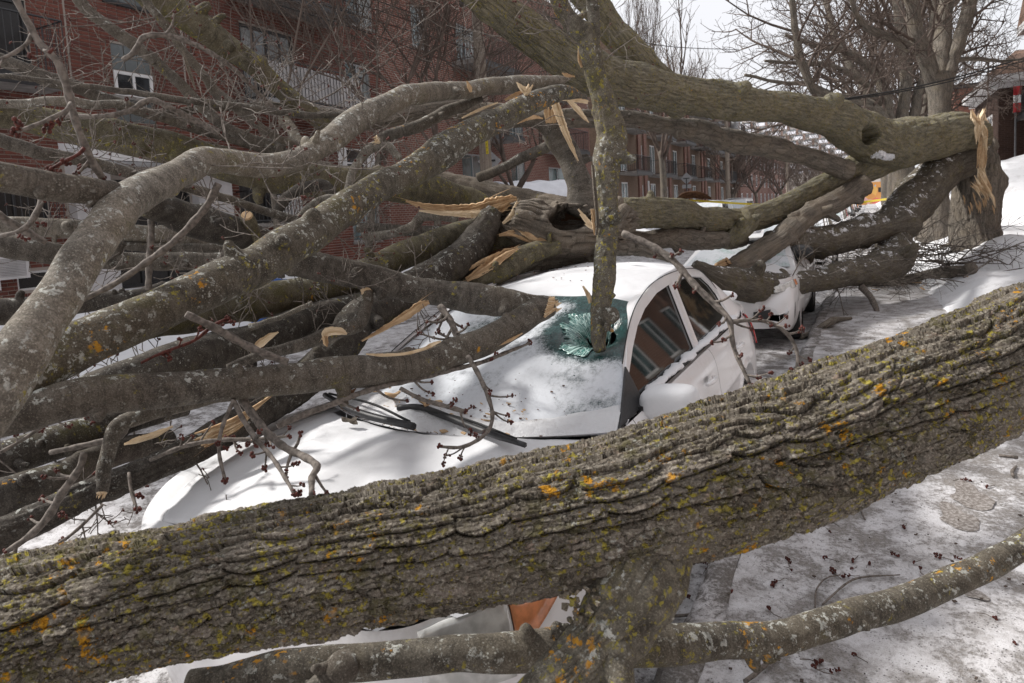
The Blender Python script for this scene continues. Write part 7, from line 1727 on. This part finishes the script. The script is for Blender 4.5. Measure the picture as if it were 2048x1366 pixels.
limb('twentyone', 'fallen_limb', 'barkless greyish-brown dead limb leading into the back of the hollow trunk', 'bark_dead', [(560, 318, 14, 5.9), (620, 330, 16, 6.0), (690, 345, 18, 6.1), (790, 362, 20, 6.2), (890, 367, 22, 6.2), (980, 385, 23, 6.1), (1060, 398, 21, 6.0), (1150, 410, 18, 5.8)], rough=.008, knots=5, lump=.1)
limb('twentyone_b', 'side_limb', None, 'bark_grey', [(955, 356, 9, 6.0), (1000, 336, 10, 6.0), (1044, 315, 10, 6.0), (1112, 287, 10, 5.9)], parent=LIMB['twentyone'][0])
limb('curl1', 'fallen_branch', 'hooked lichen-grey branch curling down against the brick left of the centre', 'bark_pale', [(800, 316, 7, 4.6), (775, 293, 9, 4.6), (740, 297, 10, 4.6), (714, 330, 9, 4.55), (698, 372, 8, 4.5), (690, 402, 7, 4.5)], cat='fallen branch')
limb('curl2', 'fallen_branch', 'small hoop-shaped branch above the pale curved limb, left of centre', 'bark_dark', [(553, 428, 8, 4.5), (572, 396, 10, 4.5), (610, 374, 11, 4.5), (648, 372, 11, 4.5), (668, 392, 9, 4.5), (676, 420, 8, 4.5)], cat='fallen branch')
limb('curl3', 'fallen_branch', 'knotty little branch forking beside the hoop-shaped one', 'bark_pale', [(590, 446, 7, 4.3), (622, 410, 8, 4.3), (655, 394, 7, 4.3), (688, 398, 6, 4.3), (705, 380, 5, 4.4)], cat='fallen branch')
limb('bent', 'fallen_branch', 'crooked lichen-grey branch stepping up behind the yellow-mossed limb', 'bark_pale', [(725, 472, 10, 5.4), (775, 470, 9, 5.4), (820, 455, 9, 5.4), (845, 432, 10, 5.4), (878, 429, 9, 5.4), (915, 440, 8, 5.4)], cat='fallen branch', lump=.12)
limb('bar', 'fallen_branch', 'straight grey branch lying level behind the crooked lichen-grey one', 'bark_grey', [(715, 455, 11, 6.1), (790, 460, 11, 6.1), (860, 463, 11, 6.1), (930, 460, 10, 6.2)], cat='fallen branch')
limb('snap', 'fallen_branch', 'bent branch with a torn tan patch above the far windscreen pillar', 'bark_grey', [(737, 580, 11, 3.3), (727, 620, 12, 3.22), (714, 652, 13, 3.15), (660, 668, 13, 3.08), (600, 690, 12, 2.98), (540, 706, 11, 2.9), (490, 722, 9, 2.82), (455, 735, 7, 2.78)], cat='fallen branch')
SN = LIMB['snap'][0]
shard('torn_wood', [(646, 680, 4, 3.0), (655, 664, 9, 3.0), (680, 662, 8, 3.02), (694, 668, 2, 3.04)], 'wood_pale', SN, seed=81); shard('torn_wood', [(650, 672, 5, 2.99), (652, 686, 5, 2.98), (655, 693, 1, 2.98)], 'wood', SN, seed=82); shard('torn_wood', [(722, 584, 6, 3.27), (735, 580, 7, 3.27), (744, 584, 3, 3.28)], 'wood_pale', SN, seed=83)
limb('lstick', 'fallen_branch', 'short stick crusted with white lichen resting on the dark limb left of the car', 'bark_pale', [(500, 655, 10, 3.35), (530, 646, 6, 3.35), (580, 626, 5, 3.4), (625, 606, 5, 3.45)], cat='fallen branch', lump=.15)

# ---- loose splinters
shard('wood_splinter', [(248, 888, 2, 2.7), (275, 879, 7, 2.7), (310, 868, 7, 2.72), (345, 852, 2, 2.75)], 'wood_pale', None, 'flat pale splinter lying on the trampled snow left of the bonnet', tilt=.8, seed=91)
shard('wood_splinter', [(500, 703, 3, 2.7), (522, 686, 8, 2.7), (538, 674, 6, 2.7), (556, 664, 1.5, 2.7)], 'wood_pale', None, 'pale pointed splinter caught upright on a branch above the bonnet', seed=92)
shard('wood_splinter', [(724, 682, 1.5, 3.1), (770, 655, 5, 3.15), (815, 628, 9, 3.2), (840, 610, 9, 3.22), (858, 604, 4, 3.25)], 'wood', None, 'long tan bark-backed splinter slanting beside the windscreen', seed=93)
def chip(name, label, x, y, z, w_, h_, mat, seed):
    c = onz(x, y, z); rr = random.Random(seed); n = 14; b = MB()
    P = [c+_v(w_*math.cos(a)*rr.uniform(.6, 1.15), h_*math.sin(a)*rr.uniform(.6, 1.15), .012*math.sin(a*2)) for a in np.linspace(0, 6.28, n, endpoint=False)]
    b.prism(P, (0, 0, .008)); o = b.obj(name, M[mat], None, loc=tuple(c)); tag(o, label, 'bark chip'); return o
chip('bark_chip', 'pale tan bark chip lying on the windscreen foot beside the wipers', 785, 790, 1.03, .040, .05, 'wood', 1)
chip('bark_chip', 'curled orange-brown bark chip between the wiper arms', 850, 806, 1.02, .028, .026, 'wood', 2)
chip('bark_chip', 'thin brown bark flake on the snowy cowl near the bonnet edge', 700, 842, .99, .05, .014, 'bark_dead', 3)
chip('bark_chip', 'dark brown bark lump beside the tan chip under the level limb', 702, 783, 1.03, .03, .03, 'wood_rot', 4)

# ---- twigs with red buds
twig('t1', 'budding_twig', 'long knobbly twig with buds lying over the windscreen below the level limb', [(555, 852, 6.5, 2.3), (610, 828, 6.5, 2.36), (655, 812, 6, 2.42), (705, 792, 6, 2.5), (758, 774, 6, 2.56), (810, 763, 5.5, 2.64), (860, 751, 5.5, 2.7), (910, 738, 5, 2.76), (965, 724, 4.5, 2.84), (1010, 706, 4, 2.9), (1060, 686, 2.5, 2.95)], side=6, slen=.13, seed=4)
twig('t2', 'budding_twig', 'drooping twig that curves down the windscreen to the wiper with bud clusters', [(935, 712, 5, 2.72), (955, 745, 5, 2.68), (975, 790, 4.5, 2.62), (985, 830, 4, 2.58), (976, 862, 4, 2.52), (945, 886, 4, 2.46), (915, 895, 3.5, 2.42), (880, 893, 3, 2.38)], side=7, slen=.10, seed=6)
twig('t3', 'budding_twig', 'spray of budding twigs hanging over the top of the windscreen left of centre', [(880, 612, 7, 3.2), (900, 640, 7, 3.15), (912, 672, 6, 3.1), (908, 690, 4, 3.05)], side=9, slen=.20, seed=8, spread=1.1)
twig('t4', 'budding_twig', 'thin twig angled down over the wipers from under the level limb', [(800, 776, 4, 2.55), (840, 797, 4.5, 2.55), (890, 812, 5, 2.54), (930, 823, 4.5, 2.53)], side=4, slen=.10, seed=9)
twig('t5', 'budding_twig', 'crooked thick twig bending down over the snowy bonnet', [(482, 795, 9, 2.3), (505, 828, 8, 2.26), (535, 866, 8, 2.2), (570, 895, 8, 2.12), (606, 912, 8, 2.06), (634, 932, 7.5, 2.0), (624, 955, 7, 1.96), (624, 990, 6, 1.9)], side=3, slen=.10, seed=10)
twig('t6', 'budding_twig', 'straight dark twig with buds pointing down at the bonnet, left of the crooked one', [(466, 800, 5, 2.25), (490, 845, 5, 2.18), (518, 884, 5, 2.1), (548, 920, 4.5, 2.02), (570, 955, 4, 1.96), (588, 986, 3.5, 1.9)], side=5, slen=.10, seed=12)
twig('t7', 'budding_twig', 'vertical twig with a single bud hanging before the snowy bonnet', [(468, 800, 4, 2.15), (446, 850, 4, 2.12), (438, 900, 4, 2.06), (450, 960, 3.5, 2.0)], side=1, slen=.05, seed=13)
twig('t8', 'budding_twig', 'dark twig with a bud tip hanging by the snapped branch end at left', [(258, 945, 3, 2.05), (262, 980, 3.5, 2.02), (275, 1020, 3, 1.98)], side=1, slen=.05, seed=14)
twig('t9', 'budding_twig', 'long bare twig crossing the side windows of the crushed car', [(1245, 466, 6.5, 2.75), (1300, 490, 7, 2.7), (1345, 520, 7, 2.65), (1385, 565, 7, 2.6), (1425, 605, 6.5, 2.55), (1458, 640, 6, 2.5), (1466, 690, 5, 2.46), (1482, 730, 4.5, 2.42), (1500, 768, 3.5, 2.38)], side=9, slen=.11, seed=15)
twig('t10', 'budding_twig', 'side twig with buds arching over the gap between the two white cars', [(1460, 644, 4.5, 2.5), (1510, 640, 4.5, 2.5), (1550, 650, 4, 2.5), (1580, 675, 4, 2.5), (1595, 710, 3.5, 2.48), (1592, 745, 2.5, 2.46)], side=7, slen=.075, seed=16)
twig('t11', 'bare_twig', 'smooth straight twig slanting down over the dark limbs at left', [(372, 628, 7, 2.15), (430, 656, 8, 2.2), (480, 684, 8, 2.26), (530, 708, 8, 2.3), (575, 724, 7, 2.34)], side=0, buds=False, seed=17)
twig('t12', 'budding_twig', 'reddish twig with dark buds in front of the shadowed limbs at left', [(282, 726, 2.5, 2.1), (310, 712, 3, 2.12), (345, 698, 3.2, 2.14), (390, 680, 3.5, 2.18), (425, 652, 4, 2.22), (455, 637, 3, 2.25)], side=5, slen=.05, seed=18, mat='bud')
twig('t13', 'bare_twig', 'smooth grey shoot rising across the doorway to the pale limb at left', [(165, 600, 5, 2.2), (232, 566, 6, 2.24), (300, 520, 7, 2.3), (352, 480, 7, 2.34), (392, 438, 7.5, 2.38), (415, 410, 7, 2.4), (437, 368, 8, 2.42)], side=1, slen=.06, buds=False, seed=19)
twig('t14', 'bare_twig', 'pale upright shoot in front of the dark doorway', [(297, 580, 6, 2.9), (299, 520, 6, 2.9), (303, 470, 6, 2.9), (302, 436, 6, 2.9)], side=0, buds=False, seed=20)
twig('t15', 'budding_twig', 'dark jointed twig hanging down the left edge from the top corner to the pale limb', [(26, -15, 6, 1.72), (45, 25, 6, 1.74), (62, 55, 6.5, 1.76), (78, 85, 7, 1.77), (112, 120, 7, 1.78), (130, 160, 8, 1.8), (142, 208, 7.5, 1.82), (158, 262, 7, 1.84), (182, 318, 7.5, 1.88), (206, 358, 7.5, 1.92)], side=3, slen=.09, seed=22)
twig('t16', 'budding_twig', 'hooked twig curling at the top left edge of the picture', [(66, 65, 5, 1.77), (56, 85, 4.5, 1.76), (30, 105, 4, 1.74), (-20, 128, 4, 1.72)], side=2, slen=.06, seed=23)
twig('t17', 'budding_twig', 'twig ending in a big red bud cluster near the left edge', [(142, 206, 4.5, 1.8), (134, 220, 4.5, 1.78), (100, 238, 4.5, 1.74), (66, 252, 4, 1.7), (34, 264, 4, 1.66)], side=4, slen=.035, seed=24, budr=.008)
twig('t18', 'budding_twig', 'reddish side shoot below the big bud cluster at left', [(168, 296, 4, 1.85), (158, 308, 4, 1.84), (125, 325, 4, 1.82), (98, 340, 3, 1.8)], side=1, slen=.03, seed=25, mat='bud')
twig('t19', 'bare_twig', 'arched twig hooking over the white window and the slanting branches', [(246, 120, 5, 3.3), (268, 105, 6, 3.3), (284, 78, 6, 3.3), (300, 71, 6, 3.3), (338, 72, 6, 3.35), (380, 85, 5.5, 3.4), (420, 105, 5, 3.45), (470, 140, 5, 3.55), (520, 190, 4.5, 3.7), (565, 232, 4, 3.8)], side=3, slen=.12, seed=26)
twig('t20', 'bare_twig', 'bent twig with a white lichen stem below the white window', [(128, 232, 5, 3.2), (200, 233, 5, 3.2), (258, 222, 5.5, 3.25), (300, 200, 6, 3.3), (340, 216, 6.5, 3.35), (390, 242, 7, 3.45), (440, 266, 7, 3.5)], side=2, slen=.1, seed=27)
twig('t21', 'bare_twig', 'long dark twig at lower left crossing the low limbs', [(168, 905, 6, 2.2), (160, 935, 7, 2.2), (125, 985, 8, 2.2), (95, 1035, 8, 2.2), (55, 1075, 7, 2.18), (10, 1105, 5, 2.15)], side=4, slen=.12, seed=28)
twig('t22', 'budding_twig', 'tangle of thin budding shoots at the lower left above the big trunk', [(205, 1010, 3, 2.0), (165, 1050, 3.5, 1.98), (120, 1085, 3.5, 1.95), (60, 1110, 3, 1.9), (0, 1130, 3, 1.88)], side=9, slen=.12, seed=29)
twig('t23', 'budding_twig', 'fine twig with buds near the left edge over the dark low limbs', [(0, 905, 3.5, 2.1), (45, 880, 3.5, 2.15), (90, 850, 4, 2.2), (130, 835, 4, 2.25), (170, 822, 3.5, 2.3)], side=6, slen=.09, seed=30)
twig('t24', 'budding_twig', 'budding twig lying on the far edge of the bonnet under the splinters', [(300, 920, 4, 2.6), (370, 892, 4.5, 2.62), (440, 880, 4.5, 2.64), (520, 878, 4, 2.62), (580, 872, 3, 2.6)], side=7, slen=.08, seed=31)
twig('t25', 'budding_twig', 'pale twig at the left edge rising toward the brick window ledge', [(0, 472, 4, 2.4), (40, 462, 5, 2.4), (65, 440, 6, 2.42), (82, 405, 6, 2.45), (84, 380, 6, 2.48)], side=4, slen=.05, seed=32)
twig('t26', 'bare_twig', 'grey twig at the left edge dropping onto the brown-grey limb', [(-10, 425, 8, 2.6), (20, 445, 8, 2.65), (55, 465, 8, 2.7), (92, 485, 6, 2.75)], side=0, buds=False, seed=33)
twig('t27', 'bare_twig', 'two-pronged twig curving across the torn bonnet edge at left', [(100, 905, 5, 2.3), (180, 888, 6, 2.32), (240, 872, 6.5, 2.34), (260, 840, 6, 2.36)], side=2, slen=.1, seed=34, buds=False)
spray('thirteen', 9, .9, 101, .15, .95, .006, (5, 3)); spray('fifteen', 6, .6, 102, .1, .9, .005, (4, 3)); spray('fourteen', 6, .6, 103, .1, .95, .005, (4, 3))
spray('twelve', 6, .55, 104, .0, .9, .004, (4, 2)); spray('ten', 8, .7, 105, .05, .7, .005, (4, 3)); spray('mid', 9, .8, 106, .55, .98, .005, (5, 3)); spray('up', 5, .8, 107, .82, .98, .006, (5, 3))
spray('curl1', 3, .5, 108); spray('twentyone', 7, .7, 109, .1, .6, .005, (4, 3)); spray('spear', 4, .5, 110, .75, .98, .004, (4, 3))
spray('nine1', 4, .4, 112, .1, .6, .004, (3, 2)); spray('sixth', 5, .4, 113, .2, .8, .004, (4, 2)); spray('lich1', 5, .4, 114, .1, .9, .004, (4, 2)); spray('lich2', 5, .45, 115, .1, .9, .004, (4, 2))
spray('down', 8, 1.2, 116, .45, .85, .008, (5, 3), buds=None, up=-.1); spray('snowlog', 4, .8, 117, .1, .9, .007, (4, 3), buds=None)

for k, (key, n_, L, t0, t1) in enumerate((('second', 7, .35, .2, .8), ('pale', 6, .35, .25, .8), ('nine2', 5, .4, .1, .8), ('fifth', 6, .4, .2, .8), ('fourth', 4, .3, .1, .6), ('twelve_b', 8, .4, .1, .9), ('eleven', 6, .35, .1, .9), ('nine4', 5, .4, .1, .9), ('nine5', 4, .35, .1, .9), ('twelve_c', 4, .4, .1, .9), ('twist', 7, .3, .35, .9))):
    spray(key, n_, L, 500+k, t0, t1, .0035, (4, 3), buds=(1, .0055, .25))
# ================================================================== SMALL THINGS ON THE GROUND
def gz(x, y): return .128 if x < PVR else float(bank(np.array(x), np.array(y)))
def ground_stick(name, label, pts, mat='bark_grey', rough=.003, lift=0., cat='fallen branch', group=None, buds=0, seed=1):
    P, R = [], []
    for px, py, rpx in pts:
        z = .13
        for _ in range(3): q = onz(px, py, z); z = gz(q[0], q[1]) if q[0] > -.56 else .01
        d = (q-EYEP)@FWD; r = rpx*d/F; P.append(q+_v(0, 0, r*.8+lift)); R.append(r)
    P, R = np.array(P), np.array(R)
    V, Q, T, uv, fr = tube_arrays(P, R, 14, .12, rough, seed, knots=1, step=.03)
    o = link(name, mesh_np(name, V-P[0], Q, T, uv, mats=[M[mat]]), None, loc=tuple(P[0])); tag(o, label, cat, group)
    if buds:
        rr = random.Random(seed); bb = MB()
        for k in range(buds): buds_at(bb, P[min(int(rr.random()*len(P)), len(P)-1)]+_v(rr.gauss(0, .01), rr.gauss(0, .01), .004), .007, rr, 5)
        bb.obj('buds', M['bud'], o, smooth=True)
    LIMB[label] = (o, fr); return o
ground_stick('fallen_log', 'long thin log with a cut pale end lying on the snow before the stump', [(1722, 574, 9), (1790, 570, 10), (1860, 562, 11), (1945, 549, 12)], 'bark_stump', .006, .02, seed=3)
lg = [k for k in LIMB][-1]; broken(lg, 0, 5, .6, name='cut_end')
ground_stick('stick', 'crooked brown stick lying across the kerb beside the second white car', [(1602, 679, 5), (1625, 672, 6), (1655, 655, 7), (1672, 646, 6), (1702, 640, 3)], 'bark_stump', .002, .01, 'stick', seed=4)
ground_stick('bare_branch', 'long grey branch lying on the bank in front of the stump at right', [(1880, 505, 4), (1940, 490, 5), (1985, 478, 7), (2060, 470, 7)], 'bark_grey', .002, .10, seed=5)
ground_stick('twig_on_pavement', 'long thin forked twig lying on the pavement above the lichened branch', [(1645, 1212, 2), (1690, 1172, 2), (1722, 1158, 2), (1800, 1152, 1.2)], 'twig', 0, .004, 'twig', seed=6)
ground_stick('twig_on_pavement', 'straight thin twig under the lichened branch at the bottom edge', [(1490, 1372, 5), (1530, 1340, 5), (1562, 1302, 5)], 'twig', 0, .01, 'twig', seed=7)
ground_stick('twig_on_pavement', 'budding twig lying over the kerb beside the big trunk', [(1310, 1238, 3), (1380, 1236, 3), (1420, 1214, 3.5), (1460, 1192, 2.5)], 'twig', 0, .01, 'twig', buds=4, seed=8)
ground_stick('twig_on_pavement', 'curled thin twig on the pavement near the footprints', [(1730, 1042, 1.5), (1722, 1020, 1.8), (1735, 1000, 1.8), (1770, 992, 1.2)], 'twig', 0, .004, 'twig', seed=9)
ground_stick('twig_on_pavement', 'short straight twig at the right edge of the pavement', [(1998, 914, 3), (2036, 918, 3)], 'twig', 0, .004, 'twig', seed=10)
ground_stick('twig_on_pavement', 'thin hooked twig just above the lichened branch', [(1630, 1218, 1.5), (1632, 1185, 1.5), (1650, 1160, 1.5), (1680, 1152, 1.2)], 'twig', 0, .004, 'twig', seed=11)
ground_stick('twig_on_pavement', 'small curved dark twig at the right edge beyond the footprints', [(2026, 956, 3), (2024, 946, 3), (2032, 936, 2.5)], 'twig', 0, .004, 'twig', seed=12)
ground_stick('twig_on_pavement', 'thin budding twig emerging from below the big trunk on the pavement', [(1555, 1080, 1.5), (1585, 1060, 2), (1612, 1045, 2), (1620, 1030, 1.5)], 'twig', 0, .004, 'twig', seed=13)
# bud clusters dropped on the pavement: one of each kind, copied
rr = random.Random(31); src = []
for v in range(4):
    bb = MB()
    for k in range(1+v % 3): buds_at(bb, _v(k*.014, .004*k, .006), .0062, rr, 6)
    o = bb.obj('fallen_bud', M['bud'], smooth=True, loc=(0, 0, 0)); tag(o, 'small dark red bud cluster dropped on the icy pavement', 'bud', 'fallen bud clusters on the pavement')
    b = MB(); b.tube([(0, 0, .005), (-.02, .012*(v-1), .006), (-.045, .02*(v-1.5), .004)], .0016, 5); b.obj('stalk', M['twig'], o); src.append(o)
spots = [(1665, 1046), (1638, 1040), (1580, 1125), (1583, 1142), (1650, 1118), (1668, 1146), (1697, 1152), (1704, 1140), (1706, 1124), (1808, 959), (1924, 962), (1940, 964), (1974, 976), (1808, 1055), (1784, 1108), (1840, 1140), (1828, 1127), (1880, 1115), (1960, 1157), (1814, 1231), (2030, 1290), (1632, 1326), (1663, 1344), (1537, 1221), (1412, 1140), (1456, 1138), (1416, 1130), (1415, 1149), (1377, 1196), (1407, 1211), (1437, 1218), (1325, 1236), (1660, 1066), (1738, 1130), (1910, 1115), (1627, 1338), (1708, 1312), (1343, 1362), (1550, 1165), (1990, 1240)]
for k, (px, py) in enumerate(spots):
    z = .135
    q = onz(px, py, z); z = gz(q[0], q[1]) if q[0] > -.56 else .02; q = onz(px, py, z)
    o = src[k] if k < 4 else copy_tree(src[k % 4]); o.location = tuple(q); o.rotation_euler = (0, 0, rr.uniform(0, 6.28)); s_ = rr.uniform(.8, 1.3); o.scale = (s_, s_, s_)
# worn-through shoe prints
s = NT('wet grit in a shoe print'); ob = s.tc.outputs['Object']; g = s.noise(ob, 160, 3, .7); k = s.step(s.noise(ob, 60, 5, .75), .42, .62)
M['print'] = s.fin(s.mix(k, (.14, .12, .105), s.mix(g, (.27, .245, .225), (.42, .40, .385))), .5, s.bump(g, .5, .006), spec=.4)
for (pa, pb, lb) in (((1922, 958), (1960, 1016), 'dark melted shoe print on the pavement, upper of the pair at right'), ((1886, 998), (1940, 1056), 'dark melted shoe print on the pavement, lower of the pair at right'), ((1900, 1158), (1978, 1196), 'faint melted shoe print half hidden by the lichened branch')):
    qa, qb = onz(*pa, .142), onz(*pb, .142); q = (qa+qb)/2; rz = math.atan2(qb[1]-qa[1], qb[0]-qa[0])-math.pi/2; hl_ = float(np.linalg.norm(qb-qa))/2/.135; b = MB(); n = 40
    out = []
    for a in np.linspace(0, 2*math.pi, n, endpoint=False):
        y = .135*math.sin(a); wd = .043+.008*math.sin(y*18)+(.006 if y > 0 else -.004); x = wd*math.cos(a)*(1+.08*math.sin(a*7)); out.append((x*1.25*hl_, y*hl_))
    rows = [[(x*r, y*r, 0) for x, y in out+[out[0]]] for r in (.02, .35, .7, 1.0)]
    G = np.array(rows, float); c_, s_ = math.cos(rz), math.sin(rz)
    X_, Y_ = G[..., 0]*c_-G[..., 1]*s_+q[0], G[..., 0]*s_+G[..., 1]*c_+q[1]
    Z_ = .125+.010*fbm(X_*2.2, Y_*1.6, X_*0, 4, 9)+.004*vnoise(X_*18, Y_*18, X_*0, 2)+.004
    b.grid(np.stack([X_, Y_, Z_], -1)); o = b.obj('shoe_print', M['print'], loc=tuple(q), smooth=True); tag(o, lb, 'footprint')
# brush of broken branches by the stump
rr = random.Random(55); lines = []
for k in range(120):
    px, py = rr.uniform(1630, 1960), rr.uniform(478, 562); q = onz(px, py, .2); q[1] = min(q[1], 17); q = at(px, py, min(max((q-EYEP)@FWD*.86, 10.5), 14.5)); q[2] = max(q[2], gz(q[0], q[1])+.02)
    a = rr.uniform(0, 6.28); d = _v(math.cos(a), math.sin(a)*.5, rr.gauss(.0, .22)); grow(rr, q, d, rr.uniform(.5, 1.6), rr.uniform(.006, .018), 0, lines, .3, .02, (3, 2), .8, .004)
tag(tubes_obj(lines, 'brush_pile', 'twig', buds=None), 'tangle of broken twigs and brush strewn before the stump', 'brush', kind='stuff')
b = MB()
for k in range(260):
    px, py = rr.uniform(1740, 1960), rr.gauss(545, 12); q = onz(px, py, .16); q = q if q[1] < 16.5 else at(px, py, 14); q[2] = gz(q[0], q[1])+.03; L = rr.uniform(.03, .13); a = rr.uniform(0, 6.28); d = _v(math.cos(a), math.sin(a), rr.gauss(0, .3))*L; e = _v(-math.sin(a), math.cos(a), .3)*L*.25
    b.prism([q-e, q+e, q+e*.5+d, q-e*.5+d], (0, 0, .008))
tag(b.obj('wood_chips', M['wood'], None), 'scatter of orange wood chips on the snow before the stump', 'wood chips', kind='stuff')
b = MB()
for k in range(240):
    x, y = rr.uniform(-.5, 1.2), rr.uniform(2.2, 11); z = gz(x, y)+.002; L = rr.uniform(.004, .016); a = rr.uniform(0, 6.28); d = _v(math.cos(a), math.sin(a), 0)*L; e = _v(-math.sin(a), math.cos(a), 0)*L*rr.uniform(.2, .6)
    q = _v(x, y, z+.002); b.prism([q-e, q+e, q+e+d, q-e+d], (0, 0, .004))
tag(b.obj('bark_litter', plain('dark bark litter', (.07, .05, .04), .9), None), 'fine dark bark litter sprinkled over the pavement', 'litter', kind='stuff')
# loops of pink string on the front corner of the car
M['pink'] = plain('pink string', (.55, .16, .30), .6)
for k, pts in enumerate((((1178, 1350), (1180, 1346), (1188, 1345)), ((1190, 1352), (1197, 1342), (1202, 1350), (1200, 1362)), ((1185, 1366), (1200, 1366), (1214, 1361)), ((1215, 1347), (1219, 1357), (1222, 1370)))):
    P = np.array([at(x, y, 1.9) for x, y in pts])
    if k == 0: PS = empty('pink_string', tuple(P[0])); tag(PS, 'loops of pink string at the bottom edge below the trunk stub', 'string')
    b = MB(); b.tube(P, .0028, 6, step=.01); b.obj('loop', M['pink'], PS, smooth=True)
